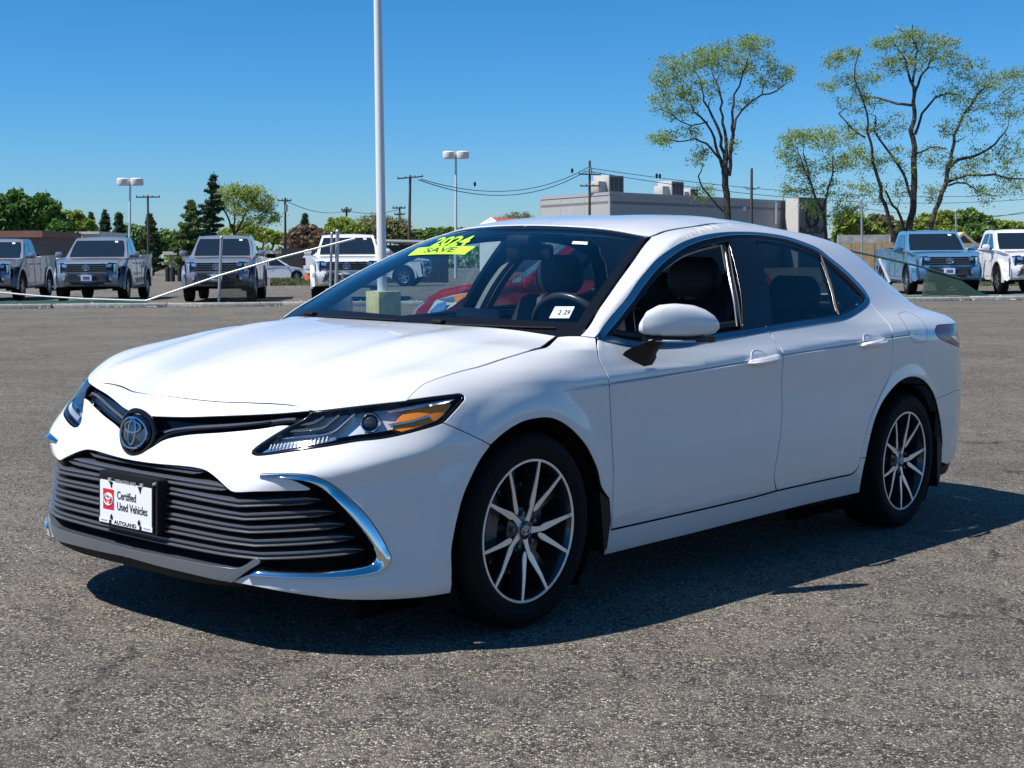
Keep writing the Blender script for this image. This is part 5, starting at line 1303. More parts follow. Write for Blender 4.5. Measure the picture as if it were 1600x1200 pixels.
def simple_wheel(parent, x, y, z, r, w, sg, nsp=6):
    wh = empty('wheel', (x, y, z), 0, parent)
    MB().lathe([(r * .62, -w / 2), (r * .9, -w / 2), (r * .985, -w * .42), (r, -w * .25), (r, w * .25), (r * .985, w * .42), (r * .9, w / 2), (r * .62, w / 2)], 32, 'y').build('tyre', RUBBER, wh)
    b = MB(); b.lathe([(r * .64, sg * w * .5), (r * .64, sg * w * .46), (r * .56, sg * w * .40), (r * .54, -sg * w * .2), (r * .05, -sg * w * .1)], 32, 'y')
    for k in range(nsp):
        a = 2 * math.pi * k / nsp + .3
        d = np.array([math.cos(a), math.sin(a)]); n_ = np.array([-d[1], d[0]])
        q = [d * r * .1 + n_ * r * .09, d * r * .57 + n_ * r * .055, d * r * .57 - n_ * r * .055, d * r * .1 - n_ * r * .09]
        b.prism([tuple(p) for p in q], lambda a_, c_, h: (a_, h, c_), sg * w * .28, sg * w * .45)
    b.lathe([(.001, sg * w * .46), (r * .13, sg * w * .46), (r * .15, sg * w * .3)], 16, 'y')
    b.build('rim', TWHEEL, wh)
    return wh
def make_pickup(paint, label, group):
    t = empty('pickup_truck'); tag(t, label, 'pickup truck', group)
    def warp(x, y, z):
        k = smooth(.35, .98, np.array(x)); f = 1 - .13 * float(k) ** 1.6
        if z > 1.0 and x > -.6: f -= .035 * float(smooth(1.0, 1.2, np.array(z)))
        xx = x - .10 * (abs(y) / .95) ** 3 * float(smooth(.5, .95, np.array(x)))
        return (xx, y * f, z + .02 * (1 - (y / .95) ** 2) * float(smooth(1.05, 1.15, np.array(z))) * (1 if x > -.6 else 0))
    lower = ([(.78, .40), (.90, .46), (.93, .60), (.94, .74), (.90, .80), (.885, 1.0), (.84, 1.085), (.70, 1.125), (.40, 1.165), (0, 1.195), (-.50, 1.225), (-.60, 1.235), (-1.4, 1.245), (-2.32, 1.26), (-2.36, 1.30), (-3.3, 1.31), (-4.32, 1.33), (-4.38, 1.28), (-4.36, .75), (-4.30, .62), (-3.86, .56)]
             + arc(-3.35, .42, .50, 20, 160) + [(-2.83, .44), (-.55, .40)] + arc(0, .42, .50, 180, 18)[2:] + [(.50, .44)])[::-1]
    body_loft('body', lower, [(-.94, -.03), (-.955, .0), (-.93, .012), (-.86, .012), (-.5, .0), (0, 0), (.5, 0), (.86, .012), (.93, .012), (.955, .0), (.94, -.03)] if False else
              [(-.955, -.018), (-.955, .0), (-.90, .012), (-.55, .014), (0, .014), (.55, .014), (.90, .012), (.955, .0), (.955, -.018)], warp, paint, t)
    bed = MB(); bed.box((-3.36, 0, 1.20), (1.86, 1.62, .26)); bed.build('bed_liner', DARKIN, t, smooth=False)
    for cx in (0, -3.35):
        for sg in (1, -1):
            MB().prism(arc(cx, .42, .485, -15, 195, 16), lambda a, c, h, sg=sg: (a, sg * h, c), .60, .93).build('wheel_arch_liner', DARKIN, t)
            P = arc(cx, .42, .50, -8, 188, 18); Q = arc(cx, .42, .565, -8, 188, 18)[::-1]
            MB().prism(P + Q, lambda a, c, h, sg=sg: warp(a, sg * h, c), .93, .985).build('fender_flare', paint, t, angle=math.radians(30))
            simple_wheel(t, cx, sg * .84, .39, .39, .25, sg)
    # cab
    def cw_(x, y, z):
        k = (z - 1.22) / .60
        return (x, y * (1 - .17 * k) - 0, z - .035 * (abs(y) / .86) ** 2.5 * max(0, min(1, (z - 1.6) / .2)))
    cabo = [(-.52, 1.20), (-1.22, 1.765), (-1.36, 1.815), (-1.75, 1.835), (-2.12, 1.815), (-2.22, 1.775), (-2.33, 1.26), (-2.33, 1.20)]
    body_loft('cab', cabo, [(-.86, -.02), (-.86, 0), (-.80, .004), (-.4, .004), (0, .004), (.4, .004), (.80, .004), (.86, 0), (.86, -.02)], cw_, paint, t)
    # glazing
    def wsf(a, b, h):           # a across, b up the screen
        x0, z0, x1, z1 = -.52, 1.20, -1.22, 1.765
        x = x0 + (x1 - x0) * b; z = z0 + (z1 - z0) * b
        c = cw_(x, a, z); return (c[0] + .63 * h + .02, c[1], c[2] + .78 * h + .004)
    poly_on('windscreen', [(-.76, .10), (.76, .10), (.78, .55), (.765, .93), (-.765, .93), (-.78, .55)], wsf, TGLASS, t, .006, .004)
    poly_on('windscreen_ticket', [(.50, .80), (.60, .80), (.60, .88), (.50, .88)], wsf, PLATEW, t, .010, .0)
    for sg in (1, -1):
        def swf(a, b, h, sg=sg): c = cw_(a, .86 * sg, b); return (c[0], c[1] + sg * h, c[2])
        poly_on('side_window', [(-.78, 1.275), (-1.20, 1.61), (-1.33, 1.715), (-1.50, 1.735), (-1.50, 1.28)], swf, TGLASS, t, .005, .004)
        poly_on('side_window', [(-1.57, 1.28), (-1.57, 1.735), (-1.85, 1.73), (-2.06, 1.70), (-2.14, 1.45), (-2.17, 1.29)], swf, TGLASS, t, .005, .004)
        def dsf(a, b, h, sg=sg): return (a, sg * (.958 + h), b)
        for (x0, x1) in ((-.58, -1.52), (-1.55, -2.30)):
            for q in ([(x0, .50), (x0, 1.24), (x0 - .008, 1.24), (x0 - .008, .50)], [(x1, .50), (x1, 1.24), (x1 + .008, 1.24), (x1 + .008, .50)], [(x0, .50), (x1, .50), (x1, .508), (x0, .508)]):
                poly_on('door_gap', q, dsf, DARKIN, t, .0015, .002)
        for x in (-1.36, -2.12):
            MB().box((x, sg * .985, 1.06), (.20, .03, .04), bev=.012).build('door_handle', paint, t)
        mr = MB(); mr.box((-.70, sg * 1.08, 1.31), (.13, .20, .17), bev=.05); mr.build('side_mirror', paint, t)
        MB().box((-.70, sg * .98, 1.27), (.10, .14, .06), bev=.02).build('mirror_arm', TRIM_D, t)
        MB().prism([(-.55, .40), (-2.83, .42), (-2.83, .36), (-.55, .34)], lambda a, c, h, sg=sg: (a, sg * h, c), .86, .965).build('side_step', TRIM_D, t)
        # lamps wrap round the corner: dark housing with bright insets
        hlp = [(.50, 1.07), (.66, 1.075), (.80, 1.02), (.84, .90), (.80, .80), (.70, .84), (.62, .96)]
        def hf(a, b, h, sg=sg):                     # a = width, b = height, on the nose
            x = .925 - .30 * max(0, abs(a) - .48) ** 1.35 - .10 * max(0, b - .95); c = warp(x, sg * a, b); return (c[0] + h, c[1], c[2])
        L = empty('headlight', parent=t)
        poly_on('lamp_housing', [(.50, 1.055), (.76, 1.075), (.93, 1.05), (.95, .93), (.90, .80), (.80, .76), (.76, .86), (.58, .90)], hf, BLACKG, L, .018, .16)
        poly_on('lamp_lens', [(.60, 1.03), (.76, 1.04), (.74, .96), (.62, .95)], hf, HLAMP, L, .026, .0)
        poly_on('running_light', [(.80, 1.04), (.89, 1.03), (.90, .95), (.86, .84), (.81, .80), (.82, .92)], hf, HLAMP, L, .025, .0)
        poly_on('fog_recess', [(.56, .70), (.66, .76), (.86, .74), (.88, .56), (.70, .52), (.58, .56)], hf, TRIM_D, t, .022, .10)
        poly_on('fog_lamp', [(.68, .66), (.76, .67), (.77, .61), (.69, .60)], hf, HLAMP, t, .03, .0)
        poly_on('tail_light', [(-.955, 1.24), (-.80, 1.24), (-.80, .92), (-.955, .92)], lambda a, b, h, sg=sg: (-4.39 - h, -sg * a, b), LENSRED, t, .01, .12)
    def gf(a, b, h):
        x = .925 - .30 * max(0, abs(a) - .48) ** 1.35 - .10 * max(0, b - .95) - (.10 * (abs(a) / .95) ** 3); c = (x, a * .90, b); return (c[0] + h, c[1], c[2])
    g = poly_on('grille', [(-.62, 1.05), (.62, 1.05), (.665, .98), (.60, .83), (-.60, .83), (-.665, .98)], gf, TRIM_D, t, .022, .10)
    poly_on('grille_surround', [(-.68, 1.085), (.68, 1.085), (.64, 1.05), (-.64, 1.05)], gf, paint, t, .045, .10)
    poly_on('grille_surround', [(-.60, .83), (.60, .83), (.62, .78), (-.62, .78)], gf, paint, t, .045, .10)
    for z in (.88, .94, 1.0):
        MB().prism([(-.60, z - .010), (.60, z - .010), (.60, z + .010), (-.60, z + .010)], gf, .0, .034).build('grille_bar', GUNMETAL, g)
    b = MB(); logo_tubes(b, lambda x, y: gf(x, .945 + y, .045), .105, .010, 24); b.build('emblem', HLAMP, t)
    poly_on('lower_intake', [(-.56, .75), (.56, .75), (.52, .58), (-.52, .58)], gf, TRIM_D, t, .02, .10)
    poly_on('skid_plate', [(-.55, .56), (.55, .56), (.48, .44), (-.48, .44)], gf, TRIM_D, t, .0, .10)
    poly_on('dealer_plate', [(-.16, .74), (.16, .74), (.16, .585), (-.16, .585)], gf, PLATEW, t, .05, .0)
    poly_on('plate_print', [(-.10, .70), (.10, .70), (.10, .62), (-.10, .62)], gf, mat('blue_print', (.10, .12, .40)), t, .053, -.045)
    ch = MB(); ch.box((-2.2, 0, .46), (3.9, 1.5, .14)); ch.box((.2, 0, .62), (1.1, 1.1, .30)); ch.box((-1.7, 0, .70), (5.0, 1.7, .4)); ch.tube([(-3.35, -.8, .40), (-3.35, .8, .40)], .07, 8); ch.tube([(0, -.8, .40), (0, .8, .40)], .06, 8)
    ch.build('chassis', DARKIN, t, smooth=False)
    return t
SILVER = paint_flake(mat('silver_blue_paint', (.25, .275, .32), rough=.35, metal=.35, coat=1.0))
WHITE2 = mat('white_truck_paint', (.80, .80, .80), rough=.35, coat=1.0)
BLUE2 = paint_flake(mat('steel_blue_paint', (.105, .25, .42), rough=.32, metal=.15, coat=1.0))
def recolour(root, paint):
    for o in [root] + list(root.children_recursive):
        if o.type == 'MESH':
            for k, m in enumerate(o.data.materials):
                if m is SILVER:
                    o.data = o.data.copy() if o.data.users > 1 else o.data
                    o.data.materials[k] = paint
def put(o, px, Y, psi):
    """px: column of the photograph where the nose stands; psi: yaw of the rear end"""
    X = (px - 800) / 2244.93 * Y
    o.location = (X, Y, float(ground_z(X, Y))); o.rotation_euler = (0, 0, math.radians(-90 - psi))
    return o
G_ROW = 'new pickup trucks parked in a row behind the fallen fence'
truck = make_pickup(SILVER, 'silver pickup truck parked between the leftmost silver truck and the one behind the wire fence', G_ROW)
put(truck, 149, 40.6, -5.0)
t1 = copy_tree(truck); put(t1, -14, 42.0, -5.0); t1['label'] = 'silver pickup truck at the far left, cut off by the picture edge'
t3 = copy_tree(truck); put(t3, 347, 39.3, -5.5); t3['label'] = 'silver pickup truck standing behind the upright mesh fence post and slanting rail'
t4 = copy_tree(truck); recolour(t4, WHITE2); put(t4, 545, 39.0, -5.5); t4['label'] = 'white pickup truck seen head-on beside the tall white lamp post'
t5 = copy_tree(truck); recolour(t5, BLUE2); put(t5, 1470, 40.4, 3.0); t5['label'] = 'steel blue pickup truck behind the sagging green fence mesh'
t6 = copy_tree(truck); recolour(t6, WHITE2); put(t6, 1612, 39.8, 3.0); t6['label'] = 'white pickup truck at the right edge next to the blue truck'
t7 = copy_tree(truck); recolour(t7, WHITE2); put(t7, 640, 62, -82); t7['label'] = 'white pickup truck standing side-on far behind, seen through the windscreen of the white sedan'

def make_car(name, paint, label, group, prof, glassline, wb, r, w, lamp=None, nose=.22):
    """simple car from a side outline; x = 0 at the front axle"""
    c = empty(name); tag(c, label, 'car', group)
    hw = w / 2
    x0 = max(p[0] for p in prof); x1 = min(p[0] for p in prof)
    def warp(x, y, z):
        k = float(smooth(x0 - .75, x0, np.array(x))); k2 = float(smooth(x1 + .6, x1, np.array(x)))
        f = 1 - .22 * k ** 1.5 - .15 * k2 ** 1.5 - .05 * float(smooth(.55, .95, np.array(z)))
        return (x - nose * (abs(y) / hw) ** 3 * k + .15 * (abs(y) / hw) ** 3 * k2, y * f, z)
    body_loft('body', prof, [(-hw, -.02), (-hw, 0), (-hw * .93, .012), (-hw * .6, .02), (0, .025), (hw * .6, .02), (hw * .93, .012), (hw, 0), (hw, -.02)], warp, paint, c)
    def cwp(x, y, z):
        k = (z - .92) / .5
        return (x, y * (1 - .22 * max(0, k)), z)
    gh = hw * .93
    body_loft('cab', glassline, [(-gh, -.02), (-gh, 0), (-gh * .9, .01), (0, .02), (gh * .9, .01), (gh, 0), (gh, -.02)], cwp, paint, c)
    g = np.array(glassline)
    (ax, az), (bx, bz) = g[0], g[1]
    L = math.hypot(bx - ax, bz - az); nx, nz = (bz - az) / L, -(bx - ax) / L
    if nz < 0: nx, nz = -nx, -nz
    def wsf(a, b, h):
        q = cwp(ax + (bx - ax) * b, a, az + (bz - az) * b); return (q[0] + nx * (h + .012), q[1], q[2] + nz * (h + .012))
    poly_on('windscreen', [(-gh * .86, .06), (gh * .86, .06), (gh * .86, .95), (-gh * .86, .95)], wsf, TGLASS, c, .008, .004)
    (ax2, az2), (bx2, bz2) = g[-2], g[-3]
    for sg in (1, -1):
        def sf(a, b, h, sg=sg): q = cwp(a, gh * sg, b); return (q[0], q[1] + sg * h, q[2])
        zt = g[:, 1].max() - .09; zb = .955
        f = lambda z: float(np.interp(z, [az, bz], [ax, bx])) - .09
        m = (g[0, 0] + g[-2, 0]) / 2
        rr = lambda z: float(np.interp(z, [az2, bz2], [ax2, bx2])) + .10
        poly_on('side_window', [(f(zb) - .05, zb), (f(zt), zt), (m + .03, zt + .01), (m + .03, zb)], sf, TGLASS, c, .006, .004)
        poly_on('side_window', [(m - .03, zb), (m - .03, zt + .01), (rr(zt), zt), (rr(zb), zb + .03)], sf, TGLASS, c, .006, .004)
        for cx in (0, -wb):
            simple_wheel(c, cx, sg * (hw - .10), r, r, .2, sg, 5)
            MB().prism(arc(cx, r + .01, r + .055, -10, 190, 14), lambda a, q, h, sg=sg: (a, sg * h, q), hw * .55, hw - .012).build('wheel_arch_liner', DARKIN, c)
        MB().box((f(zb) - .02, sg * (hw + .06), 1.0), (.12, .17, .13), bev=.045).build('side_mirror', paint, c)
        for x in (m + .12, m - .85):
            MB().box((x, sg * (hw * .965 + .008), .84), (.16, .02, .03), bev=.008).build('door_handle', paint, c)
        if lamp: lamp(c, sg, warp, hw)
    MB().box((-wb / 2, 0, .34), (wb * .95, w * .8, .2)).build('underbody', DARKIN, c, smooth=False)
    return c
def red_lamp(c, sg, warp, hw):
    L = empty('headlight', parent=c)
    pts = [(.70, .70), (.64, .77), (.50, .83), (.32, .875), (.06, .915), (.20, .83), (.32, .76), (.48, .69), (.62, .67)]
    def hf(a, b, h): q = warp(a, hw * sg, b); return (q[0], q[1] + sg * h, q[2])
    poly_on('lamp_housing', pts, hf, mat('pale_headlamp_bowl', (.62, .66, .60), rough=.25, coat=1.0), L, .010, .03)
    poly_on('lamp_reflector', [(.60, .71), (.50, .79), (.38, .82), (.40, .74), (.52, .69)], hf, HLAMP, L, .016, .0)
    poly_on('turn_signal', [(.30, .87), (.08, .91), (.20, .84), (.27, .80)], hf, AMBER, L, .014, .0)
RED2 = mat('red_car_paint', (.52, .022, .026), rough=.3, coat=1.0)
hatch_prof = ([(.62, .22), (.74, .30), (.80, .50), (.78, .62), (.72, .72), (.62, .80), (.44, .885), (.14, .935), (-.35, .985), (-1.2, 1.0), (-2.6, 1.03), (-3.05, 1.02), (-3.12, .70), (-3.10, .40), (-3.0, .28), (-2.84, .26)]
              + arc(-2.55, .31, .36, -5, 185, 10) + [(-2.2, .22), (-.4, .22)] + arc(0, .31, .36, 185, -5, 10))[::-1]
hatch_glass = [(-.35, .93), (-1.00, 1.42), (-1.35, 1.50), (-2.2, 1.50), (-2.75, 1.43), (-3.02, .98), (-3.02, .9), (-.3, .9)]
red = make_car('hatchback', RED2, 'red hatchback parked behind the white sedan, seen through its windows', None, hatch_prof, hatch_glass, 2.55, .31, 1.70, red_lamp, .09)
red.location = (-.36, 15.6, float(ground_z(-.3, 15.6))); red.rotation_euler = (0, 0, math.radians(180 + 3))
sed_prof = ([(.70, .22), (.82, .34), (.84, .52), (.76, .68), (.30, .80), (-.40, .90), (-2.6, .93), (-3.55, .98), (-3.66, .90), (-3.68, .50), (-3.55, .28), (-3.1, .26)] + arc(-2.75, .32, .37, -5, 185, 10) + [(-2.35, .22), (-.42, .22)] + arc(0, .32, .37, 185, -5, 10))[::-1]
sed_glass = [(-.40, .88), (-1.15, 1.36), (-1.5, 1.43), (-2.1, 1.43), (-2.5, 1.36), (-3.2, .95), (-3.2, .85), (-.4, .85)]
WS2 = make_car('sedan', WHITE2, 'small white car far off between the third silver truck and the white truck', None, sed_prof, sed_glass, 2.75, .32, 1.78)
WS2.location = (-14.2, 95, 0); WS2.rotation_euler = (0, 0, math.radians(12))
ws3 = copy_tree(WS2); ws3['label'] = 'white car almost hidden behind the gap of the two leftmost silver trucks'
ws3.location = (-18.0, 58, 0); ws3.rotation_euler = (0, 0, math.radians(-80))
# ---------------------------------------------------------------- site: kerb, fence, poles, wires, buildings
CAMR = np.array([[0.999968, -0.008, -0.0], [-0.000682, -0.08521, 0.996363], [-0.007971, -0.996331, -0.085212]])
def at(u, v, Y):
    """world point at distance Y whose direction is that of a point surveyed in the photograph (1600 x 1200)"""
    d = CAMR @ np.array([(u - 800) / 2244.93, (v - 600) / 2244.93, 1.0])
    return np.array([0, 0, 1.13]) + d * (Y / d[1])
GALV = speckle(mat('galvanised_steel', (.42, .43, .44), rough=.45, metal=.6), 40, .15)
WPOLE = mat('white_painted_steel', (.74, .74, .74), rough=.4)
WOODP = speckle(mat('weathered_pole_timber', (.075, .062, .05), rough=.9), 12, .35)
CONC = speckle(mat('weathered_concrete', (.36, .345, .31), rough=.9), 9, .25, bump=.3)
GREENM = mat('green_windscreen_mesh', (.012, .055, .04), rough=.7)
DARKM = mat('dark_wire_mesh', (.02, .035, .032), rough=.6)
# kerb along the edge of the lot, cast in lengths
kx = np.arange(-24, 27, 3.0)
kerb = empty('kerb'); tag(kerb, 'low worn concrete kerb along the edge of the truck lot', 'kerb')
for k, x in enumerate(kx):
    dz = rng.uniform(-.012, .012)
    MB().box((x + 1.5, 37.66 + rng.uniform(-.03, .03), .045 + dz), (2.985, .16, .14), rz=rng.uniform(-.004, .004), bev=.02).build('kerb_stone', CONC, kerb, angle=math.radians(60))
# weeds and rubble strewn along the kerb
b = MB()
for k in range(260):
    x = rng.uniform(-17, 16); y = 37.5 + rng.gauss(0, .22); r = rng.uniform(.012, .05)
    V = [(x + r * rng.uniform(.6, 1.3) * a, y + r * rng.uniform(.6, 1.3) * c, float(ground_z(x, y)) + r * (.5 + .6 * e)) for a, c, e in ((1, 0, 0), (0, 1, 0), (-1, 0, 0), (0, -1, 0), (0, 0, 1), (0, 0, -1))]
    b.add(V, [(0, 1, 4), (1, 2, 4), (2, 3, 4), (3, 0, 4), (1, 0, 5), (2, 1, 5), (3, 2, 5), (0, 3, 5)])
tag(b.build('rubble', CONC, smooth=False), 'small broken bits of concrete scattered along the kerb', 'rubble', kind='stuff')

def mesh_net(name, corners, nu, nv, r, m, parent, sag=0.0):
    """chain-link: two families of slanting wires over a bilinear panel"""
    A, B, C_, D = (np.array(c, float) for c in corners)      # bottom left, bottom right, top right, top left
    f = lambda u, v: A * (1 - u) * (1 - v) + B * u * (1 - v) + C_ * u * v + D * (1 - u) * v - np.array([0, 0, sag * 4 * u * (1 - u) * v])
    b = MB()
    for s_ in (1, -1):
        for k in range(-nv, nu + 1):
            pts = []
            for j in range(nv + 1):
                u = (k + (j if s_ > 0 else nv - j)) / nu
                if 0 <= u <= 1: pts.append(f(u, j / nv))
            if len(pts) > 1: b.tube(pts, r, 3, False)
    o = b.build(name, m, parent, smooth=False); o['kind'] = 'stuff'
    return o
def post(name, p0, p1, r, m, parent, cap=True):
    b = MB(); b.tube([p0, p1], r, 10)
    o = b.build(name, m, parent)
    if cap:
        c = MB(); q = np.array(p1); c.lathe([(r * 1.25, -.02), (r * 1.25, .02), (r * .8, .05), (.001, .065)], 10, 'z', tuple(q)); c.build('post_cap', GALV, o)
    return o
# fence remains between the lots: one thing per free-standing piece
YF = 38.0
zf = KERB_H
def gpt(u, Y, z=0.0): q = at(u, 600, Y); return np.array([q[0], Y, zf + z])
fl = empty('chain_link_fence', gpt(345, YF)); tag(fl, 'upright grey fence post with torn wire mesh in front of the third silver truck', 'fence')
def loc(o, p): return np.array(p) - np.array(o.location)
post('fence_post', loc(fl, gpt(345, YF)), loc(fl, at(346, 372, YF)), .038, GALV, fl)
mesh_net('wire_mesh', [loc(fl, gpt(346, YF)), loc(fl, gpt(402, YF + .4)), loc(fl, at(398, 440, YF + .4)), loc(fl, at(347, 432, YF))], 16, 9, .009, DARKM, fl)
# fallen rail leaning from the ground up to the posts by the white truck
rail = empty('fallen_fence_rail'); tag(rail, 'long white fence rail slanting from the ground up to the post by the white truck', 'fence rail')
q0 = at(228, 470, 37.9); q0[2] = max(q0[2], zf + .02)
MB().tube([q0, at(345, 430, 37.86), at(440, 402, 37.84), at(555, 372.5, 37.8)], .026, 10).build('rail', mat('white_worn_pipe', (.62, .62, .62), rough=.4, metal=.3), rail)
r2 = empty('fallen_fence_rail'); tag(r2, 'bent white fence rail lying on the green mesh at the left edge', 'fence rail')
MB().tube([at(-20, 455, 38.3), at(60, 462.5, 38.2), at(130, 467, 38.1), at(200, 469, 38.0), at(236, 470, 37.95)], .022, 8).build('rail', WPOLE, r2)
for u, lab, v1, rr in ((518, 'thin grey fence post just left of the two in front of the white truck', 366, .032), (527, 'thicker grey fence post in front of the white truck beside the lamp post', 362, .05)):
    f = empty('fence_post', gpt(u, YF - .1)); tag(f, lab, 'fence post', 'fence posts by the white truck')
    post('post', (0, 0, 0), loc(f, at(u + .5, v1, YF - .1)), rr, GALV, f)
# collapsed green screen cloth lying on the ground at the left
def cloth(name, pts_far, pts_near, hump, m, label, nu=60, nv=10, seed=3):
    b = MB(); V = []; r_ = random.Random(seed)
    ph = [(r_.uniform(2, 9), r_.uniform(0, 6), r_.uniform(.3, 1)) for _ in range(7)]
    for i in range(nu + 1):
        u = i / nu
        for j in range(nv + 1):
            v = j / nv
            p = np.array(pts_near(u)) * (1 - v) + np.array(pts_far(u)) * v
            h = sum(a * math.sin(f_ * 2.1 * u * 3 + o + v * 4 * a) for f_, o, a in ph) / 7
            p[2] += max(.012, hump(u) * math.sin(math.pi * min(1, v * 1.02)) * (.75 + .6 * h))
            V.append(p)
    F = [(i * (nv + 1) + j, (i + 1) * (nv + 1) + j, (i + 1) * (nv + 1) + j + 1, i * (nv + 1) + j + 1) for i in range(nu) for j in range(nv)]
    b.add(V, F); o = b.build(name, m); return tag(o, label, 'mesh screen')
cloth('green_screen_cloth', lambda u: gpt(-30 + 260 * u, 39.2 - .5 * u), lambda u: gpt(-30 + 265 * u, 37.95), lambda u: .10 + .10 * math.exp(-((u - .72) / .12) ** 2), GREENM, 'collapsed green mesh screen lying on the ground before the leftmost trucks')
# right-hand stretch: leaning white post, slanting rail, green mesh hanging down from it, cloth on the ground
fr_ = empty('chain_link_fence'); tag(fr_, 'sagging green mesh fence hanging from a slanting rail before the blue truck', 'fence')
A0, A1 = at(1324, 391, 38.4), at(1500, 435, 38.1)
MB().tube([A0, at(1375, 402, 38.3), at(1440, 417, 38.2), A1], .026, 8).build('rail', mat('dark_green_pipe', (.03, .07, .06), rough=.5), fr_)
mesh_net('wire_mesh', [gpt(1438, 38.0), gpt(1536, 38.0), at(1500, 437, 38.1), at(1446, 421, 38.2)], 26, 11, .010, GREENM, fr_)
b = MB(); P = [gpt(1438, 38.06), gpt(1545, 38.06), at(1500, 446, 38.15), at(1452, 430, 38.25)]
b = MB()
for k in range(34):
    t = k / 33; b.tube([P[0] * (1 - t) + P[1] * t, P[3] * (1 - t) + P[2] * t + np.array([0, 0, .02 * math.sin(k)])], .012, 3, False)
o = b.build('privacy_slat', GREENM, fr_, smooth=False); o['kind'] = 'stuff'
lp = empty('fence_post'); tag(lp, 'short white fence post leaning in front of the blue truck bed', 'fence post')
MB().tube([at(1390, 441, 38.2), at(1374, 404, 38.3)], .042, 10).build('post', WPOLE, lp)
cloth('green_screen_cloth', lambda u: gpt(1395 + 260 * u, 39.0), lambda u: gpt(1390 + 260 * u, 37.85), lambda u: .05 + .05 * math.sin(5 * u) ** 2, mat('grey_green_screen', (.10, .13, .12), rough=.8), 'flattened grey-green mesh lying along the kerb at the right', seed=9)
for u, v0, v1, Y, lab in ((1346, 470, 312, 39.6, 'tall thin grey fence post left of the blue truck'), (1493.5, 470, 330, 44, 'tall thin grey fence post behind the blue truck')):
    f = empty('fence_post', gpt(u, Y)); tag(f, lab, 'fence post', 'tall thin posts by the blue truck')
    post('post', (0, 0, 0), loc(f, at(u, v1, Y)), .028, GALV, f)
# back fence rail with dark boards behind the lamp post
bf = empty('board_fence'); tag(bf, 'dark fence with pale top rail behind the white truck and lamp post', 'fence')
a, c = at(560, 376, 70), at(700, 379, 70)
MB().tube([a, c], .09, 8).build('rail', GALV, bf)
for k in range(9):
    t0, t1 = k / 9, (k + 1) / 9
    p, q = a + (c - a) * t0, a + (c - a) * t1
    MB().box(((p[0] + q[0]) / 2, 70.1, (a[2] + zf) / 2 - .1), ((q[0] - p[0]) * .985, .05, a[2] - zf - .25)).build('board', mat('dark_fence_board', (.035, .037, .04), rough=.8) if k == 0 else bpy.data.materials['dark_fence_board'], bf, smooth=False)

# tall white lamp post close by, on a yellow concrete base
lampm = empty('lamp_post', (at(598, 500, 29)[0], 29, 0)); tag(lampm, 'tall white lamp post rising out of the picture, on a yellow concrete base', 'lamp post')
tx = at(590.0, 0, 29) - np.array(lampm.location); tx *= 10.2 / tx[2]
MB().tube([(0, 0, .50), tuple(tx * .35 + [0, 0, .3]), tuple(tx * .7), tuple(tx)], [.098, .088, .075, .062], 20).build('pole', WPOLE, lampm)
MB().lathe([(.001, .56), (.16, .56), (.16, .52), (.20, .50), (.20, .44)], 20, 'z').build('base_plate', WPOLE, lampm)
MB().box((.02, 0, .24), (.52, .52, .62), rz=.62, bev=.02).build('concrete_base', speckle(mat('yellow_painted_concrete', (.62, .52, .24), rough=.8), 8, .15), lampm)
for sg in (1, -1): MB().box((tx[0] + sg * .55, 0, 10.2), (.7, .35, .16), bev=.05).build('lamp_head', WPOLE, lampm)
def twin_lamp(u, vtop, Y, r, label):
    L = empty('lamp_post', (at(u, 500, Y)[0], Y, float(ground_z(0, Y)))); tag(L, label, 'lamp post', 'twin-headed lamp posts far off')
    q = loc(L, at(u - .6, vtop + 3, Y)); s = Y / 2244.93
    MB().tube([(0, 0, 0), tuple(q * .5), tuple(q)], [r, r * .85, r * .7], 10).build('pole', mat('pale_lamp_pole', (.60, .66, .68), rough=.4) if 'pale_lamp_pole' not in bpy.data.materials else bpy.data.materials['pale_lamp_pole'], L)
    for sg in (1, -1):
        c = q + np.array([sg * 10.5 * s, 0, 1.2 * s])
        MB().lathe([(.001, 5.5 * s), (8.6 * s, 5.2 * s), (10 * s, 3.8 * s), (10 * s, -4 * s), (9 * s, -6 * s), (.001, -6.2 * s)], 20, 'z', tuple(c)).build('lamp_head', mat('white_lamp_drum', (.75, .74, .72), rough=.4) if 'white_lamp_drum' not in bpy.data.materials else bpy.data.materials['white_lamp_drum'], L)
        MB().tube([tuple(q), tuple(c)], 1.5 * s, 6).build('lamp_arm', WPOLE, L)
    return L
twin_lamp(713, 240, 90, .10, 'slender white lamp post with two drum heads above the sedan roof')
twin_lamp(204, 282, 105, .10, 'slender pale lamp post with two drum heads behind the second silver truck')

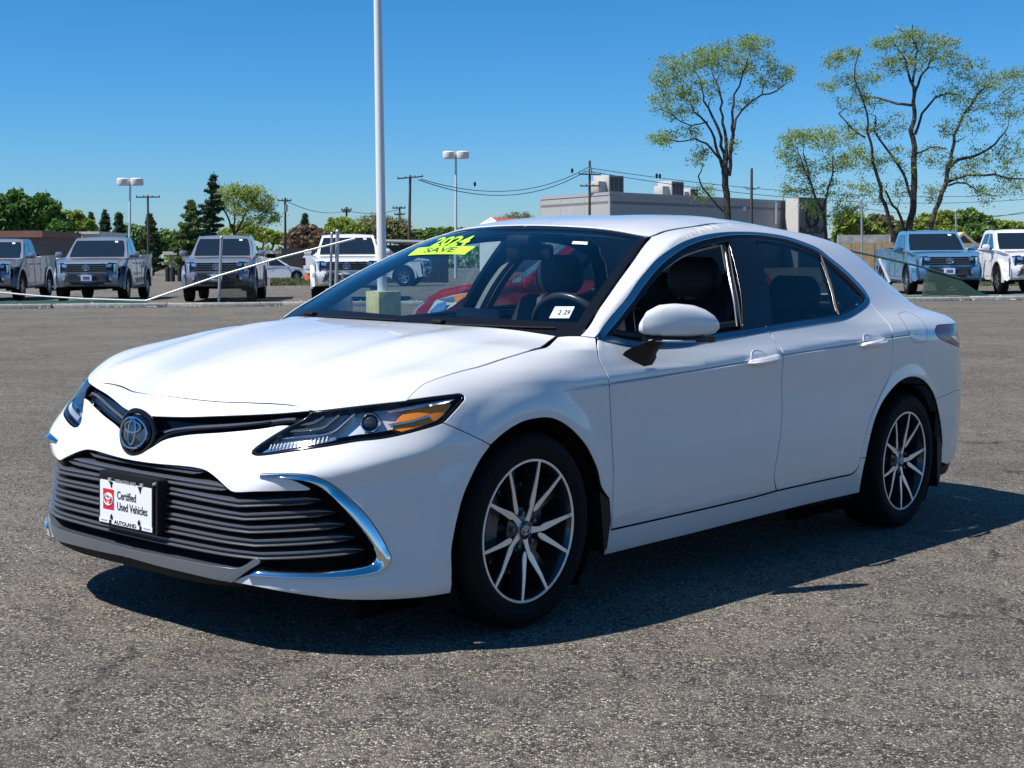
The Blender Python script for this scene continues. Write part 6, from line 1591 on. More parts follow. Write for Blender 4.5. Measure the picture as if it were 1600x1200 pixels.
# utility poles
CERAM = mat('grey_insulator', (.18, .19, .20), rough=.3)
def utility(u0, vbot, u1, vtop, Y, w, arms, label, extra=None, m=WOODP):
    x = at(u0, vbot, Y)[0]
    P = empty('utility_pole', (x, Y, float(ground_z(0, Y)))); tag(P, label, 'utility pole', 'timber utility poles in the distance')
    s = Y / 2244.93; top = loc(P, at(u1, vtop, Y))
    MB().tube([(0, 0, 0), tuple(top * .5), tuple(top)], [w * s * .55, w * s * .5, w * s * .4], 10).build('pole', m, P)
    for (v, x0, x1, tilt) in arms:
        c = loc(P, at(u1, v, Y)); b = MB()
        b.tube([tuple(c + [x0 * s, -w * s * .5, tilt * s]), tuple(c + [x1 * s, -w * s * .5, -tilt * s])], 1.1 * s, 6); b.build('cross_arm', m, P)
        for t in (.03, .32, .68, .97):
            xx = x0 + (x1 - x0) * t
            MB().lathe([(.9 * s, 0), (1.0 * s, 1.2 * s), (.5 * s, 2.4 * s), (.001, 2.6 * s)], 8, 'z', tuple(c + [xx * s, -w * s * .5, tilt * s * (1 - 2 * t) + .8 * s])).build('insulator', CERAM, P)
    if extra: extra(P, s, top)
    return P
def transformer(P, s, top):
    c = top + np.array([1.5 * s, 0, -16 * s]); MB().lathe([(.001, 6 * s), (2.2 * s, 5.6 * s), (2.4 * s, -5 * s), (.001, -5.4 * s)], 12, 'z', tuple(c)).build('transformer', GALV, P)
def brackets(P, s, top):
    for sg in (1, -1):
        c = top + np.array([0, 0, -31 * s])
        MB().tube([tuple(c), tuple(c + np.array([sg * 6 * s, 0, -1 * s])), tuple(c + np.array([sg * 9 * s, 0, 1.5 * s])), tuple(c + np.array([sg * 13 * s, 0, 2.5 * s]))], .9 * s, 6).build('bracket', CERAM, P)
    for k in range(3):
        MB().lathe([(2.6 * s, -1.8 * s), (2.6 * s, 1.8 * s)], 10, 'z', tuple(top * (0.28 + .05 * k))).build('warning_band', mat('rusty_band', (.20, .07, .05), rough=.8), P)
utility(637.5, 372, 641, 274, 85, 4.6, [(277.5, -20, 20, -1.5)], 'dark timber pole leaning right with one crossarm, near the lamp post')
utility(920.5, 336, 921.5, 251, 112, 4.4, [(272.5, -17, 17, .5), (290.5, -15, 15, 0)], 'timber pole with two crossarms standing before the grey building corner', transformer)
utility(1174, 400, 1174.5, 263, 100, 5, [], 'bare timber pole with two curved brackets in front of the grey building wall', brackets)
utility(231, 396, 231, 305, 120, 3.6, [(308, -18, 19, 0)], 'dark timber pole with one crossarm behind the second silver truck')
utility(332.5, 372, 332.5, 292, 120, 4, [(297, -9, 18, 0), (313, -10, 4, 0)], 'pale timber pole standing against the tall dark conifer', None, mat('pale_pole_timber', (.30, .26, .21), rough=.9))
utility(445.5, 404, 445.5, 309, 120, 3.8, [(313.5, -11, 10, 0)], 'timber pole right of the third silver truck', transformer)
utility(541, 372, 541.5, 323, 170, 3.4, [(328, -8, 8, 0), (331, -6, 6, 0)], 'small distant timber pole left of the tall lamp post')
utility(625, 376, 624.5, 323, 170, 3.2, [(325, -11, 9, 0), (335, -8, 8, 0)], 'small distant timber pole just right of the tall lamp post')
# overhead wires: sagging spans between the poles
def wire(name_pts, sag, r, label, n=24):
    W = []
    for (a, c), sg in zip(zip(name_pts[:-1], name_pts[1:]), sag):
        a, c = np.array(a), np.array(c)
        for k in range(n if len(W) == 0 else n):
            t = k / (n - 1); W.append(a + (c - a) * t - np.array([0, 0, sg * 4 * t * (1 - t)]))
    o = MB().tube(W, r, 4, False).build('overhead_wire', BLACKP)
    return tag(o, label, 'wire', 'overhead wires')
wire([at(658, 280, 85), at(918, 262, 112), at(1640, 300, 150)], [1.2, 1.2], .028, 'overhead wire spanning from the leaning pole across to the right, upper line')
wire([at(654, 281, 85), at(916, 267, 112), at(1640, 308, 150)], [1.35, 1.4], .030, 'overhead wire spanning from the leaning pole across to the right, lower line')
wire([at(1330, 322, 110), at(1660, 326, 110)], [.7], .022, 'upper wire at the right running past the big tree')
wire([at(1330, 338, 110), at(1660, 318, 110)], [.8], .03, 'middle wire at the right running past the big tree')
wire([at(1310, 345, 110), at(1660, 341, 110)], [.5], .022, 'lowest wire at the right running past the big tree')
wire([at(445, 313, 120), at(541, 329, 170), at(624, 327, 170)], [.6, .4], .03, 'faint overhead wire between the small distant poles')
for u, v, wd in ((742, 287.5, 'leftmost spacer on the wires, above and right of the leaning pole'), (894, 266.5, 'spacer on the wires just left of the pole with two crossarms'), (1026, 274.5, 'left one of the close pair of spacers right of the two-crossarm pole'), (1031, 275, 'right one of the close pair of spacers right of the two-crossarm pole')):
    q = at(u, v, 98); b = MB(); b.lathe([(.001, .16), (.07, .12), (.09, 0), (.06, -.14), (.001, -.2)], 8, 'z', tuple(q)); tag(b.build('wire_spacer', BLACKP), wd, 'spacer', 'spacers on the wires')
# ---------------------------------------------------------------- buildings in the distance
STUCCO = speckle(mat('grey_stucco', (.38, .375, .37), rough=.9), 1.2, .06)
CAPM = mat('grey_parapet_cap', (.36, .36, .36), rough=.5)
ACM = mat('beige_hvac_casing', (.50, .48, .44), rough=.6)
def wall_prism(plan, z0, z1): return plan
G0 = np.array([at(953, 305, 150)[0], 150.0]); zt = at(953, 304.5, 150)[2]
GL = np.array([at(845, 311, 161)[0], 161.0]); GR = np.array([at(1243, 322, 178)[0], 178.0])
far = GR + (GL - G0)
bld = empty('showroom_building', (G0[0], G0[1], 0)); tag(bld, 'long flat-roofed grey building behind the sedan roof, its left end sunlit', 'building')
org = np.array([G0[0], G0[1], 0])
def wall(name, a, c, z0, z1, m, parent, th=.25, proud=0.0, o=org):
    a, c = np.array(a, float), np.array(c, float); d = c - a; L = np.hypot(*d); t = d / L; n_ = np.array([t[1], -t[0]])
    if n_ @ (-(a + c) / 2) < 0: n_ = -n_
    P = [a + n_ * proud, c + n_ * proud, c - n_ * (th - proud), a - n_ * (th - proud)]
    b = MB(); b.prism([tuple(p) for p in P], lambda x, y, h: (x - o[0], y - o[1], h - o[2]), z0, z1)
    return b.build(name, m, parent, smooth=False)
w1 = wall('wall', GL, G0, 0, zt, STUCCO, bld)
w2 = wall('wall', G0 + (GR - G0) * .0008, GR, 0, zt, STUCCO, bld)
wall('wall', GR, far, 0, zt, STUCCO, bld); wall('wall', far, GL, 0, zt, STUCCO, bld)
b = MB(); b.prism([tuple(G0), tuple(GR), tuple(far), tuple(GL)], lambda x, y, h: (x - org[0], y - org[1], h), zt - .9, zt - .6); b.build('roof', CAPM, bld, smooth=False)
wall('parapet', GL, G0, zt + .003, zt + .32, CAPM, bld, .4, .06); wall('parapet', G0 + (GR - G0) * .003, GR, zt + .003, zt + .32, CAPM, bld, .4, .06)
for t in (.30, .64): wall('wall_joint', GL + (G0 - GL) * t, GL + (G0 - GL) * (t + .006), 2, zt - .1, CAPM, bld, .1, .02)
wall('wall_band', GL, G0, 3.4, 3.75, CAPM, bld, .1, .05)
p_ = G0 + (GR - G0) * .865; wall('downpipe', p_, p_ + (GR - G0) * .012, zt - 2.6, zt + .1, mat('white_downpipe', (.75, .75, .75)), bld, .2, .16)
p_ = G0 + (GR - G0) * .70; q = at(1161, 326, 150 + 28 * .70 - .4)
MB().box(tuple(q - org), (.7, .3, .5), bev=.1).build('wall_lamp', mat('white_wall_lamp', (.8, .8, .8)), bld)
for t, w, h, sh in ((.055, 2.6, 1.9, 0), (.36, 2.4, 1.7, 0), (.46, 1.6, 1.0, 1)):
    c = G0 + (GR - G0) * t + np.array([-1.2, 2.6])
    o_ = np.array([c[0], c[1], zt]); a_ = math.atan2(*(GR - G0)[::-1])
    u_ = MB(); u_.box((c[0] - org[0], c[1] - org[1], zt + .3 + h / 2), (w, w * .8, h), rz=a_, bev=.06); un = u_.build('rooftop_air_unit', ACM, bld)
    MB().box((c[0] - org[0] - .75 * w * math.cos(a_), c[1] - org[1] - .75 * w * math.sin(a_), zt + .3 + h * .35), (w * .5, w * .5, h * .6), rz=a_, bev=.05).build('air_hood', ACM, un)
    for k in (-.3, 0, .3):
        MB().box((c[0] - org[0] - w * k * math.cos(a_) + .42 * w * math.sin(a_), c[1] - org[1] - w * k * math.sin(a_) - .42 * w * math.cos(a_), zt + .3 + h * .5), (w * .22, .08, h * .8), rz=a_).build('air_grille', mat('dark_grille', (.05, .05, .05)) if k == -.3 else bpy.data.materials['dark_grille'], un, smooth=False)
for t, h in ((.93, .9), (.60, .5)):
    c = G0 + (GR - G0) * t + np.array([0, 1.0]); MB().tube([(c[0] - org[0], c[1] - org[1], zt - .3), (c[0] - org[0], c[1] - org[1], zt + .3 + h)], .10, 8).build('vent_pipe', CAPM, bld)
# monument tower with the caliper badge
T0 = at(1248, 400, 172); T1 = at(1291, 400, 175); zt2 = at(1268, 308, 172)[2]
tw = empty('sign_tower', (T0[0], T0[1], 0)); tag(tw, 'grey sign tower with round badge and dealer lettering beside the grey building', 'sign tower'); o2 = np.array([T0[0], T0[1], 0])
TWM = speckle(mat('dark_grey_cladding', (.17, .17, .165), rough=.7), .8, .08)
a2, c2 = T0[:2], T1[:2]; dn = np.array([-.9, 2.4])
b = MB(); b.prism([tuple(a2), tuple(c2), tuple(c2 + dn * 1.2), tuple(a2 + dn * 1.2)], lambda x, y, h: (x - o2[0], y - o2[1], h), 0, zt2); b.build('tower_body', TWM, tw, smooth=False)
sd_ = a2 + np.array([-.02, .03]); wall('tower_edge', a2 + dn * .05, a2 + dn * 1.15, 0, zt2 - .02, mat('sunlit_cladding_tone', (.55, .53, .49), rough=.7), tw, .06, .05, o2)  # left face given a lighter colour for the sunlight on it
tx_ = (c2 - a2) / np.hypot(*(c2 - a2)); tn_ = np.array([tx_[1], -tx_[0]])
bc = at(1267, 338.5, 173); wT = np.hypot(*(c2 - a2))
def TF(x, y, h=.05): q_ = a2 + tx_ * (wT * .47 + x) + tn_ * h; return np.array([q_[0] - o2[0], q_[1] - o2[1], bc[2] + y])
b = MB(); rr = 1.05
b.tube([TF(rr * math.cos(t), rr * 1.12 * math.sin(t)) for t in np.linspace(0, 2 * np.pi, 41)], .17, 6, False); b.build('badge_ring', INK, tw)
b = MB()
for sg in (1, -1):
    b.tube([TF(sg * .22, .78), TF(sg * .30, .35), TF(sg * .46, -.50), TF(sg * .62, -.72)], .14, 6)
b.tube([TF(-.36, -.18), TF(.36, -.18)], .12, 6); b.build('badge_mark', INK, tw)
V, F = text_mesh('ACURA', 1.25, .03, 'CENTER', 0, 1.15)
lt = at(1267, 360, 173)[2]
MB().add([np.array(TF(v[0], 0)) * [1, 1, 0] + [0, 0, lt + v[1]] for v in V], F).build('sign_lettering', INK, tw, smooth=False, fix=False)
wall('wall', c2 + [.2, 1.5], c2 + [3.6, 3.0], 0, at(1300, 372, 176)[2], mat('dark_wall_grey', (.22, .22, .22), rough=.9), tw, .3, 0, o2)  # plain dark grey wall right of the tower

def house(name, x0, x1, v_eave, v_ridge, Y, wallc, roofc, label, gable=True, vb=420):
    A = at(x0, v_eave, Y); B = at(x1, v_eave, Y); ze = A[2]; zr = at((x0 + x1) / 2, v_ridge, Y)[2]; w = B[0] - A[0]
    H = empty(name, (A[0] + w / 2, Y, 0)); tag(H, label, 'building')
    wm = speckle(mat('house_wall', wallc, rough=.9), 2, .08); rm = speckle(mat('house_roof', roofc, rough=.8), 1.5, .12)
    D = max(6, w * .8)
    MB().box((0, D / 2, ze / 2), (w * .94, D, ze)).build('wall', wm, H, smooth=False)
    if gable:
        MB().prism([(-w * .47, ze), (w * .47, ze), (0, zr - .05)], lambda a, c, h: (a, h, c), 0.0, D).build('gable', wm, H, smooth=False)
        for sg in (1, -1):
            MB().prism([(sg * w * .5, ze - .1), (0, zr), (0, zr - .22), (sg * w * .5, ze - .32)], lambda a, c, h: (a, h, c), -.4, D + .4).build('roof', rm, H, smooth=False)
    else:
        MB().prism([(-w * .5, ze + .003), (w * .5, ze + .003), (w * .5, zr), (-w * .5, zr)], lambda a, c, h: (a, h, c), -.4, D + .4).build('roof', rm, H, smooth=False)
    return H, w, ze, zr, D, wm, rm
# red-roofed building peeping over the sedan: gable to the left, ribbed roof running right
RB = empty('building', (at(800, 360, 140)[0], 140, 0)); tag(RB, 'white building with a red ribbed metal roof peeping over the sedan roof', 'building'); o3 = np.array([at(800, 360, 140)[0], 140, 0])
RM = mat('red_metal_roof', (.45, .13, .10), rough=.5)
R1, R2 = at(768, 339, 140) - o3, at(838, 344, 146) - o3; E1, E2 = at(749, 351, 140) - o3, at(782, 352, 138) - o3
MB().add([tuple(E1), tuple(E2), tuple(R1), (E1[0], E1[1], -.0 - 0), (E2[0], E2[1], 0)], [(0, 1, 2), (3, 4, 1, 0)]).build('gable', WPOLE, RB, smooth=False)
e2b = R2 + (E2 - R1)
for k in range(14):
    t0, t1 = k / 14, (k + 1) / 14
    q0, q1, q2, q3 = E2 + (e2b - E2) * t0, E2 + (e2b - E2) * (t1 - .004), R1 + (R2 - R1) * (t1 - .004), R1 + (R2 - R1) * t0
    up = np.array([0, -.02, .10])
    MB().add([q0, q1, q2, q3, q0 + up, q0 * .8 + q1 * .2 + up * .2, q3 * .8 + q2 * .2 + up * .2, q3 + up], [(0, 1, 2, 3), (4, 5, 6, 7), (0, 4, 7, 3)]).build('roof_panel', RM, RB, smooth=False)
MB().add([E2, e2b, np.array([e2b[0], e2b[1], 0]), np.array([E2[0], E2[1], 0])], [(0, 1, 2, 3)]).build('wall', WPOLE, RB, smooth=False)
house('brick_building', -60, 70, 372, 361, 75, (.20, .15, .125), (.27, .13, .10), 'low brown brick building behind the leftmost silver trucks', False)
hs_ = house('garden_house', 1478, 1528, 382, 362.5, 105, (.17, .15, .13), (.50, .42, .28), 'small gabled house behind the fence between the blue and white trucks')
ht = house('low_building', 256, 505, 398, 392, 118, (.42, .34, .26), (.62, .60, .57), 'long low tan building behind the third silver truck', False)
for k in range(5):
    x = -ht[1] * .36 + ht[1] * .17 * k
    MB().box((x, -.02, 1.0), (1.3, .10, 1.9)).build('window', TGLASS, ht[0], smooth=False)
hv = house('box_trailer', 126, 158, 366, 362, 90, (.70, .70, .68), (.72, .72, .70), 'white box trailer roof showing above the second silver truck', False)
tf = empty('board_fence', (at(1345, 400, 70)[0], 70, 0)); tag(tf, 'tan timber board fence behind the blue truck bed', 'fence')
TAN = speckle(mat('tan_fence_board', (.50, .36, .20), rough=.85), 6, .2)
x0_, x1_ = at(1318, 400, 70)[0] - tf.location.x, at(1402, 400, 70)[0] - tf.location.x
for k in range(14):
    x = x0_ + (x1_ - x0_) * (k + .5) / 14; h = at(1345, 379, 70)[2] + rng.uniform(-.04, .04)
    MB().box((x, rng.uniform(-.01, .01), h / 2), ((x1_ - x0_) / 14 * .95, .03, h)).build('board', TAN, tf, smooth=False)
tf2 = empty('board_fence', (at(1500, 400, 92)[0], 92, 0)); tag(tf2, 'tan board fence in front of the small gabled house', 'fence')
for k in range(12):
    xx = (at(1495, 400, 92)[0] - tf2.location.x) + (at(1540, 400, 92)[0] - at(1495, 400, 92)[0]) * (k + .5) / 12; h = at(1500, 380, 92)[2]
    MB().box((xx, 0, h / 2), ((at(1540, 400, 92)[0] - at(1495, 400, 92)[0]) / 12 * .95, .03, h)).build('board', TAN, tf2, smooth=False)
pw_ = empty('garden_wall', (at(1350, 380, 95)[0], 95, 0)); tag(pw_, 'pale mottled wall under the trees left of the blue truck', 'wall')
MB().box((0, 0, at(1350, 367, 95)[2] / 2), (at(1400, 380, 95)[0] - at(1318, 380, 95)[0], .3, at(1350, 367, 95)[2])).build('wall_face', speckle(mat('pale_wall', (.42, .41, .38), rough=.9), 2.5, .35), pw_, smooth=False)
# dark board fence and odds and ends far left of the tall lamp post
df = empty('board_fence', (at(470, 400, 112)[0], 112, 0)); tag(df, 'dark board fence far behind, below the brownish tree', 'fence')
dx0, dx1 = at(440, 400, 112)[0] - df.location.x, at(600, 400, 112)[0] - df.location.x; hd = at(450, 388, 112)[2]
for k in range(18):
    MB().box((dx0 + (dx1 - dx0) * (k + .5) / 18, 0, hd / 2), ((dx1 - dx0) / 18 * .97, .05, hd)).build('board', bpy.data.materials['dark_fence_board'], df, smooth=False)
for k, u in enumerate((262, 270, 281, 290)):
    B_ = empty('bollard', (at(u, 440, 84)[0], 84, 0)); tag(B_, ['leftmost', 'second', 'third', 'rightmost'][k] + ' of the dark stakes standing between the second and third silver trucks', 'bollard', 'dark stakes between the trucks')
    MB().lathe([(.001, .95), (.12, .93), (.14, .85), (.14, 0)], 10, 'z').build('post', TRIM_D, B_)
cone = empty('traffic_barrel', (at(487, 410, 80)[0], 80, 0)); tag(cone, 'orange traffic barrel left of the white truck mirror', 'traffic barrel')
MB().lathe([(.001, 1.5), (.28, 1.48), (.30, 1.1), (.33, 1.08), (.34, .6), (.38, .58), (.40, 0)], 16, 'z').build('barrel', mat('orange_plastic', (.65, .12, .03), rough=.5), cone)
grass_m = speckle(mat('grass_verge', (.10, .13, .045), rough=.95), 2.0, .3)
def verge(name, u0, u1, v0, v1, lab):
    g0, g1 = 1.13 * 2244.93 / (v0 - 409), 1.13 * 2244.93 / (v1 - 409)
    b = MB(); r_ = random.Random(5)
    for k in range(5200):
        y = r_.uniform(g0, g1); u = r_.uniform(u0, u1); x = (u - 800) / 2244.93 * y; h = r_.uniform(.05, .16); a = r_.uniform(0, 3.14); w = .05
        b.add([(x - w * math.cos(a), y - w * math.sin(a), KERB_H), (x + w * math.cos(a), y + w * math.sin(a), KERB_H), (x + r_.uniform(-.04, .04), y, KERB_H + h)], [(0, 1, 2)])
    o = b.build(name, grass_m, smooth=False, fix=False); tag(o, lab, 'grass', kind='stuff')
verge('grass', 425, 600, 448, 437, 'thin grass verge before the far white car')
verge('grass', 1505, 1600, 458, 447, 'grass patch under the trucks at the right')
# ---------------------------------------------------------------- trees and shrubs
def leaf_mat(name, c, tr=.35):
    m = bpy.data.materials.new(name); m.use_nodes = True; n, l, b = nodes(m)
    gi = n.new('ShaderNodeNewGeometry'); cr = n.new('ShaderNodeValToRGB')
    cr.color_ramp.elements[0].color = (*[k * .60 for k in c], 1); cr.color_ramp.elements[1].color = (*[min(1, k * 1.45) for k in c], 1)
    l.new(gi.outputs['Random Per Island'], cr.inputs['Fac'])
    b.inputs['Roughness'].default_value = .6; l.new(cr.outputs['Color'], b.inputs['Base Color'])
    t = n.new('ShaderNodeBsdfTranslucent'); l.new(cr.outputs['Color'], t.inputs['Color'])
    mx = n.new('ShaderNodeMixShader'); mx.inputs['Fac'].default_value = tr
    l.new(b.outputs[0], mx.inputs[1]); l.new(t.outputs[0], mx.inputs[2]); l.new(mx.outputs[0], n['Material Output'].inputs['Surface'])
    return m
BARK = speckle(mat('dark_bark', (.065, .052, .042), rough=.95), 6, .35)
LOCUST = leaf_mat('young_locust_leaf', (.27, .36, .065), .5); LOCUST2 = leaf_mat('pale_young_leaf', (.31, .40, .11), .5)
GREEN1 = leaf_mat('deep_green_leaf', (.085, .19, .036)); GREEN2 = leaf_mat('yellow_green_leaf', (.27, .35, .060)); GREEN3 = leaf_mat('mid_green_leaf', (.15, .25, .06))
NEEDLE = leaf_mat('dark_needle', (.065, .12, .05), .25); NEEDLE2 = leaf_mat('mid_needle', (.13, .20, .06), .3); REDBR = leaf_mat('reddish_brown_leaf', (.20, .14, .09)); OLIVE = leaf_mat('olive_spring_leaf', (.23, .24, .09))
def quads_np(P, size, r_, flat=.0, aspect=(.5, .9)):
    """leaf quads at points P with random orientation -> V, F as arrays"""
    n = len(P); a = r_.normal(size=(n, 3)); a[:, 2] *= (1 - flat); a /= np.linalg.norm(a, axis=1)[:, None] + 1e-9
    c = r_.normal(size=(n, 3)); c[:, 2] *= (1 - flat); c -= a * (a * c).sum(1)[:, None]; c /= np.linalg.norm(c, axis=1)[:, None] + 1e-9
    s = size * r_.uniform(.6, 1.4, n)[:, None]; k = r_.uniform(*aspect, n)[:, None]
    V = np.stack([P - a * s, P + c * s * k * .8, P + a * s, P - c * s * k * .8], 1).reshape(-1, 3)
    F = np.arange(4 * n).reshape(n, 4)
    return V, F
def mesh_np(name, V, F, m, parent):
    me = bpy.data.meshes.new(name); nV, nF = len(V), len(F)
    me.vertices.add(nV); me.vertices.foreach_set('co', np.asarray(V, np.float32).ravel())
    me.loops.add(nF * 4); me.loops.foreach_set('vertex_index', np.asarray(F, np.int32).ravel())
    me.polygons.add(nF); me.polygons.foreach_set('loop_start', np.arange(0, nF * 4, 4, dtype=np.int32))
    me.materials.append(m); me.update(calc_edges=True); me.validate()
    return link_mesh(name, me, parent)
def branchy_tree(name, label, Y, base, limbs, clusters, leaves, lsize, m, seed, twig=.012, dens=1.0, depth=1.0, cat='tree', group=None, bark=None):
    """limbs: pixel polylines with widths [(u, v, width px)...]; clusters: (u, v, ru, rv, weight) of foliage, in picture pixels at distance Y"""
    r_ = np.random.RandomState(seed); px = Y / 2244.93
    B0 = at(*base, Y); T = empty(name, (B0[0], Y, 0.0)); tag(T, label, cat, group)
    o = np.array([B0[0], Y, 0.0]); nodes_ = []; rad = []; segs = []; b = MB()
    par = []
    for li, L in enumerate(limbs):
        P = []; dj = r_.uniform(-1, 1) * depth if li else 0
        for k, (u, v, w) in enumerate(L):
            q = at(u, v, Y) - o; t = k / max(1, len(L) - 1); q[1] += dj * px * 70 * t ** 1.2
            P.append(q)
        if li == 0 or L[0][1] >= base[1] - 6: P[0][2] = min(P[0][2], -.05)
        C_ = cr_curve(np.array(P), .45); w = np.interp(np.linspace(0, 1, len(C_)), np.linspace(0, 1, len(L)), [k[2] for k in L]) * px / 2 * .64
        C_[1:-1] += r_.normal(size=(len(C_) - 2, 3)) * .035
        b.tube([tuple(p) for p in C_], list(np.maximum(w, .012)), 9)
        nodes_ += [p for p in C_[len(C_) // 4:]]; rad += list(w[len(C_) // 4:])
    N = list(nodes_); R = list(rad)
    # attraction points in the foliage clusters; each grows a bent branch from the nearest wood
    pts = []
    for (u, v, ru, rv, wt) in clusters:
        n = max(3, int(wt * dens * 2.0))
        for _ in range(n):
            while True:
                q = r_.uniform(-1, 1, 3)
                if q @ q <= 1: break
            c = at(u + q[0] * ru, v + q[1] * rv, Y) - o; c[1] += q[2] * (ru + rv) * .6 * px + r_.uniform(-.3, .3)
            pts.append(c)
    pts = np.array(pts); NA = np.array(N)
    d0 = np.array([np.min(np.linalg.norm(NA - p, axis=1)) for p in pts]); order = np.argsort(d0)
    tips = []; nl = list(NA); rl_ = list(R)
    for i in order:
        p = pts[i]; A = np.array(nl); dd = np.linalg.norm(A - p, axis=1) + np.maximum(0, A[:, 2] - p[2]) * .8; j = dd.argmin(); a = A[j]; L = np.linalg.norm(p - a)
        if L < .12: tips.append(p); continue
        mid = (a + p) / 2 + np.array([0, 0, .10 * L]) + r_.normal(size=3) * .10 * L
        q1 = a * .72 + mid * .28 + r_.normal(size=3) * .03 * L; n = max(3, int(L / .35))
        t = np.linspace(0, 1, n + 1)[:, None]; C_ = (1 - t) ** 2 * a + 2 * t * (1 - t) * mid + t * t * p
        C_[1:-1] += r_.normal(size=(len(C_) - 2, 3)) * .022 * min(L, 1.5)
        r0 = min(rl_[j] * .75, twig * (1.1 + L * .75)); rr = np.linspace(r0, twig * .45, len(C_))
        b.tube([tuple(x) for x in C_], list(rr), 5, False)
        nl += list(C_[1:]); rl_ += list(rr[1:]); tips += list(C_[len(C_) // 3:])
    b.build('trunk', bark or BARK, T)
    tips = np.array(tips)
    i = r_.randint(0, len(tips), leaves); P = tips[i] + r_.normal(size=(leaves, 3)) * np.array([.20, .20, .13]) * (lsize / .07) ** .6
    V, F = quads_np(P, lsize, r_, .3)
    mesh_np('crown', V, F, m, T)
    return T
# tree left: single trunk dividing into a fan of limbs under a flat-topped crown
branchy_tree('locust_tree', 'tall bare-trunked tree with thin flat-topped crown, left of the other two big trees', 58, (1136, 400),
    [[(1136, 402, 19), (1137, 340, 18), (1134, 290, 17), (1133, 262, 15)], [(1134, 285, 10), (1124, 240, 8), (1112, 205, 6), (1096, 180, 5), (1075, 150, 4), (1052, 140, 2.5)],
     [(1133, 265, 10), (1130, 225, 8), (1122, 190, 7), (1105, 155, 5), (1100, 120, 4), (1088, 92, 2.5)], [(1134, 262, 10), (1136, 215, 8), (1128, 180, 6), (1132, 145, 5), (1120, 110, 3.5), (1122, 76, 2)],
     [(1139, 275, 10), (1143, 225, 8), (1142, 190, 7), (1146, 150, 5), (1158, 120, 4), (1168, 84, 2)], [(1140, 250, 7), (1144, 200, 6), (1160, 172, 5), (1185, 152, 4.5), (1210, 145, 4), (1228, 132, 2)],
     [(1128, 262, 6), (1118, 240, 5.5), (1100, 224, 5), (1080, 221, 4), (1055, 224, 3), (1030, 222, 2)], [(1130, 330, 5), (1112, 312, 4), (1096, 300, 4), (1086, 278, 3.5), (1090, 262, 2)], [(1106, 190, 4), (1080, 196, 3), (1050, 180, 2.5), (1030, 172, 1.5)]],
    [(1110, 85, 38, 18, 46), (1168, 68, 36, 15, 34), (1060, 105, 38, 20, 40), (1035, 125, 26, 14, 18), (1140, 105, 45, 20, 38), (1190, 100, 28, 18, 20), (1225, 115, 16, 14, 16), (1195, 130, 26, 12, 12), (1060, 150, 38, 16, 26), (1090, 140, 40, 20, 24), (1062, 175, 30, 14, 18),
     (1035, 215, 22, 14, 22), (1075, 208, 24, 10, 10), (1092, 245, 12, 20, 14), (1100, 305, 16, 18, 12), (1030, 165, 18, 22, 8), (1160, 160, 20, 12, 6), (1145, 230, 6, 14, 4)],
    15000, .041, LOCUST, 11, .019)
branchy_tree('locust_tree', 'largest tree with several spreading dark stems and airy crown, behind the blue truck', 62, (1424, 430),
    [[(1426, 425, 20), (1420, 372, 19), (1428, 320, 17), (1429, 260, 16), (1427, 205, 14), (1428, 160, 12), (1425, 125, 9), (1412, 95, 6), (1398, 70, 3)], [(1428, 150, 8), (1442, 120, 6), (1460, 95, 5), (1478, 72, 2.5)], [(1426, 130, 7), (1430, 95, 5), (1424, 60, 3), (1420, 42, 2)],
     [(1405, 420, 12), (1392, 360, 11), (1375, 310, 10), (1362, 265, 9), (1350, 210, 7), (1342, 168, 6), (1328, 142, 4), (1322, 112, 3), (1328, 85, 2)],
     [(1414, 400, 10), (1408, 350, 9), (1388, 320, 6), (1372, 300, 4)], [(1424, 310, 7), (1412, 270, 7), (1390, 235, 6), (1370, 205, 5), (1372, 180, 3)], [(1446, 420, 15), (1452, 365, 14), (1466, 315, 12), (1480, 275, 11), (1484, 240, 9), (1496, 195, 7), (1520, 160, 5), (1545, 130, 3)],
     [(1478, 270, 9), (1500, 250, 8), (1535, 240, 6), (1565, 222, 5), (1590, 195, 3)], [(1480, 285, 6), (1510, 275, 6), (1550, 276, 5), (1600, 282, 3)], [(1482, 290, 5), (1510, 285, 4), (1535, 300, 3), (1560, 306, 2)], [(1430, 210, 7), (1445, 175, 6), (1470, 150, 5), (1500, 142, 4), (1520, 146, 2)],
     [(1428, 165, 7), (1405, 158, 6), (1380, 150, 4), (1352, 142, 3)], [(1432, 240, 5), (1450, 232, 4), (1470, 236, 3)], [(1352, 215, 5), (1330, 195, 4), (1315, 175, 3)]],
    [(1420, 60, 34, 20, 44), (1470, 72, 34, 18, 34), (1380, 72, 22, 16, 18), (1430, 95, 60, 20, 40), (1395, 105, 34, 16, 18), (1322, 85, 28, 12, 22), (1300, 95, 16, 14, 10), (1345, 125, 34, 16, 28), (1300, 130, 20, 18, 12), (1500, 100, 36, 18, 26), (1345, 160, 36, 16, 24),
     (1540, 125, 40, 20, 34), (1590, 120, 24, 22, 20), (1520, 160, 44, 18, 24), (1580, 170, 30, 30, 26), (1500, 200, 46, 20, 22), (1390, 195, 40, 22, 20), (1340, 205, 34, 18, 18), (1590, 230, 30, 30, 22), (1545, 250, 40, 26, 26), (1500, 265, 30, 22, 18), (1400, 250, 44, 22, 22), (1350, 250, 34, 22, 20),
     (1590, 285, 26, 24, 18), (1540, 300, 30, 20, 16), (1460, 240, 26, 22, 12), (1390, 300, 34, 22, 18), (1450, 300, 24, 18, 10), (1340, 295, 26, 18, 14), (1480, 145, 30, 16, 14), (1640, 180, 30, 60, 30), (1640, 270, 30, 40, 20)],
    28000, .042, LOCUST, 12, .019)
